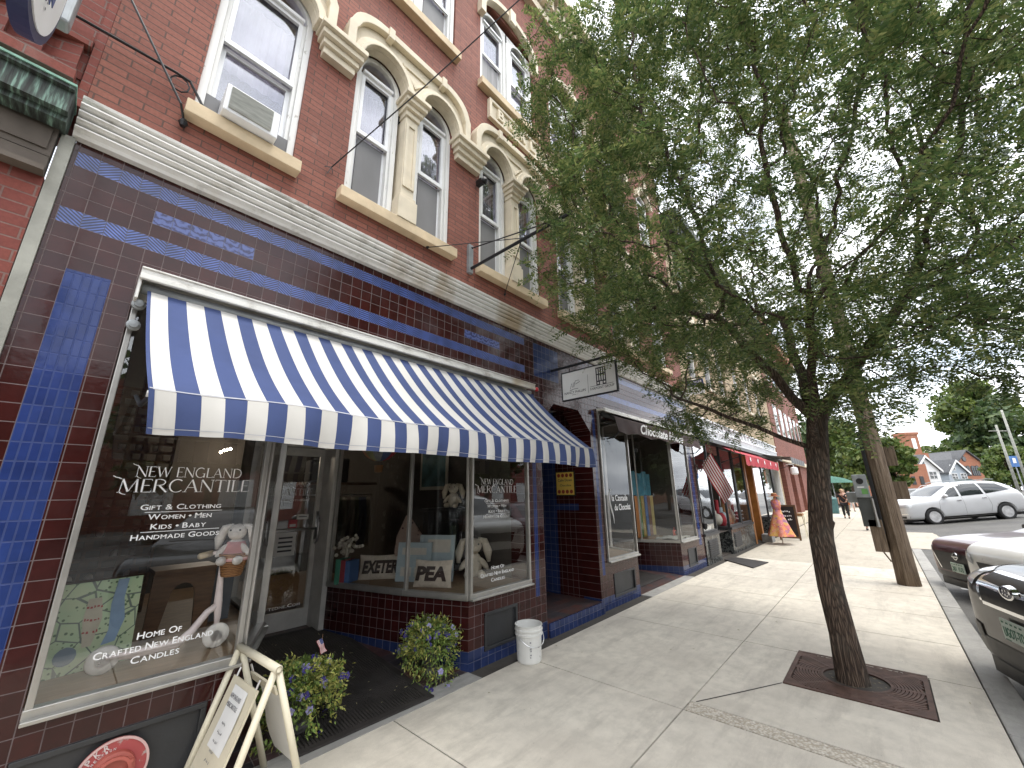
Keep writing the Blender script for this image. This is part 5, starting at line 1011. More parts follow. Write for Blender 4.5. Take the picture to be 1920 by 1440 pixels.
def colonize(start, env, n_attr, step, infl, kill, seed, iters=110):
    """grow branch nodes from start nodes (list of (pos,parent)) towards attractor points"""
    rs = np.random.RandomState(seed); A = [Vector(p) for p in env(rs, n_attr)]; P = [Vector(p) for p, _ in start]; par = [q for _, q in start]
    best = [(9e9, -1)] * len(A); fresh = list(range(len(P)))
    for it in range(iters):
        if not A or not fresh: break
        kd = KDTree(len(fresh))
        for k in fresh: kd.insert(P[k], k)
        kd.balance(); keep = []
        for i, a in enumerate(A):
            co, k, d = kd.find(a)
            if d < best[i][0]: best[i] = (d, k)
            if best[i][0] > kill: keep.append(i)
        A = [A[i] for i in keep]; best = [best[i] for i in keep]; new = {}
        for a, (d, k) in zip(A, best):
            if d < infl: new.setdefault(k, []).append((a - P[k]).normalized())
        fresh = []
        for k, ds in new.items():
            dv = sum(ds, Vector()) / len(ds) + Vector(rs.normal(0, .20, 3))
            if dv.length < 1e-3: continue
            P.append(P[k] + dv.normalized() * step); par.append(k); fresh.append(len(P) - 1)
    return np.array([tuple(p) for p in P]), par
def branch_mesh(P, par, rtip, expo, rmax, name, mat, parent, off, nside=7):
    n = len(P); ch = [[] for _ in range(n)]
    for i, p in enumerate(par):
        if p >= 0: ch[p].append(i)
    r = np.zeros(n)
    for i in range(n - 1, -1, -1): r[i] = (sum(r[c] ** expo for c in ch[i]) ** (1 / expo)) if ch[i] else rtip
    r = np.minimum(r, rmax)
    for i in range(min(7, n)): r[i] = rmax * (1.0 - .025 * i)
    w = MB()
    def chain(i0, i1):
        pts, rs_ = [P[i0]], [min(r[i0], r[i1] * 1.25)]; i = i1
        while True:
            pts.append(P[i]); rs_.append(r[i])
            if not ch[i]: break
            nx = max(ch[i], key=lambda c: r[c])
            for c in ch[i]:
                if c != nx: todo.append((i, c))
            i = nx
        w.tube([Vector(p) for p in pts], rs_, nside if rs_[1] > .02 else (5 if rs_[1] > .008 else 3), cap=False)
    todo = [(0, ch[0][0])] + [(0, c) for c in ch[0][1:]]
    while todo: chain(*todo.pop())
    o = w.build(name, mat, parent, smooth=True, fix=False, off=off); return o, r, ch
def fronds(P, dirs, nrm, L_, npair, ll, lw, rs, droop=.25):
    """pinnate leaves: leaflets in pairs along a curved rachis; returns verts, quads"""
    n = len(P); k = npair; t_ = (np.arange(k) + .6) / k
    side = np.cross(dirs, nrm); side /= np.linalg.norm(side, axis=1, keepdims=True) + 1e-9; up = np.cross(side, dirs)
    V = []
    for s_ in (-1, 1):
        base = P[:, None] + dirs[:, None] * (L_[:, None] * t_[None])[..., None] - np.array([0, 0, 1.0]) * (droop * L_[:, None] * t_[None] ** 2)[..., None]
        ld = side[:, None] * s_ + dirs[:, None] * .45 + rs.normal(0, .22, (n, k, 3)); ld /= np.linalg.norm(ld, axis=2, keepdims=True)
        ln = ll * (1 - .45 * np.abs(t_ - .4)[None, :, None]) * (L_ / .2)[:, None, None] * rs.uniform(.8, 1.15, (n, k, 1)); wd_ = np.cross(ld, up[:, None] + rs.normal(0, .35, (n, k, 3))); wd_ /= np.linalg.norm(wd_, axis=2, keepdims=True) + 1e-9; wd_ = wd_ * lw
        q = np.stack([base, base + ld * ln * .45 + wd_ * .5, base + ld * ln, base + ld * ln * .5 - wd_ * .5], 2); V.append(q.reshape(-1, 3))
    tip = P + dirs * L_[:, None] - np.array([0, 0, 1.0]) * (droop * L_)[:, None]; w_ = side * .0016
    V.append(np.stack([P - w_, P + w_, tip + w_ * .5, tip - w_ * .5], 1).reshape(-1, 3))
    V = np.concatenate(V); return V, np.arange(len(V)).reshape(-1, 4)
TB = Vector((5.12, .52, 0)); TR = thing('locust_tree', 'feathery green honey locust tree growing from the rusty square grate', 'tree', TB)
CC = np.array([5.05, .55, 5.35])
def env(rs, n):
    out = []
    for c_, r_, k in (((4.40, -.02, 2.42), (.42, .30, .36), 150), ((4.75, .12, 2.72), (.4, .35, .3), 90), ((5.2, -1.15, 3.1), (1.1, .9, .75), 520), ((5.5, -.3, 3.0), (.9, .7, .5), 220), ((3.9, 2.0, 3.75), (.7, .5, .55), 260), ((5.8, 1.6, 2.7), (.8, .8, .4), 200)):
        d = rs.normal(0, 1, (k, 3)); d /= np.linalg.norm(d, axis=1, keepdims=True); out += list(np.array(c_) + d * (rs.rand(k, 1) ** .4) * np.array(r_))
    while len(out) < n:
        d = rs.normal(0, 1, 3); d /= np.linalg.norm(d); r_ = rs.uniform(.30, 1) ** .45; p = CC + d * r_ * np.array([2.75, 2.75, 3.35])
        th = math.atan2(d[1], d[0]); lob = 1 + .12 * math.sin(5 * th + 1) * (1 - abs(d[2])) + .08 * math.sin(9 * d[2] + 2 * th)
        p = CC + (p - CC) * lob
        if p[2] < 2.55 + .28 * math.sin(3 * th + .5) + .35 * max(0, 1.2 - np.hypot(p[0] - 5.05, p[1] - .5)) + .55 * max(0, p[1] - .9): continue
        if p[1] > 2.55 or p[0] < 2.3: continue
        out.append(p)
    return np.array(out)
trunk = [((5.12, .52, -.05), -1), ((5.12, .52, .35), 0), ((5.12, .535, .75), 1), ((5.12, .52, 1.2), 2), ((5.12, .46, 1.65), 3), ((5.12, .40, 2.05), 4), ((5.12, .35, 2.35), 5)]
lim = [(6, (-.35, .5, .85)), (6, (.1, -.75, .8)), (6, (.35, .1, 1.0)), (5, (-.1, .95, .45)), (5, (-.75, -.2, .75))]
nd = list(trunk)
for b, d in lim:
    d = Vector(d).normalized(); p = Vector(nd[b][0]); pi = b
    for k in range(5): p = p + d * .27 + Vector((.02 * math.sin(k * 2 + b), .03 * math.cos(k * 3), .03)); nd.append((tuple(p), pi)); pi = len(nd) - 1
P_, par_ = colonize(nd, env, 8200, .13, 1.6, .20, 3)
to, rr_, ch_ = branch_mesh(P_, par_, .0034, 2.2, .108, 'trunk', M['bark'], TR, TB, 10)
me = to.data; co = np.empty(len(me.vertices) * 3); me.vertices.foreach_get('co', co); co = co.reshape(-1, 3)
low = co[:, 2] < 1.4; ang = np.arctan2(co[:, 1], co[:, 0]); k = 1 + .20 * np.exp(-np.maximum(co[:, 2], 0) / .10)
co[low, 0] *= (k * (1 + .05 * np.sin(3 * ang + co[:, 2] * 2)))[low]; co[low, 1] *= (k * (1 + .05 * np.sin(3 * ang + co[:, 2] * 2)))[low]; me.vertices.foreach_set('co', co.ravel())
kn = MB(); kn.lathe([(.0, -.14), (.06, -.07), (.07, .0), (.045, .05), (0, .065)], (5.115, .455, 1.34), 12, (-.1, -.55, .5)); kn.build('knot', M['bark'], TR, smooth=True)
# leaves along the thin twigs
rs = np.random.RandomState(11); tw = [i for i in range(len(P_)) if rr_[i] < .0100 and par_[i] >= 0]; fp, fd = [], []
for i in tw:
    a, b = P_[par_[i]], P_[i]; td = (b - a) / (np.linalg.norm(b - a) + 1e-9)
    for k in range(4 if rr_[i] < .0060 else 2):
        d = td * .55 + rs.normal(0, .75, 3) * np.array([1, 1, .55]); d[2] -= .18; fp.append(a + (b - a) * rs.rand() + rs.normal(0, .05, 3)); fd.append(d / np.linalg.norm(d))
fp, fd = np.array(fp), np.array(fd); nn = rs.normal(0, .35, (len(fp), 3)) + np.array([0, 0, 1.0]); L__ = rs.uniform(.16, .275, len(fp))
V, Qd = fronds(fp, fd, nn, L__, 10, .050, .0175, rs)
np_mesh('crown', V - np.array(TB), Qd, M['leaf'], TR)
print('tree', len(P_), len(fp), len(Qd))
# tree grate
GT = thing('tree_grate', 'rusty brown square cast iron grate around the locust trunk', 'tree grate', (5.155, .49, 0)); gx, gy, hw_ = 5.155, .495, .485
M['rust'] = pm('rusty_iron', (.105, .060, .045), .75, .2, var=.3, scale=9, bump=.25, bscale=120)
w = MB()
for q in ((-hw_, hw_, -hw_, -hw_ + .035), (-hw_, hw_, hw_ - .035, hw_), (-hw_, -hw_ + .035, -hw_ + .035, hw_ - .035), (hw_ - .035, hw_, -hw_ + .035, hw_ - .035)): w.box(gx + q[0], gx + q[1], gy + q[2], gy + q[3], -.03, .004)
w.build('rim', M['rust'], GT); w = MB()
for r0 in np.arange(.235, .66, .0235):
    n = 96
    for i in range(n):
        a0, a1 = 2 * math.pi * i / n, 2 * math.pi * (i + 1) / n; am = (a0 + a1) / 2; rm_ = r0 + .008
        if max(abs(rm_ * math.cos(am)), abs(rm_ * math.sin(am))) > hw_ - .045: continue
        wd_ = .017 if (i % 12) not in (0,) else .0245
        if r0 < .24: wd_ = .03
        w.add([(gx + r_ * math.cos(a), gy + r_ * math.sin(a), z) for z in (-.02, .002) for r_, a in ((r0, a0), (r0 + wd_, a0), (r0 + wd_, a1), (r0, a1))], [(0, 3, 2, 1), (4, 5, 6, 7), (0, 1, 5, 4), (1, 2, 6, 5), (2, 3, 7, 6), (3, 0, 4, 7)])
for a in range(4):
    c_, s_ = math.cos(R(a * 90)), math.sin(R(a * 90)); w.obox((gx + c_ * .36, gy + s_ * .36, -.008), (c_, s_, 0), (-s_, c_, 0), (0, 0, 1), .22, .03, .022)
for sx_ in (-1, 1):
    for sy_ in (-1, 1): w.prism([(gx + sx_ * (hw_ - .035), gy + sy_ * (hw_ - .035)), (gx + sx_ * (hw_ - .17), gy + sy_ * (hw_ - .035)), (gx + sx_ * (hw_ - .035), gy + sy_ * (hw_ - .17))], lambda a, b: (a, b, -.02), (0, 0, .0215))
w.build('slotted_plate', M['rust'], GT, fix=False)
t = NT('pit_soil'); M['soil'] = t.done(t.ramp(t.noise(70, 4, t.obj()), [(.35, (.05, .04, .028)), (.6, (.17, .14, .09)), (.72, (.38, .33, .22))]), .95); t.bump(t.noise(70, 4, t.obj()), .8, .02)
g = MB(); g.grid([[(gx - .49 + .98 * i / 24, gy - .49 + .98 * j / 24, -.045 + (.03 if math.hypot(i - 12, j - 12) < 6 else 0) + .006 * math.sin(i * 2.3 + j * 1.7)) for j in range(25)] for i in range(25)]); struct('soil', g, M['soil'], smooth=True)
# ------------------------------------------------------------------ utility pole
t = NT('pole_wood'); v = t.scaled(t.obj(), (1, 1, .05)); n = t.noise(42, 6, v, .7); c = t.ramp(n, [(.30, (.035, .025, .018)), (.5, (.16, .115, .078)), (.75, (.27, .215, .16))]); t.bump(n, .8, .02); M['polew'] = t.done(c, .9)
PO = thing('utility_pole', 'weathered brown wooden utility pole by the kerb carrying a grey meter box', 'utility pole', (10.45, -.06, 0)); px_, py_ = 10.45, -.06
w = MB(); w.tube([(px_ + .012 * z * 0, py_ + .012 * z * .5, z) for z in (-.1, .3, 1, 2, 4, 7, 11)], [.165, .155, .15, .145, .135, .12, .105], 20); w.build('shaft', M['polew'], PO, smooth=True)
w = MB(); w.tube([(px_ - .15, py_ + .02, .0), (px_ - .15, py_ + .03, 3.5), (px_ - .14, py_ + .05, 6)], .022, 8); w.build('conduit', M['polew'], PO)
w = MB(); w.box(px_ - .11, px_ + .06, py_ + .14, py_ + .20, .85, 2.75); w.build('cable_guard', M['black'], PO, bevel=.01)
w = MB(); w.box(px_ - .24, px_ - .02, py_ + .15, py_ + .34, .55, 1.1); w.tube([(px_ - .12, py_ + .16, .38), (px_ - .12, py_ + .24, .55)], .012, 6); w.build('lower_board', M['polew'], PO)
w = MB(); w.box(px_ - .26, px_ - .10, py_ + .22, py_ + .43, 1.50, 1.92); mb_ = w.build('meter_box', M['greym'], PO, bevel=.008)
w = MB(); w.lathe([(0, 0), (.055, 0), (.05, .012), (0, .012)], (px_ - .26, py_ + .325, 1.80), 16, (-1, 0, 0)); w.build('meter_dial', M['black'], mb_)
w = MB(); w.box(px_ - .263, px_ - .26, py_ + .24, py_ + .33, 1.56, 1.66); w.box(px_ - .263, px_ - .26, py_ + .28, py_ + .38, 1.68, 1.70, 1); w.build('sticker', [pm('green_sticker', (.14, .34, .10), .5), M['letter']], mb_)
w = MB(); w.box(px_ - .24, px_ - .09, py_ + .23, py_ + .42, .98, 1.50); w.build('meter_cabinet', pm('dark_green_grey', (.055, .06, .058), .5), PO, bevel=.006)
w = MB(); w.tube([(px_ - .27, py_ + .21, 1.48), (px_ - .27, py_ + .21, 1.18), (px_ - .27, py_ + .21, .98)], [.02, .02, .03], 8); w.build('riser_pipe', M['alu'], PO)
w = MB(); w.box(px_ - .07, px_ + .1, py_ + .40, py_ + .58, 1.40, 1.60); w.box(px_ - .02, px_ + .02, py_ + .15, py_ + .40, 1.48, 1.52); w.build('pay_box', M['greym'], PO, bevel=.02)
w = MB(); w.obox((px_ + .03, py_ - .22, 1.62), (.2, 1, .0), (0, 0, 1), (1, -.2, 0), .20, .32, .03); w.build('back_plate', M['polew'], PO); w = MB(); w.obox((px_ + .03, py_ - .16, 2.25), (.2, 1, .0), (0, 0, 1), (1, -.2, 0), .24, .36, .02); w.build('back_plate', M['polew'], PO)
# ------------------------------------------------------------------ cars
from mathutils.bvhtree import BVHTree
def paint(name, col, metal=.35, rough=.32): return pm(name, col, rough, metal, var=.03, scale=2, coat=.5)
M['cglass'] = pm('car_glass', (.018, .022, .024), .03, 0, var=.1, spec=.9)
M['tyre'] = pm('tyre_rubber', (.018, .018, .019), .8, var=.2)
M['rim'] = pm('alloy_rim', (.72, .73, .74), .35, .5)
M['chrome'] = pm('chrome', (.70, .71, .72), .12, 1.0, var=.04)
M['pblack'] = pm('black_plastic', (.014, .014, .015), .45, var=.2)
M['lens'] = pm('headlight_lens', (.62, .64, .66), .08, .3, var=.1, spec=.8)
M['tail'] = pm('tail_lamp', (.30, .02, .02), .15, coat=.6)
M['plate_g'] = pm('green_white_plate', (.52, .62, .55), .45, var=.1)
M['dgreen'] = pm('plate_green_ink', (.02, .13, .07), .5)
def car(name, label, loc, heading, st, whl, paintm, wins, front, L_, rw=.33, tilt=0, plate=None, badge=None, group=None, lines=(), rack=False, mirror=None, glass=None, zs=1):
    """st: stations (x, zbottom, zbelt, ztop, hw, hwroof); wins: dict of side windows (x,z) polygons + windscreen (y,z)"""
    rz = math.atan2(heading[1], heading[0]); T = thing(name, label, 'car', loc, rz, group, world=False); T.rotation_euler = (0, tilt, rz); T.scale = (1, 1, zs)
    w = MB(); rings = []
    for x, zb, zt, zr, hw, hr in st:
        h = zt - zb; g_ = max(0, zr - zt)
        half = [(0, zb), (hw * .70, zb), (hw * .93, zb + .05 * h), (hw * .985, zb + .28 * h), (hw, zb + .60 * h), (hw * .985, zb + .86 * h), (hw * .94, zt), ((hw * .94) * .55 + hr * .45, zt + g_ * .5), (hr * 1.0, zt + g_ * .86), (hr * .82, zt + g_ * .975), (hr * .4, zr + .008), (0, zr + .012)]
        rings.append([(x, a, b) for a, b in half] + [(x, -a, b) for a, b in half[-2:0:-1]])
    n = len(rings[0]); w.add([p for r_ in rings for p in r_], [(i * n + j, i * n + (j + 1) % n, (i + 1) * n + (j + 1) % n, (i + 1) * n + j) for i in range(len(rings) - 1) for j in range(n)])
    m_ = n // 2
    for base, fl in ((0, False), ((len(rings) - 1) * n, True)):
        for j in range(m_): 
            a, b, c_, d = base + j, base + j + 1, base + (n - j - 1) % n, base + (n - j) % n
            f = (a, b, c_, d) if len({a, b, c_, d}) == 4 else tuple(dict.fromkeys((a, b, c_, d)))
            if len(f) >= 3: w.add([], []); w.f.append(f); w.m.append(0)
    tmp = w.build('tmp', paintm, None, smooth=True, sub=3); dg = bpy.context.evaluated_depsgraph_get(); dg.update(); me = bpy.data.meshes.new_from_object(tmp.evaluated_get(dg)); bpy.data.objects.remove(tmp)
    bv = BVHTree.FromPolygons([v.co.copy() for v in me.vertices], [tuple(p.vertices) for p in me.polygons])
    body = bpy.data.objects.new('body', me); COL.objects.link(body)
    cut = MB()
    for wx in whl:
        for s_ in (-1, 1): cut.lathe([(rw * 1.13, -.20), (rw * 1.13, .3)], (wx, s_ * st[len(st) // 2][4] * .98, rw), 32, (0, s_, 0))
    co_ = cut.build('cut', paintm); md = body.modifiers.new('b', 'BOOLEAN'); md.object = co_; md.operation = 'DIFFERENCE'; md.solver = 'EXACT'; dg = bpy.context.evaluated_depsgraph_get(); dg.update(); m2 = bpy.data.meshes.new_from_object(body.evaluated_get(dg)); body.modifiers.clear(); body.data = m2; bpy.data.objects.remove(co_); body.parent = T
    m2.polygons.foreach_set('use_smooth', [True] * len(m2.polygons))
    def cast(o, d):
        h = bv.ray_cast(Vector(o), Vector(d)); return h[0], h[1]
    def side(s_, x, z, off=.006):
        p, nn = cast((x, s_ * 3, z), (0, -s_, 0)); return (p + Vector((0, s_ * off, 0)) if p else Vector((x, s_ * .8, z)))
    def frontp(y, z, off=.008):
        p, nn = cast((6, y, z), (-1, 0, 0)); return (p + Vector((off, 0, off * .3)) if p else None)
    def rearp(y, z, off=.008):
        p, nn = cast((-6, y, z), (1, 0, 0)); return (p + Vector((-off, 0, off * .3)) if p else None)
    def quadpatch(f, q, mat, nm, par, nu=8, nv=6, off=.006, thick=0):
        w_ = MB(); g_ = []
        for i in range(nu + 1):
            row = []
            for j in range(nv + 1):
                a, b = i / nu, j / nv; x = (q[0][0] * (1 - a) + q[1][0] * a) * (1 - b) + (q[3][0] * (1 - a) + q[2][0] * a) * b; z = (q[0][1] * (1 - a) + q[1][1] * a) * (1 - b) + (q[3][1] * (1 - a) + q[2][1] * a) * b; p = f(x, z, off)
                if p is None: return None
                row.append(p)
            g_.append(row)
        w_.grid(g_); o = w_.build(nm, mat, par, smooth=True); return o
    for s_ in (-1, 1):
        for q in wins['side']: quadpatch(lambda x, z, o: side(s_, x, z, o), q, glass or M['cglass'], 'side_window', T)
        for pl in lines:
            w_ = MB(); 
            for a, b in zip(pl[:-1], pl[1:]):
                for k in range(8): w_.tube([side(s_, a[0] + (b[0] - a[0]) * k / 8, a[1] + (b[1] - a[1]) * k / 8, .0), side(s_, a[0] + (b[0] - a[0]) * (k + 1) / 8, a[1] + (b[1] - a[1]) * (k + 1) / 8, .0)], .0045, 4, cap=False)
            w_.build('door_gap', M['pblack'], T)
        for hx, hz in wins.get('handles', ()):
            w_ = MB(); p = side(s_, hx, hz, .012); w_.obox(p, (1, 0, 0), (0, 1, 0), (0, 0, 1), .20, .03, .032); w_.build('door_handle', M['chrome'] if rack else paintm, T, bevel=.01)
        if mirror:
            w_ = MB(); p = side(s_, mirror[0], mirror[1], .02); w_.lathe([(.02, -.13), (.075, -.10), (.085, 0), (.06, .08), (0, .10)], p + Vector((0, s_ * .13, .03)), 12, (.25, s_ * .9, .0)); w_.tube([p, p + Vector((0, s_ * .1, .01))], .02, 6); w_.build('wing_mirror', mirror[2] if len(mirror) > 2 else paintm, T, smooth=True)
        if wins.get('sill'):
            a, b, z0, z1 = wins['sill']; quadpatch(lambda x, z, o: side(s_, x, z, o), [(a, z0), (b, z0), (b, z1), (a, z1)], M['pblack'], 'sill_trim', T, 12, 2)
        if wins.get('chrome'):
            pl = wins['chrome']; w_ = MB(); w_.tube([side(s_, x, z, .008) for x, z in pl], .011, 5); w_.build('window_trim', M['chrome'], T)
    quadpatch(frontp, wins['wind'], M['cglass'], 'windscreen', T, 12, 8, .010)
    if wins.get('rear'): quadpatch(rearp, wins['rear'], M['cglass'], 'rear_window', T, 10, 6, .010)
    for s_ in (-1, 1):
        for wx in whl:
            hwm = st[len(st) // 2][4]; w_ = MB(); c_ = (wx, s_ * (hwm - .125), rw); w_.lathe([(rw * .64, -.10), (rw * .9, -.11), (rw * .985, -.08), (rw, 0), (rw * .985, .08), (rw * .90, .11), (rw * .66, .105), (rw * .64, .07)], c_, 36, (0, s_, 0)); wo_ = w_.build('wheel', M['tyre'], T, smooth=True)
            w_ = MB(); w_.lathe([(rw * .66, .10), (rw * .62, .085), (rw * .60, .03), (.0, .02)], c_, 30, (0, s_, 0))
            for k in range(7):
                a = k * 2 * math.pi / 7; d1 = Vector((math.cos(a), 0, math.sin(a))); t1 = Vector((-math.sin(a), 0, math.cos(a))); c2 = Vector(c_) + Vector((0, s_ * .075, 0)); w_.add([c2 + d1 * rw * .10 + t1 * .030, c2 + d1 * rw * .10 - t1 * .030, c2 + d1 * rw * .62 - t1 * .045, c2 + d1 * rw * .62 + t1 * .045] + [c2 + Vector((0, -s_ * .03, 0)) + d1 * rw * u + t1 * v for u, v in ((.10, .03), (.10, -.03), (.62, -.045), (.62, .045))], [(0, 1, 2, 3), (0, 4, 5, 1), (1, 5, 6, 2), (3, 2, 6, 7), (0, 3, 7, 4)])
            w_.lathe([(rw * .17, .06), (rw * .17, .085), (0, .09)], c_, 14, (0, s_, 0)); w_.build('rim', M['rim'], wo_)
            w_ = MB(); w_.lathe([(rw * 1.12, -.19), (0, -.19)], (wx, s_ * hwm * .9, rw), 24, (0, s_, 0)); w_.build('wheel_well', M['pblack'], T)
    w_ = MB(); w_.box(st[1][0] if st[0][0] > st[1][0] else st[0][0] + .3, st[-2][0], -.6, .6, .16, .28); w_.v = [(x, y, z) for x, y, z in w_.v]; w_.build('underbody', M['pblack'], T)
    for nm, mat, q in front:
        if nm in ('headlight', 'fog_lamp', 'chrome_leg', 'side_lip'):
            for s_ in (-1, 1): quadpatch(frontp, [(a * s_, b) for a, b in q], mat, nm, T, 6, 5, .010)
        else: quadpatch(frontp, q, mat, nm, T, 12, 6, .007 if nm != 'grille_bar' else .02)
    if plate:
        y0, z0, txt = plate; p = frontp(y0, z0, .03); w_ = MB(); w_.obox(p, (0, 1, 0), (0, 0, 1), (1, 0, 0), .305, .155, .012); po = w_.build('licence_plate', M['plate_g'], T, bevel=.006); x1 = p.x + .0065
        m = MB(); add_text(m, txt, (x1, y0, z0 - .04), (0, 1, 0), (0, 0, 1), .072, .245, bold=.01, depth=.002)
        for k in range(5): m.box(x1, x1 + .001, y0 - .13 + k * .055, y0 - .10 + k * .055, z0 + .055, z0 + .068)
        m.box(x1, x1 + .001, y0 - .13, y0 - .06, z0 - .066, z0 - .058); m.build('lettering', M['dgreen'], po)
    if badge:
        y0, z0, kind = badge; p = frontp(y0, z0, .03); w_ = MB()
        if kind == 'oval':
            ring = lambda a, b, x: [Vector((p.x + x, y0 + a * math.cos(k * .2094), z0 + b * math.sin(k * .2094))) for k in range(30)]
            w_.add(ring(.092, .050, .012) + ring(.078, .038, .014) + ring(.105, .060, -.03), [(k, (k + 1) % 30, 30 + (k + 1) % 30, 30 + k) for k in range(30)] + [(k, (k + 1) % 30, 60 + (k + 1) % 30, 60 + k) for k in range(30)]); bo = w_.build('badge', M['chrome'], T)
            w_ = MB(); w_.add(ring(.080, .040, .010), [tuple(range(30))]); w_.build('badge_field', pm('badge_navy', (.012, .018, .07), .2), bo)
            w_ = MB()
            for sy, sz, r_ in ((-.045, .008, .020), (.0, .018, .011), (.035, .014, .011), (.012, -.012, .011), (-.012, -.018, .010), (.045, -.010, .011)):
                w_.add([Vector((p.x + .014, y0 - sy + r_ * (1 if k % 2 == 0 else .35) * math.cos(k * .5236), z0 + sz + r_ * (1 if k % 2 == 0 else .35) * math.sin(k * .5236))) for k in range(12)], [tuple(range(12))])
            w_.build('badge_star', M['chrome'], bo)
        else:
            w_.lathe([(.045, 0), (.060, 0), (.060, .012), (.045, .012), (.045, 0)], p, 24, (1, 0, 0)); w_.box(p.x, p.x + .016, y0 - .075, y0 + .075, z0 - .012, z0 + .012); w_.build('badge', M['chrome'], T)
    if rack:
        for s_ in (-1, 1):
            w_ = MB(); hr = st[len(st) // 2][5]; zt_ = max(s[3] for s in st); w_.tube([(x_, s_ * hr * .92, zt_ + .015 + .03 * (abs(x_ - rack[0]) > .05 and abs(x_ - rack[1]) > .05)) for x_ in np.linspace(rack[0], rack[1], 9)], .016, 6); w_.build('roof_rail', M['greym'], T)
    return T
# body stations run from the nose (+x) to the tail
SUV = [(2.30, .30, .74, .76, .60, .50), (2.27, .25, .86, .885, .74, .60), (2.12, .22, .945, .98, .88, .72), (1.70, .21, .985, 1.03, .915, .76), (1.15, .21, 1.01, 1.07, .92, .76), (.95, .21, 1.02, 1.10, .92, .76), (.25, .21, 1.03, 1.52, .925, .64), (-.25, .21, 1.035, 1.62, .925, .66), (-1.1, .21, 1.05, 1.615, .925, .65), (-1.75, .23, 1.08, 1.55, .91, .62), (-2.12, .28, 1.08, 1.20, .88, .66), (-2.27, .34, .98, 1.02, .80, .62), (-2.30, .42, .80, .84, .70, .55)]
SED = [(2.35, .28, .62, .64, .58, .48), (2.32, .22, .72, .745, .74, .58), (2.15, .19, .80, .835, .87, .70), (1.70, .18, .86, .91, .90, .74), (1.10, .18, .90, .965, .905, .76), (.85, .18, .915, 1.0, .905, .76), (.05, .18, .93, 1.37, .91, .60), (-.45, .18, .935, 1.44, .91, .61), (-1.1, .19, .945, 1.40, .91, .59), (-1.75, .20, .955, 1.10, .90, .64), (-2.12, .25, .95, 1.0, .87, .68), (-2.32, .32, .88, .92, .80, .62), (-2.36, .4, .76, .80, .72, .56)]
LONG = [(2.56, .34, .80, .82, .62, .52), (2.53, .27, .92, .94, .80, .62), (2.36, .24, 1.02, 1.06, .94, .74), (1.90, .23, 1.08, 1.13, .985, .80), (1.45, .23, 1.10, 1.17, .99, .80), (1.22, .23, 1.11, 1.20, .99, .80), (.45, .23, 1.13, 1.66, .995, .70), (-.1, .23, 1.14, 1.76, .995, .72), (-1.1, .23, 1.16, 1.77, .995, .71), (-1.85, .25, 1.20, 1.72, .985, .68), (-2.28, .30, 1.20, 1.42, .95, .70), (-2.48, .36, 1.10, 1.16, .88, .66), (-2.54, .44, .86, .90, .76, .58)]
def win_suv(): return dict(side=[[(.62, 1.06), (.02, 1.06), (-.05, 1.50), (.22, 1.42)], [(-.08, 1.06), (-.88, 1.075), (-.86, 1.52), (-.13, 1.51)], [(-.98, 1.08), (-1.72, 1.15), (-1.55, 1.45), (-.95, 1.51)]], wind=[(-.60, 1.12), (.60, 1.12), (.50, 1.51), (-.50, 1.51)], rear=[(-.5, 1.2), (.5, 1.2), (.45, 1.48), (-.45, 1.48)], handles=[(.15, .93), (-.78, .95)], sill=(1.15, -1.2, .22, .34))
def win_sed(): return dict(side=[[(.52, .965), (-.08, .965), (-.12, 1.33), (.08, 1.26)], [(-.16, .965), (-.9, .975), (-.88, 1.30), (-.20, 1.335)], [(-.97, .985), (-1.38, 1.01), (-1.2, 1.20), (-.95, 1.29)]], wind=[(-.62, 1.02), (.62, 1.02), (.48, 1.34), (-.48, 1.34)], handles=[(.05, .83), (-.8, .85)], sill=(1.1, -1.1, .19, .27))
gap_suv = [[(1.10, .34), (.98, .95), (.72, 1.03)], [(-.03, .34), (-.06, 1.05)], [(-.90, .40), (-.98, .62), (-.93, 1.06)]]
Z = lambda loc: road_z(loc[0], loc[1])
AH = R(66); hd = (-math.cos(AH), math.sin(AH)); H3 = Vector((hd[0], hd[1], 0))
def nose(x, y, half): p = Vector((x, y, 0)) - H3 * half; return (p.x, p.y, -.13)
bronze = paint('bronze_grey_paint', (.040, .034, .031), .1, .45); maroon = paint('maroon_paint', (.060, .012, .016)); whitep = paint('white_car_paint', (.72, .72, .70), 0, .3); silver = paint('silver_paint', (.60, .61, .62), .12, .34); blackp = paint('black_car_paint', (.012, .013, .015), .1)
def up(fr, d): return [(n_, m_, [(p, q + d) for p, q in po]) for n_, m_, po in fr]
fr_sub = [('lower_bumper', M['pblack'], [(-.72, .24), (.72, .24), (.80, .44), (-.80, .44)])] + up([('grille', M['pblack'], [(-.40, .58), (.40, .58), (.50, .80), (-.50, .80)]), ('grille_bar', M['chrome'], [(-.47, .70), (-.10, .685), (-.10, .725), (-.47, .745)]), ('grille_bar', M['chrome'], [(.10, .685), (.47, .70), (.47, .745), (.10, .725)]), ('chrome_leg', M['chrome'], [(.40, .575), (.435, .575), (.535, .81), (.495, .81)]), ('lower_trim', M['chrome'], [(-.41, .550), (.41, .550), (.41, .578), (-.41, .578)]), ('upper_trim', M['chrome'], [(-.50, .80), (.50, .80), (.50, .815), (-.50, .815)]), ('headlight', M['lens'], [(.55, .68), (.82, .74), (.82, .84), (.56, .81)])], .16) + [('fog_lamp', M['pblack'], [(.54, .42), (.72, .42), (.72, .54), (.56, .52)])]
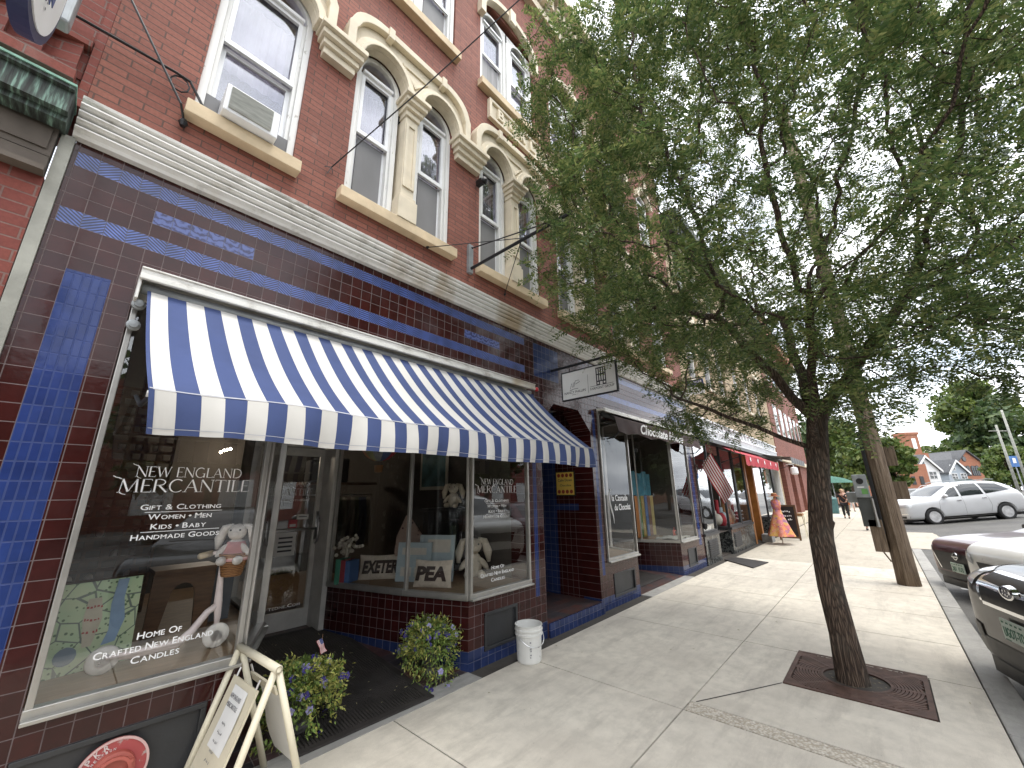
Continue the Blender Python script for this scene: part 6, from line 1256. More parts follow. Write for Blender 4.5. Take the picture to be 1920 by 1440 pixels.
car('parked_car', 'bronze grey crossover with an oval star badge nosed in nearest the kerb corner', nose(5.24, -.72, 2.3), (-math.cos(R(73)), math.sin(R(73))), SUV, (1.42, -1.24), bronze, win_suv(), fr_sub, 4.6, .345, zs=1.06, plate=(0, .58, 'UGOT-TO'), badge=(0, .87, 'oval'), group='cars nosed in along the kerb', lines=gap_suv, mirror=(.62, 1.10))
fr_wh2 = [('grille', M['pblack'], [(-.40, .56), (.40, .56), (.48, .76), (-.48, .76)]), ('headlight', M['lens'], [(.54, .72), (.82, .80), (.82, .88), (.56, .83)]), ('lower_bumper', M['pblack'], [(-.72, .26), (.72, .26), (.78, .38), (-.78, .38)])]
fr_wh = [('grille', M['pblack'], [(-.40, .42), (.40, .42), (.50, .60), (-.50, .60)]), ('headlight', M['lens'], [(.52, .58), (.80, .66), (.80, .75), (.56, .68)]), ('lower_bumper', M['pblack'], [(-.70, .25), (.70, .25), (.74, .34), (-.74, .34)])]
car('parked_car', 'white car between the bronze crossover and the maroon car', nose(7.85, -.95, 2.3), hd, SUV, (1.42, -1.24), whitep, win_suv(), fr_wh2, 4.6, .33, zs=1.10, group='cars nosed in along the kerb', lines=gap_suv, mirror=(.62, 1.10))
fr_ni = [('grille', M['pblack'], [(-.56, .40), (.56, .40), (.60, .70), (-.60, .70)]), ('chrome_leg', M['chrome'], [(.47, .42), (.50, .42), (.64, .66), (.60, .66)]), ('headlight', M['lens'], [(.64, .68), (.82, .72), (.82, .78), (.64, .74)]), ('lower_bumper', M['pblack'], [(-.78, .28), (.78, .28), (.80, .38), (-.80, .38)])]
car('parked_car', 'dark maroon car with a round barred badge parked beyond the white car', nose(10.35, -.75, 2.3), hd, [(a, b, c * .94 + .0, d * .94, e, f) for a, b, c, d, e, f in SUV], (1.42, -1.24), maroon, {k: ([[(x, z * .94) for x, z in q] for q in v] if k == 'side' else [(x, z * .94) for x, z in v] if k in ('wind', 'rear', 'handles') else v) for k, v in win_suv().items()}, fr_ni, 4.6, .33, plate=(-.02, .47, '381 1U3'), badge=(0, .655, 'round'), group='cars nosed in along the kerb', lines=gap_suv, mirror=(.62, 1.04, M['pblack']))
# the long silver crossover across the crossing
w_l = dict(side=[[(.88, 1.17), (.22, 1.17), (.12, 1.66), (.42, 1.56)], [(.12, 1.17), (-.82, 1.19), (-.80, 1.68), (.06, 1.67)], [(-.92, 1.20), (-2.0, 1.30), (-1.62, 1.60), (-.88, 1.68)]], wind=[(-.66, 1.24), (.66, 1.24), (.55, 1.66), (-.55, 1.66)], handles=[(.32, 1.0), (-.75, 1.03)], sill=(1.2, -1.3, .24, .34), chrome=[(.95, 1.16), (.3, 1.68), (-.7, 1.715), (-1.65, 1.64), (-2.08, 1.30)])
fr_bu = [('grille', M['pblack'], [(-.40, .66), (.40, .66), (.44, .86), (-.44, .86)]), ('headlight', M['lens'], [(.52, .78), (.90, .84), (.90, .98), (.50, .90)]), ('lower_bumper', M['pblack'], [(-.80, .34), (.80, .34), (.84, .44), (-.84, .44)]), ('fog_lamp', M['chrome'], [(.50, .50), (.80, .53), (.80, .56), (.50, .54)])]
gap_l = [[(1.28, .36), (1.15, 1.0), (.95, 1.13)], [(.17, .36), (.14, 1.16)], [(-.86, .42), (-.95, .70), (-.90, 1.17)]]
f_h = Vector((27.46, -1.6, 0)); hd2 = Vector((-.57, .82, 0)).normalized(); right = Vector((hd2.y, -hd2.x, 0)); c_ = f_h - hd2 * 1.53 + right * .85
car('silver_crossover', 'long silver crossover seen side on with alloy wheels across the street', (c_.x, c_.y, .10), tuple(hd2), LONG, (1.53, -1.49), silver, w_l, fr_bu, 5.1, .37, tilt=R(4), lines=gap_l, rack=(.2, -1.7), mirror=(.86, 1.2))
# the car whose dark flank shows in the shop window
car('parked_car', 'black parked car mirrored in the window lettered with the shop name', nose(1.4, -.9, 2.3), hd, SUV, (1.42, -1.24), blackp, win_suv(), fr_sub[:2], 4.6, .345, group='cars nosed in along the kerb', lines=gap_suv, mirror=(.62, 1.10))
# ------------------------------------------------------------------ the shops further along
t = NT('black_marble'); nn_ = t.noise(4, 8, t.obj(), .75); c = t.ramp(nn_, [(.47, (.020, .022, .023)), (.50, (.20, .21, .20)), (.53, (.022, .024, .025))]); M['marble'] = t.done(c, .25)
YBD = thing('yellow_brick_building', 'yellow brick building with white trellis band and dark roof cornice', 'building', (16, 3.32, 0))
w = MB(); x0, x1 = 10.43, 22.4; wc2 = [11.5, 13.0, 14.5, 16.6, 18.4, 20.2]
for za, zb, cut in ((3.62, 4.7, 0), (4.7, 6.5, 1), (6.5, 7.4, 0), (7.4, 8.9, 1), (8.9, 9.4, 0)):
    if not cut: w.box(x0, x1, 3.325, 3.7, za, zb)
    else:
        e = [x0] + [q for c_ in wc2 for q in (c_ - .42, c_ + .42)] + [x1]
        for i in range(0, len(e), 2): w.box(e[i], e[i + 1], 3.325, 3.7, za, zb)
w.box(x1 - .4, x1, 3.325, 3.7, 0, 3.62); w.build('brick_wall', M['brick_y'], YBD)
w = MB(); w.box(x0, x1, 3.71, 3.76, 3.5, 9.4); w.box(x0, x1, 3.7, 12, 9.4, 9.5); w.build('inner_wall', M['dark'], YBD)
for c_ in wc2:
    for z0, z1 in ((4.7, 6.5), (7.4, 8.9)):
        w = MB()
        for q in ((c_ - .42, c_ - .34, z0, z1), (c_ + .34, c_ + .42, z0, z1), (c_ - .34, c_ + .34, z1 - .08, z1), (c_ - .34, c_ + .34, z0, z0 + .06), (c_ - .34, c_ + .34, (z0 + z1) / 2 - .03, (z0 + z1) / 2 + .03)): w.box(q[0], q[1], 3.40, 3.5, q[2], q[3])
        wo_ = w.build('window', M['white'], YBD); w = MB(); w.box(c_ - .34, c_ + .34, 3.47, 3.475, z0, z1); w.build('pane', M['glass_up'], wo_)
        w = MB(); w.box(c_ - .55, c_ + .55, 3.24, 3.40, z1 + .0, z1 + .16); w.ribbon(ell(c_, z1 + .16, .55, .32), ell(c_, z1 + .16, .44, .22), XZ(3.25), (0, .08, 0)); w.build('lintel', M['stone'], wo_); w = MB(); w.box(c_ - .5, c_ + .5, 3.26, 3.40, z0 - .1, z0); w.build('sill', M['stone'], wo_)
w = MB(); w.box(x0, x1, 2.85, 3.33, 9.42, 9.66); w.box(x0, x1, 3.0, 3.33, 9.30, 9.42)
for i in range(38): w.box(x0 + .05 + i * .31, x0 + .19 + i * .31, 2.98, 3.32, 9.0, 9.30)
w.build('roof_cornice', pm('dark_green_cornice', (.028, .034, .030), .6), YBD)
w = MB()
for z in (3.05, 3.30, 3.56): w.box(x0 + .04, x1 - .4, 3.24, 3.28, z, z + .05)
for i in range(72): w.box(x0 + .05 + i * .16, x0 + .11 + i * .16, 3.245, 3.275, 3.10, 3.30)
for i in range(24): w.box(x0 + .05 + i * .48, x0 + .11 + i * .48, 3.246, 3.276, 3.35, 3.56)
w.box(x0 + .03, x1 - .4, 3.29, 3.33, 3.03, 3.62); w.build('trellis_band', M['sash'], YBD)
w = MB(); w.box(x0, x1 - .4, 3.10, 3.36, 2.92, 3.02); w.build('shop_cornice', M['black'], YBD)
w = MB()
for a, b in ((10.44, 11.6), (12.75, 15.4), (18.2, 20.2)):
    w = MB(); w.box(a, b, 3.30, 3.7, -.1, .62); mb2 = w.build('shop_base', M['marble'], YBD); w = MB()
    w.box(a, b, 3.27, 3.72, .62, .68); w.box(a + .2, min(b - .2, a + .9), 3.285, 3.30, .14, .52)
    for k in range(7): w.box(a + .22, min(b - .22, a + .88), 3.27, 3.285, .17 + k * .048, .19 + k * .048)
    w.build('vent_grille', M['char'], mb2)
for a, b in ((10.48, 11.6), (12.78, 14.1), (14.15, 15.4), (18.25, 20.2)):
    w = MB()
    for q in ((a, a + .05, .68, 2.92), (b - .05, b, .68, 2.92), (a + .05, b - .05, 2.86, 2.92), (a + .05, b - .05, .68, .73)): w.box(q[0], q[1], 3.32, 3.38, q[2], q[3])
    wo_ = w.build('shop_window', M['char'], YBD); w = MB(); w.box(a + .05, b - .05, 3.35, 3.355, .73, 2.86); w.build('pane', M['glass'], wo_)
w = MB()
for a, b in ((15.45, 15.62), (16.55, 16.75)): w.box(a, b, 3.30, 3.6, -.1, 2.92)
w.build('orange_post', pm('orange_wood', (.35, .14, .03), .5), YBD)
w = MB(); w.box(11.62, 12.74, 4.6, 4.65, 0, 2.9); w.box(15.65, 16.5, 4.2, 4.25, 0, 2.9); w.box(16.8, 18.2, 3.9, 3.95, 0, 2.9); w.box(10.43, 22.0, 6.0, 6.05, 0, 3.5); w.box(10.43, 22, 3.4, 6, -.05, .02, 0); w.box(10.5, 15.4, 3.4, 3.9, .58, .6)
w.build('shop_interior', pm('dim_interior', (.05, .04, .032), .8), YBD)
w = MB(); w.lathe([(.0, 0), (.20, 0), (.20, .15), (.16, .2), (.145, 1.4), (.13, 2.55), (.17, 2.62), (.2, 2.7), (.2, 2.8), (0, 2.8)], (20.6, 3.25, 0), 20); w.build('column', M['white'], YBD, smooth=False)
rd = random.Random(12); cl_ = [M['ppale'], M['fred'], M['pblue'], M['wicker'], M['linen']]
for i in range(7):
    w = MB(); x = 12.95 + i * .33; blob(w, (x, 3.62 + .1 * rd.random(), .80 + .1 * rd.random()), (.10 + .05 * rd.random(), .15 + .1 * rd.random()), 8); w.tube([(x, 3.75, .62), (x + .06, 3.75, 1.1 + .5 * rd.random())], .06, 6); tag(w.build('window_ware', cl_[i % 5], smooth=True), ('cream', 'red', 'pale blue', 'wicker', 'linen', 'second cream', 'second red')[i] + ' gift ware standing in the window under the red awning', 'gift', 'gift wares in the far shop window')
w = MB()
for i in range(5): w = MB(); w.box(10.6 + i * .19, 10.75 + i * .19, 3.45, 3.48, .64, .78 + .02 * (i % 3)); tag(w.build('display_card', M['paper']), ('first', 'second', 'third', 'fourth', 'fifth')[i] + ' pale card along the sill of the window next to the chocolate shop', 'card', 'cards in the yellow brick shop window')
# red and black awnings
def shop_awning(name, label, xa, xb, y0, z0, y1, z1, zh, mat, scal=True, stars=False):
    T = thing(name, label, 'awning', ((xa + xb) / 2, y0, z0)); w = MB(); n = 36
    w.grid([[(xa + (xb - xa) * i / n, y0 + (y1 - y0) * j / 5, z0 + (z1 - z0) * j / 5 - .03 * math.sin(math.pi * j / 5)) for j in range(6)] for i in range(n + 1)]); w.build('canopy', mat, T, smooth=True, fix=False)
    w = MB(); w.grid([[(xa + (xb - xa) * i / n, y1 - .01 + .01 * math.sin(i), z1 - (z1 - zh) * j / 3 - (.03 * abs(math.sin(i * .785)) * (j == 3) if scal else 0)) for j in range(4)] for i in range(n + 1)]); w.build('valance', mat, T, fix=False)
    for x in (xa, xb): w = MB(); w.tube([(x, y0, z0 - .5), (x, y1, z1)], .012, 5); w.build('arm', M['iron'], T)
    if stars:
        for k in range(5):
            x = xa + (k + .5) * (xb - xa) / 5; w = MB(); w.add([(x + r_ * math.cos(a * .628), y1 - .03 - 0 * r_, (z1 + zh) / 2 + .03 + r_ * math.sin(a * .628)) for a in range(10) for r_ in ((.09 if a % 2 else .045),)], [tuple(range(10))]); w.build('star', M['letter'], T)
shop_awning('red_awning', 'red scalloped awning with white stars over the gift shop', 12.6, 17.4, 3.25, 2.95, 2.62, 2.62, 2.36, pm('red_canvas', (.42, .035, .05), .8), True, True)
shop_awning('black_awning', 'wide black awning beyond the red one', 17.9, 21.4, 3.25, 3.05, 2.25, 2.84, 2.62, M['black'], False)
flag('hanging_flag', 'striped flag on a slanted wooden pole between the chocolate shop and the red awning', (11.0, 3.05, 2.62), (.22, -.32, -.92), (0, -.37, .45), 1.05, .42, [(11.0, 3.36, 2.14), (11.0, 3.02, 2.66)], .09, 1, 0, False)
OS = thing('office_sign', 'small navy and white sign numbered 111-R/113-R on the trellis corner', 'sign', (10.75, 3.1, 4.1))
w = MB(); w.box(10.735, 10.765, 2.90, 3.31, 4.33, 4.52); w.build('navy_board', bpy.data.materials['navy_paint'], OS); w = MB(); w.box(10.735, 10.765, 2.90, 3.31, 4.12, 4.325); w.build('white_board', M['letter'], OS)
m = MB(); add_text(m, '111-R/113-R', (10.734, 3.105, 4.42), (0, -1, 0), (0, 0, 1), .06, .34, bold=.01, depth=.001); scrib(m, (10.734, 3.105, 4.355), (0, -1, 0), (0, 0, 1), .034, .34, 4); m.build('lettering', M['letter'], OS)
w = MB(); w.tube([(10.75, 3.33, 4.56), (10.75, 2.85, 4.56)], .014, 6); w.tube([(10.75, 2.95, 4.56), (10.75, 2.95, 4.5)], .006, 4); w.tube([(10.75, 3.25, 4.56), (10.75, 3.25, 4.5)], .006, 4); w.build('rod', M['iron'], OS)
w = MB(); w.tube([(10.38, 3.28, 2.3), (10.36, 3.25, 1.4), (10.38, 3.26, .95)], .01, 6); w.lathe([(0, -.1), (.05, -.06), (.055, .05), (0, .09)], (10.38, 3.24, .88), 12); tag(w.build('bell_cord', M['black']), 'black hanging cord with a weight on the tile corner pier', 'cord')
# dress form, chalk board, folding table, planter
DF = thing('dress_form', 'standing dress form in an orange and pink floral skirt and straw hat', 'dress form', (15.7, 2.62, 0)); DF.scale = (.88, .88, .86); dx, dy2 = 15.7, 2.62
t = NT('floral_fabric'); vv = t.n('TexVoronoi'); vv.inputs['Scale'].default_value = 9; t.l(t.obj(), vv.inputs['Vector']); hs = t.n('SeparateXYZ'); t.l(vv.outputs['Color'], hs.inputs[0]); c = t.ramp(hs.outputs[0], [(0, (.50, .07, .12)), (.3, (.62, .15, .04)), (.5, (.62, .34, .05)), (.75, (.55, .10, .20)), (1, (.24, .09, .24))]); c = t.mix(t.ramp(t.math('SINE', t.math('MULTIPLY', vv.outputs['Distance'], 45)), [(.4, (0, 0, 0)), (.6, (.5, .5, .5))]), c, (.75, .62, .42)); M['floral'] = t.done(c, .8)
w = MB(); g_ = []
for i in range(33):
    a = 2 * math.pi * i / 32; g_.append([(dx + r_ * math.cos(a) * (1 + .10 * math.sin(a * 6) * k), dy2 + r_ * math.sin(a) * (1 + .10 * math.sin(a * 6) * k), z) for r_, z, k in ((.13, 1.22, 0), (.15, 1.10, .2), (.24, .85, .6), (.33, .55, 1), (.42, .30, 1.2))])
w.grid(g_); w.build('skirt', M['floral'], DF, smooth=True)
w = MB(); w.lathe([(0, 1.18), (.12, 1.2), (.15, 1.35), (.16, 1.48), (.13, 1.56), (.05, 1.6), (.045, 1.68), (0, 1.7)], (dx, dy2, 0), 16); w.build('bust', M['floral'], DF, smooth=True)
w = MB(); w.tube([(dx, dy2, .02), (dx, dy2, 1.2)], .018, 8); w.box(dx - .24, dx + .24, dy2 - .24, dy2 + .24, .002, .022); w.build('stand', M['linen'], DF)
w = MB(); w.lathe([(.20, 1.70), (.19, 1.715), (.10, 1.73), (.095, 1.80), (.06, 1.83), (0, 1.835)], (dx, dy2, 0), 20); w.lathe([(.101, 1.735), (.098, 1.765)], (dx, dy2, 0), 20, mi=1); w.build('straw_hat', [M['wicker'], M['fred']], DF)
CB = thing('chalk_board', 'wooden framed black chalk board on the sidewalk behind the dress form', 'sign board', (17.2, 2.6, 0)); w = MB(); w.box(17.15, 17.18, 2.36, 2.86, .08, 1.10); w.build('slate', M['black'], CB); w = MB()
for q in ((2.30, 2.36, 0, 1.16), (2.86, 2.92, 0, 1.16), (2.36, 2.86, 1.10, 1.16), (2.36, 2.86, .06, .12)): w.box(17.14, 17.19, q[0], q[1], q[2], q[3])
w.build('wood_frame', M['wood'], CB); m = MB()
for i in range(3): scrib(m, (17.138, 2.61, .90 - i * .13), (0, -1, 0), (0, 0, 1), .09, .3, i)
m.build('lettering', M['letter'], CB)
FT = thing('folding_table', 'small cream folding table with crossed legs holding a tray', 'table', (18.6, 2.5, 0)); w = MB(); w.box(18.3, 18.8, 2.25, 2.75, .70, .73); w.build('table_top', M['pvc'], FT)
for y in (2.3, 2.7):
    for s_ in (-1, 1): w = MB(); w.tube([(18.55 - s_ * .22, y, 0), (18.55 + s_ * .22, y, .70)], .016, 6); w.build('leg', M['pvc'], FT)
w = MB(); w.box(18.35, 18.75, 2.3, 2.7, .735, .82); tag(w.build('goods_tray', M['wicker'], bevel=.01), 'low tray of wares on the cream folding table', 'tray')
w = MB(); w.box(16.0, 16.5, 2.95, 3.25, 0, .25); tag(w.build('planter_box', M['greym'], bevel=.02), 'grey trough planter at the gift shop door', 'planter')
# red brick building beyond
RB = thing('red_brick_building', 'tall red brick building with a pale stone base beyond the black awning', 'building', (27, 3.32, 0))
w = MB(); w.box(22.42, 33, 3.3, 9, 3.2, 10.2); w.box(23.6, 25.0, 3.3, 3.8, .5, 3.2); w.box(26.4, 27.8, 3.3, 3.8, .5, 3.2); w.box(29.2, 33, 3.3, 3.8, .5, 3.2); w.build('brick_wall', M['brick'], RB)
w = MB(); w.box(22.42, 33, 3.6, 3.7, 0, 3.2); w.build('shop_interior', M['dark'], RB); w = MB(); w.box(22.42, 33, 3.15, 3.32, 3.0, 3.2); w.box(22.42, 33, 3.2, 3.9, -.1, .5); w.build('stone_base', M['stone'], RB); w = MB(); w.box(22.42, 33.1, 2.9, 3.35, 9.6, 10.3); w.build('roof_cornice', M['brick_o'], RB)
for x in (23.6, 25.2, 26.8, 28.4, 30, 31.6):
    for z in (4.4, 7.2): w = MB(); w.box(x, x + .8, 3.27, 3.31, z, z + 1.5); wo_ = w.build('window', M['white'], RB); w = MB(); w.box(x + .08, x + .72, 3.262, 3.27, z + .08, z + 1.42); w.build('pane', M['glass_up'], wo_)
w = MB(); w.lathe([(.06, 0), (.16, -.04), (.17, -.3), (.12, -.36), (0, -.37)], (24.3, 3.0, 2.75), 10); w.tube([(24.3, 3.0, 2.75), (24.3, 3.0, 2.9), (24.3, 3.3, 2.9)], .02, 5); tag(w.build('wall_lantern', M['letter']), 'white globe wall lantern on the red brick pier', 'lantern')
# ------------------------------------------------------------------ street furniture and traffic further off
w = MB(); w.lathe([(0, 0), (.26, 0), (.30, .9), (.32, .92), (.32, 1.0), (.2, 1.12), (0, 1.15)], (37.0, 2.7, 0), 16); tag(w.build('litter_bin', pm('teal_bin', (.05, .13, .13), .5)), 'teal litter bin far along the sidewalk', 'bin')
UM = thing('cafe_umbrella', 'dark green cafe umbrella under the far trees', 'umbrella', (42, 2.8, 0)); w = MB(); w.lathe([(1.5, 2.15), (.8, 2.5), (0, 2.7)], (42, 2.8, 0), 8); w.build('canopy', pm('green_canvas', (.03, .11, .08), .8), UM, fix=False); w = MB(); w.tube([(42, 2.8, 0), (42, 2.8, 2.6)], .03, 6); w.build('pole', M['greym'], UM)
flag('far_flag', 'small striped flag on a far sidewalk post', (36.0, 3.1, 2.45), (.3, -.5, -.8), (0, 0, 1), .8, .5, [(36.0, 3.12, 0), (36.0, 3.12, 2.5)], .05, 2)
SKIN = pm('skin', (.50, .30, .22), .6, var=.05)
def person(label, loc, rz, h, top, bottom, hair, bag=None, arm=(0, 0), stride=.12, hat=None, short=False, skin_legs=True):
    T = thing('person', label, 'person', loc, rz, None, world=False); s = h / 1.70
    def skin(name, nodes, edges, mat, root_=0, sub=1):
        me = bpy.data.meshes.new(name); me.from_pydata([tuple(Vector(p) * s) for p, _ in nodes], edges, []); o = bpy.data.objects.new(name, me); COL.objects.link(o); o.modifiers.new('k', 'SKIN'); sv = me.skin_vertices[0].data
        for v_, (_, r_) in zip(sv, nodes): v_.radius = ((r_ if isinstance(r_, (int, float)) else r_[0]) * s, (r_ if isinstance(r_, (int, float)) else r_[1]) * s); v_.use_root = False
        sv[root_].use_root = True
        if sub: u = o.modifiers.new('u', 'SUBSURF'); u.levels = sub; u.render_levels = sub
        dg = bpy.context.evaluated_depsgraph_get(); dg.update(); m2 = bpy.data.meshes.new_from_object(o.evaluated_get(dg)); m2.materials.clear(); m2.materials.append(mat); m2.polygons.foreach_set('use_smooth', [True] * len(m2.polygons)); o.modifiers.clear(); o.data = m2; o.parent = T; return o
    a0, a1 = arm; hip, st_ = .90, stride
    Lk, La = (st_, .10, .48), (st_ * 1.2 - .05, .10, .08); Rk, Ra = (-st_ * .3, -.10, .48), (-st_ * 1.4, -.10, .10)
    EL, HL = (.02 + .22 * a0, .25, 1.14 + .05 * a0), (.10 + .35 * a0, .24 - .1 * a0, .90 + .50 * a0); ER, HR = (.02 + .22 * a1, -.25, 1.14 + .05 * a1), (.10 + .35 * a1, -.24 + .1 * a1, .90 + .50 * a1)
    nodes = [((0, 0, .95), .13), ((0, 0, 1.15), .12), ((0, 0, 1.36), .12), ((0, 0, 1.47), .05), ((.015, 0, 1.55), .075), ((.02, 0, 1.63), .085), ((.01, 0, 1.69), .05), ((0, .18, 1.39), .055), (EL, .04), (HL, .03), ((HL[0] + .05, HL[1], HL[2] - .07), .028), ((0, -.18, 1.39), .055), (ER, .04), (HR, .03), ((HR[0] + .05, HR[1], HR[2] - .07), .028), ((0, .10, .86), .085), (Lk, .058), (La, .04), ((La[0] + .12, .11, La[2] - .05), .035), ((0, -.10, .86), .085), (Rk, .058), (Ra, .04), ((Ra[0] + .12, -.11, Ra[2] - .05), .035)]
    edges = [(0, 1), (1, 2), (2, 3), (3, 4), (4, 5), (5, 6), (2, 7), (7, 8), (8, 9), (9, 10), (2, 11), (11, 12), (12, 13), (13, 14), (0, 15), (15, 16), (16, 17), (17, 18), (0, 19), (19, 20), (20, 21), (21, 22)]
    skin('body', nodes, edges, SKIN)
    mid = lambda a, b, k: tuple(Vector(a) * (1 - k) + Vector(b) * k)
    skin('shirt', [((0, 0, .90), .155), ((0, 0, 1.10), .145), ((0, 0, 1.34), .145), ((0, .19, 1.385), .072), (mid((0, .19, 1.39), EL, .75), .062), ((0, -.19, 1.385), .072), (mid((0, -.19, 1.39), ER, .75), .062), ((0, 0, 1.43), .075)], [(0, 1), (1, 2), (2, 3), (3, 4), (2, 5), (5, 6), (2, 7)], top)
    k = .35 if short else .85; lk = lambda kn, an: ([kn, mid(kn, an, k)] if not short else [mid((0, kn[1], .86), kn, .75)])
    ln = [((0, 0, .92), .15), ((0, .10, .84), .10)]; ed = [(0, 1)]
    for kn, an in ((Lk, La),):
        for q in lk(kn, an): ln.append((q, .078 if q[2] > .4 else .062)); ed.append((len(ln) - 2, len(ln) - 1))
    ln.append(((0, -.10, .84), .10)); ed.append((0, len(ln) - 1))
    for q in lk(Rk, Ra): ln.append((q, .078 if q[2] > .4 else .062)); ed.append((len(ln) - 2, len(ln) - 1))
    skin('trousers', ln, ed, bottom)
    w = MB(); c_ = Vector((-.01, 0, 1.645)) * s; w.lathe([(.0, .095 * s), (.06 * s, .08 * s), (.098 * s, .03 * s), (.102 * s, -.03 * s), (.085 * s, -.10 * s), (.04 * s, -.13 * s)], c_ + Vector((-.02 * s, 0, 0)), 14, (-.25, 0, 1)); w.build('hair', hair, T, smooth=True)
    w = MB()
    for an in (La, Ra): blob(w, Vector((an[0] + .06, an[1], .045)) * s, (.05 * s, .13 * s), 8, 0, (1, 0, 0))
    w.build('shoes', M['pblack'], T, smooth=True)
    w = MB()
    for q in (-1, 1): blob(w, Vector((.098, q * .032, 1.63)) * s, .012 * s, 6)
    w.build('eyes', M['black'], T); w = MB(); w.lathe([(.016 * s, 0), (0, .03 * s)], Vector((.095, 0, 1.60)) * s, 6, (1, 0, .1)); w.build('nose', SKIN, T)
    if bag: w = MB(); w.obox(Vector((.10, .24, .90)) * s, (1, 0, 0), (0, 1, 0), (0, 0, 1), .26, .10, .22); w.build('bag', bag, T, bevel=.03); w = MB(); w.tube([Vector(p) * s for p in ((.10, .22, 1.0), (.17, .02, 1.22), (.06, -.14, 1.44), (-.14, -.05, 1.3))], .012, 5); w.build('bag_strap', bag, T)
    return T
blk = pm('black_cloth', (.014, .014, .017), .8); blond = pm('blond_hair', (.42, .29, .14), .6); brown = pm('brown_hair', (.10, .06, .035), .6); tanb = pm('tan_bag', (.42, .15, .06), .6)
person('woman in black top and cropped trousers with a tan shoulder bag walking towards us', (31.2, 1.75, 0), R(183), 1.64, blk, blk, blond, tanb, (.9, 0))
person('person in a dark top and olive skirt far behind the woman in black', (37.5, 2.0, 0), R(170), 1.62, blk, pm('olive_cloth', (.10, .11, .06), .8), brown, None, (.6, 0))
person('person in a pink top sitting out far along the sidewalk', (41, 1.9, 0), R(200), 1.5, pm('pink_cloth', (.50, .28, .26), .8), M['linen'], brown, None, (.3, .4), .2, None, True)
person('person in dark clothes and a pink sleeve half hidden by the meter box', (22.6, .62, 0), R(178), 1.66, blk, blk, brown, pm('cream_bag', (.55, .48, .38), .7), (0, .3))
person('person in grey shorts hidden behind the woman in black', (36.0, 1.1, 0), R(175), 1.74, pm('grey_cloth', (.35, .35, .36), .8), M['linen'], brown, None, (0, 0), .15, None, True)
b0 = bpy.data.objects['silver_crossover'].location
car('far_car', 'silver car parked just beyond the long silver crossover', (b0.x + 3.3, b0.y + .3, .1), tuple(hd2), SUV, (1.42, -1.24), silver, win_suv(), fr_wh, 4.6, .345, tilt=R(3), lines=gap_suv)
car('far_car', 'white car behind the tail of the long silver crossover', (44.5, -10.5, .32), (-.9, .5), SED, (1.45, -1.25), whitep, win_sed(), fr_wh, 4.7, .32, lines=gap_suv)
car('far_car', 'black car parked under the far street trees', (40.5, -1.2, 0), (-.75, .65), SUV, (1.42, -1.24), blackp, win_suv(), fr_sub[:2], 4.6, .345, lines=gap_suv)
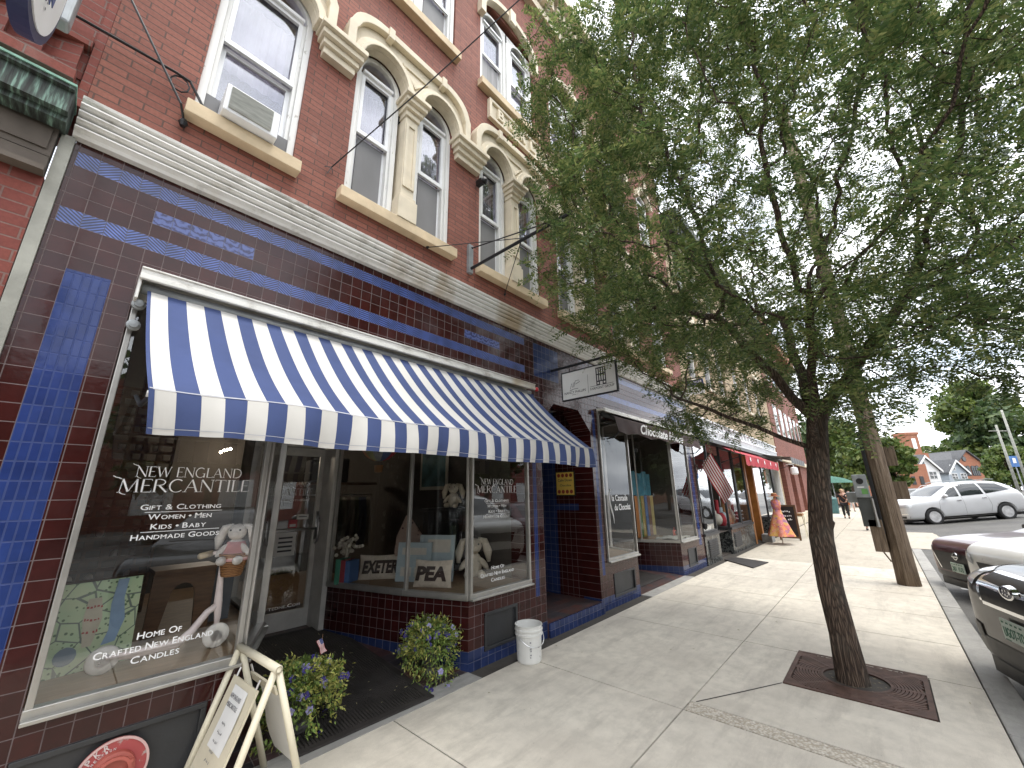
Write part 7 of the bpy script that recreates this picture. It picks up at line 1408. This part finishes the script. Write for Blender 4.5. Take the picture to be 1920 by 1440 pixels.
# ------------------------------------------------------------------ houses at the end of the street
CX, CY = Vector((.667, -.745, 0)), Vector((.745, .667, 0))
HD = 85.0
def hx(px): return (px - 960) * .1106
def hz(py): return 1.66 + (914 - py) * .1065
def hl(lx, ly, z): p = CX * lx + CY * ly; return (p.x, p.y, z)
def gable_house(name, label, pl, pr, ye, yp, depth, dist, wall, roof, wins=(), sides=True, trim=None, yb=945):
    k = dist / HD; xl, xr, ze, zp = hx(pl) * k, hx(pr) * k, 1.66 + (hz(ye) - 1.66) * k, 1.66 + (hz(yp) - 1.66) * k; xm = (xl + xr) / 2
    T = thing(name, label, 'house', hl(xm, dist, 0)); w = MB(); 
    f_ = lambda a, b: Vector(hl(a, dist, b)); w.prism([(xl, -1), (xr, -1), (xr, ze), (xm, zp), (xl, ze)], f_, CY * depth); w.build('wall', wall, T)
    w = MB(); o_ = .35 * k
    for s_ in (-1, 1):
        xe = xl if s_ < 0 else xr; sl = (zp - ze) / (xm - xl); a = [(xe + s_ * o_, ze - sl * o_ + .05), (xm, zp + .05), (xm, zp + .32), (xe + s_ * o_, ze - sl * o_ + .32)]; w.prism(a, lambda p, q: Vector(hl(p, dist - .45, q)), CY * (depth + .9))
    w.build('roof', roof, T)
    if trim:
        w = MB()
        for s_ in (-1, 1):
            xe = xl if s_ < 0 else xr; sl = (zp - ze) / (xm - xl); a = [(xe + s_ * o_, ze - sl * o_ - .25), (xm, zp - .25), (xm, zp + .2), (xe + s_ * o_, ze - sl * o_ + .2)]; w.prism(a, lambda p, q: Vector(hl(p, dist - .55, q)), CY * .08)
        w.build('barge_board', trim, T)
    for q in wins:
        a0, a1, b0_, b1_ = (hx(q[0]) * k, hx(q[1]) * k, 1.66 + (hz(q[3]) - 1.66) * k, 1.66 + (hz(q[2]) - 1.66) * k); arch = len(q) > 4 and q[4] == 'arch'; oval = len(q) > 4 and q[4] == 'oval'
        cx_ = (a0 + a1) / 2; hw2 = (a1 - a0) / 2
        if oval: po = [(cx_ + hw2 * math.cos(i * .4189), (b0_ + b1_) / 2 + (b1_ - b0_) / 2 * math.sin(i * .4189)) for i in range(15)]
        elif arch: po = [(a0, b0_)] + ell(cx_, b1_ - hw2, hw2, hw2, 8) + [(a1, b0_)]
        else: po = [(a0, b0_), (a0, b1_), (a1, b1_), (a1, b0_)]
        w = MB(); g2 = .12; w.prism([(cx_ + (a - cx_) * (1 + g2 / hw2), b + (g2 if b > (b0_ + b1_) / 2 else -g2)) for a, b in po], lambda p, r_: Vector(hl(p, dist - .06, r_)), CY * .1); wo_ = w.build('window', (q[5] if len(q) > 5 else trim) or M['char'], T)
        w = MB(); w.prism(po, lambda p, r_: Vector(hl(p, dist - .10, r_)), CY * .03); w.box(0, 0, 0, 0, 0, 0) if 0 else None; w.build('pane', M['cglass'], wo_)
        if not oval: w = MB(); w.prism([(cx_ - .05, b0_), (cx_ - .05, b1_ - (.3 if arch else 0)), (cx_ + .05, b1_ - (.3 if arch else 0)), (cx_ + .05, b0_)], lambda p, r_: Vector(hl(p, dist - .13, r_)), CY * .03); w.prism([(a0, (b0_ + b1_) / 2 - .05), (a0, (b0_ + b1_) / 2 + .05), (a1, (b0_ + b1_) / 2 + .05), (a1, (b0_ + b1_) / 2 - .05)], lambda p, r_: Vector(hl(p, dist - .135, r_)), CY * .03); w.build('glazing_bar', M['char'] if arch else M['white'], wo_)
    return T
z8 = lambda x, y: (1680 + x / 8, 780 + y / 8)
wc_ = pm('white_clapboard', (.74, .74, .72), .7, var=.04); M['slate'] = pm('grey_slate_roof', (.085, .087, .092), .8, var=.2, scale=3); gcl = pm('grey_clapboard', (.38, .42, .46), .7, var=.05)
gable_house('white_house', 'white clapboard gabled house with dark windows at the end of the street', 1722, 1767.5, 880, 854, 9, 80, wc_, M['slate'], [(1732.5, 1744, 864.5, 876), (1729, 1741.5, 884, 897), (1748, 1760.5, 884, 897)], trim=wc_)
gable_house('brick_hall', 'orange brick gabled hall with arched windows and an oval vent beyond the houses', 1806, 1851, 867, 845, 30, 92, M['brick_o'], M['slate'], [(1819, 1825, 856, 864.5, 'oval')] + [(x, x + 6, 874.5, 892, 'arch') for x in (1813.5, 1821, 1830.5, 1838)] + [(1823, 1835, 902, 909, 'arch'), (1841, 1853, 902, 909, 'arch')])
gable_house('grey_house', 'small grey clapboard gabled house squeezed between the white house and the brick hall', 1784, 1818.5, 885, 863.5, 12, 82, gcl, M['slate'], [(1790, 1799, 888.5, 898), (1807, 1816, 888.5, 898), (1792, 1799, 872, 881)], trim=wc_)
k = 86 / 85; RFH = thing('long_roof_building', 'long dark slate roofed building behind the white house', 'building', hl(hx(1770), 90, 0)); w = MB(); z1_, z2_, z3_ = hz(884), hz(848), hz(844)
w.add([hl(hx(1735), 86, z1_), hl(hx(1808) , 86, z1_), hl(hx(1820) * 1.07, 93, z2_ + .8), hl(hx(1730) * 1.07, 93, z2_ + .2), hl(hx(1820), 100, z1_), hl(hx(1735), 100, z1_)], [(0, 1, 2, 3), (3, 2, 4, 5), (0, 3, 5), (1, 4, 2), (0, 5, 4, 1)]); w.build('roof', M['slate'], RFH)
w = MB(); w.prism([(hx(1736), -1), (hx(1807), -1), (hx(1807), z1_), (hx(1736), z1_)], lambda a, b: Vector(hl(a, 86.3, b)), CY * 10); w.build('wall', wc_, RFH)
w = MB(); w.obox(hl(hx(1783), 88.5, hz(860)), CX, CY, (0, 0, 1), .8, .8, 3.2); w.build('chimney', M['brick_o'], RFH)
TWR = thing('brick_tower', 'square orange brick bell tower above the far trees', 'tower', hl(hx(1722), 96, 0)); w = MB(); w.obox(hl(hx(1722) * 1.13, 96, 6.5), CX, CY, (0, 0, 1), 3.0, 3.0, 15); w.obox(hl(hx(1722) * 1.13, 96, 9.3), CX, CY, (0, 0, 1), 3.5, 3.5, .5); w.obox(hl(hx(1722) * 1.13, 96, 14.2), CX, CY, (0, 0, 1), 3.4, 3.4, .6); w.build('shaft', M['brick_o'], TWR)
w = MB(); w.obox(hl(hx(1722) * 1.13 + .2, 94.45, 11.8), CX, CY, (0, 0, 1), .9, .1, 2.4); w.build('louvre', M['letter'], TWR)
OB = thing('orange_brick_house', 'low orange brick building left of the white house', 'building', hl(hx(1708), 78, 0)); w = MB(); w.obox(hl(hx(1705) * .93, 80, 2.5), CX, CY, (0, 0, 1), 4.2, 6, 7); w.build('wall', M['brick_o'], OB); w = MB()
for q in (-1, .6): w.obox(hl(hx(1705) * .93 + q, 76.95, 3.0), CX, CY, (0, 0, 1), .7, .1, 1.5)
w.build('window', M['char'], OB)
FS = thing('shop_fascia', 'dark green shop fascia board on the front of the grey house', 'sign', hl(hx(1805) * .95, 80, 0)); w = MB(); w.obox(hl(hx(1803) * .95, 80.2, 2.9), CX, CY, (0, 0, 1), 3.4, .15, .6); w.build('board', pm('dark_green_board', (.02, .05, .04), .5), FS)
# ------------------------------------------------------------------ distant trees
leaf2 = leaf_mat('maple_leaf', [(0, (.06, .105, .025)), (.5, (.105, .155, .035)), (1, (.17, .20, .055))], .35); leaf3 = leaf_mat('dark_leaf', [(0, (.035, .065, .028)), (.6, (.07, .115, .042)), (1, (.12, .16, .06))], .35)
def far_tree(label, base, h, rad, seed, mat, n=5200, zc=.62, flat=1.0, tr=.2, size=.30, name='tree'):
    rs = np.random.RandomState(seed); base = Vector(base); T = thing(name, label, 'tree', base); w = MB(); w.tube([base + Vector((0, 0, -.3)), base + Vector((.02 * h, 0, h * .25)), base + Vector((.03 * h, .02 * h, h * .55)), base + Vector((0, 0, h * .85))], [tr, tr * .8, tr * .5, tr * .15], 9)
    nb = 26; cs = []
    for i in range(nb):
        th = rs.rand() * 6.28; u = rs.uniform(-.85, 1); rr = rad * math.sqrt(max(.05, 1 - u * u)) * rs.uniform(.35, .85); c_ = np.array([rr * math.cos(th), rr * math.sin(th), h * zc + u * h * (1 - zc) * .86 * flat]); cs.append(c_)
        if i % 2 == 0: w.tube([base + Vector((0, 0, min(h * .75, max(h * .22, c_[2] - h * .2)))), base + Vector(c_ * np.array([.5, .5, .93])), base + Vector(c_)], [tr * .3, tr * .18, tr * .05], 5, cap=False)
    w.build('trunk', M['bark'], T, smooth=True)
    cs = np.array(cs); k = rs.randint(0, nb, n); d = rs.normal(0, 1, (n, 3)); d /= np.linalg.norm(d, axis=1, keepdims=True); r_ = rad * rs.uniform(.22, .46, nb)[k] * rs.uniform(.45, 1.05, n); P = cs[k] + d * r_[:, None] * np.array([1, 1, .75]); nrm = d * .6 + rs.normal(0, .6, (n, 3)); nrm /= np.linalg.norm(nrm, axis=1, keepdims=True); a = np.cross(nrm, rs.normal(0, 1, (n, 3))); a /= np.linalg.norm(a, axis=1, keepdims=True); b = np.cross(nrm, a); s_ = (size * rs.uniform(.6, 1.3, n))[:, None]
    V = np.stack([P - a * s_, P - b * s_ * .6, P + a * s_, P + b * s_ * .6], 1).reshape(-1, 3); np_mesh('crown', V, np.arange(len(V)).reshape(-1, 4), mat, T); return T
far_tree('yellow green street tree nearest behind the locust on the far sidewalk', (50, 1.9, 0), 8.0, 2.7, 1, leaf2, 6500, .60, 1, .16, .24)
far_tree('second yellow green street tree further down the sidewalk', (62, 4.2, 0), 9, 3.2, 2, leaf2, 6000, .58, 1, .18, .30)
far_tree('bushy street tree just right of the utility pole', (61, -1.6, .0), 7.4, 2.3, 3, leaf2, 5500, .60, 1, .16, .25)
far_tree('tall street tree at the far corner beyond the people', (56, 3.5, 0), 9, 4, 4, leaf3, 6000, .55, 1, .2, .34)
far_tree('tall street tree closing the left side of the far street', (66, 8.5, 0), 12, 5, 14, leaf3, 6000, .55, 1, .25, .40)
far_tree('bright green spreading tree in front of the brick hall gable', hl(hx(1897) * .72, 61, 0), 7.6, 3.2, 5, leaf2, 8000, .60, 1, .2, .26)
far_tree('very tall green tree rising behind the brick hall', hl(hx(1868) * 1.25, 106, 0), 29, 10, 6, leaf2, 8000, .58, 1, .6, .7)
far_tree('dark rounded tree behind the right end of the brick hall', hl(hx(1905) * 1.2, 102, 0), 25, 9, 7, leaf3, 7500, .55, 1, .6, .7)
far_tree('pale green tree behind the slate roof', hl(hx(1812) * 1.4, 119, 0), 21, 8, 8, leaf2, 7000, .58, 1, .5, .7)
for i, (px, top) in enumerate(((1893, 9.5), (1914, 11.5))):
    w = MB(); p = Vector(hl(hx(px) * .62, 52, 0)); w.tube([p, p + Vector((0, 0, top))], [.17, .11], 8); w.tube([p + Vector((-.9, .9, top - .8)), p + Vector((.9, -.9, top - .8))], .06, 5) if i == 0 else None
    tag(w.build('far_pole', M['grey_post'], smooth=True), ('pale utility pole with a crossarm among the trees', 'taller pale bare pole without a crossarm among the trees')[i], 'pole')
for i, (a, b) in enumerate((((10.45, .0, 8.2), (70, -30, 8.2)), ((10.45, .0, 7.6), (70, -31, 7.4)), ((10.45, 0, 6.6), (62, -8, 9.5)))):
    a, b = Vector(a), Vector(b); w = MB(); w.tube([a + (b - a) * (k / 12) + Vector((0, 0, -1.0 * math.sin(math.pi * k / 12))) for k in range(13)], .014, 4); tag(w.build('street_wire', M['black']), ('upper power line running from the utility pole to the right', 'lower power line running from the utility pole to the right', 'service line running from the utility pole to the brick tower')[i], 'wire')
PKS = thing('parking_sign', 'blue and white sign on a thin post near the silver crossover', 'sign', hl(hx(1917) * .335, 28.5, 0)); q = Vector(hl(hx(1917) * .335, 28.5, 0)); w = MB(); w.tube([q, q + Vector((0, 0, 3.6))], .035, 6); w.build('post', M['greym'], PKS); w = MB(); w.obox(q + Vector((-.05, 0, 3.35)), CX, CY, (0, 0, 1), .55, .03, .75); w.build('sign_board', pm('sign_blue', (.06, .17, .42), .5), PKS); w = MB(); w.obox(q + Vector((-.05, 0, 3.40)) - CY * .02, CX, CY, (0, 0, 1), .22, .01, .34); w.build('sign_symbol', M['letter'], PKS)
q = Vector(hl(hx(1905) * .24, 20.5, 0)); w = MB(); w.tube([q, q + Vector((0, 0, 1.15))], .035, 8); w.lathe([(.05, 0), (.09, .05), (.09, .3), (.05, .38), (0, .39)], q + Vector((0, 0, 1.12)), 12); tag(w.build('parking_meter', M['greym']), 'grey parking meter post in front of the silver crossover tail', 'parking meter')
# ------------------------------------------------------------------ across the street, seen in the glass
OPB = thing('brick_building', 'long brick row across the street mirrored in the shop glass', 'building', (12, -27, 0)); w = MB(); w.box(-22, 44, -34, -27, -.2, 9); w.build('brick_wall', M['brick_old'], OPB)
for i in range(14):
    for z in (.8, 5.2): w = MB(); w.box(-19 + i * 4.4, -17 + i * 4.4, -27.05, -26.98, z, z + 2.2); wo_ = w.build('window', M['white'], OPB); w = MB(); w.box(-18.85 + i * 4.4, -17.15 + i * 4.4, -27.07, -27.05, z + .15, z + 2.05); w.build('pane', M['cglass'], wo_)
for i, (x, y) in enumerate(((-6, -17), (5, -19), (15, -16), (26, -20))): far_tree(('dark tree across the street opposite the copper ledge', 'tree across the street mirrored in the entry glass', 'tree across the street mirrored in the chocolate shop glass', 'tree across the street opposite the yellow brick building')[i], (x, y, -.13), 9 + i, 4.2, 20 + i, leaf3, 4500, .58, 1, .22, .38)

CLB = thing('brick_building', 'brick block added behind the camera for reflections in the chocolate shop glass', 'building', (-52, -12, 0)); w = MB(); w.box(-60, -52, -32, 10, -.2, 10); w.build('brick_wall', M['brick_o'], CLB)  # added out of view so the angled glass has something to mirror
for i in range(9):
    for z in (1.0, 5.4): w = MB(); w.box(-52.02, -51.95, -30 + i * 4.3, -28 + i * 4.3, z, z + 2.3); wo_ = w.build('window', M['white'], CLB); w = MB(); w.box(-51.95, -51.93, -29.85 + i * 4.3, -28.15 + i * 4.3, z + .15, z + 2.15); w.build('pane', M['cglass'], wo_)
for i, (x, y) in enumerate(((-14, -3.2), (-24, -9), (-30, -1.5))): far_tree(('kerb side tree added behind the camera for glass reflections, nearest the copper ledge building', 'round tree added in mid street behind the camera for glass reflections', 'tree added before the brick block behind the camera for glass reflections')[i], (x, y, -.13), 8 + i, 3.6, 40 + i, leaf3, 4000, .58, 1, .22, .36)  # unseen trees added for the same reflections
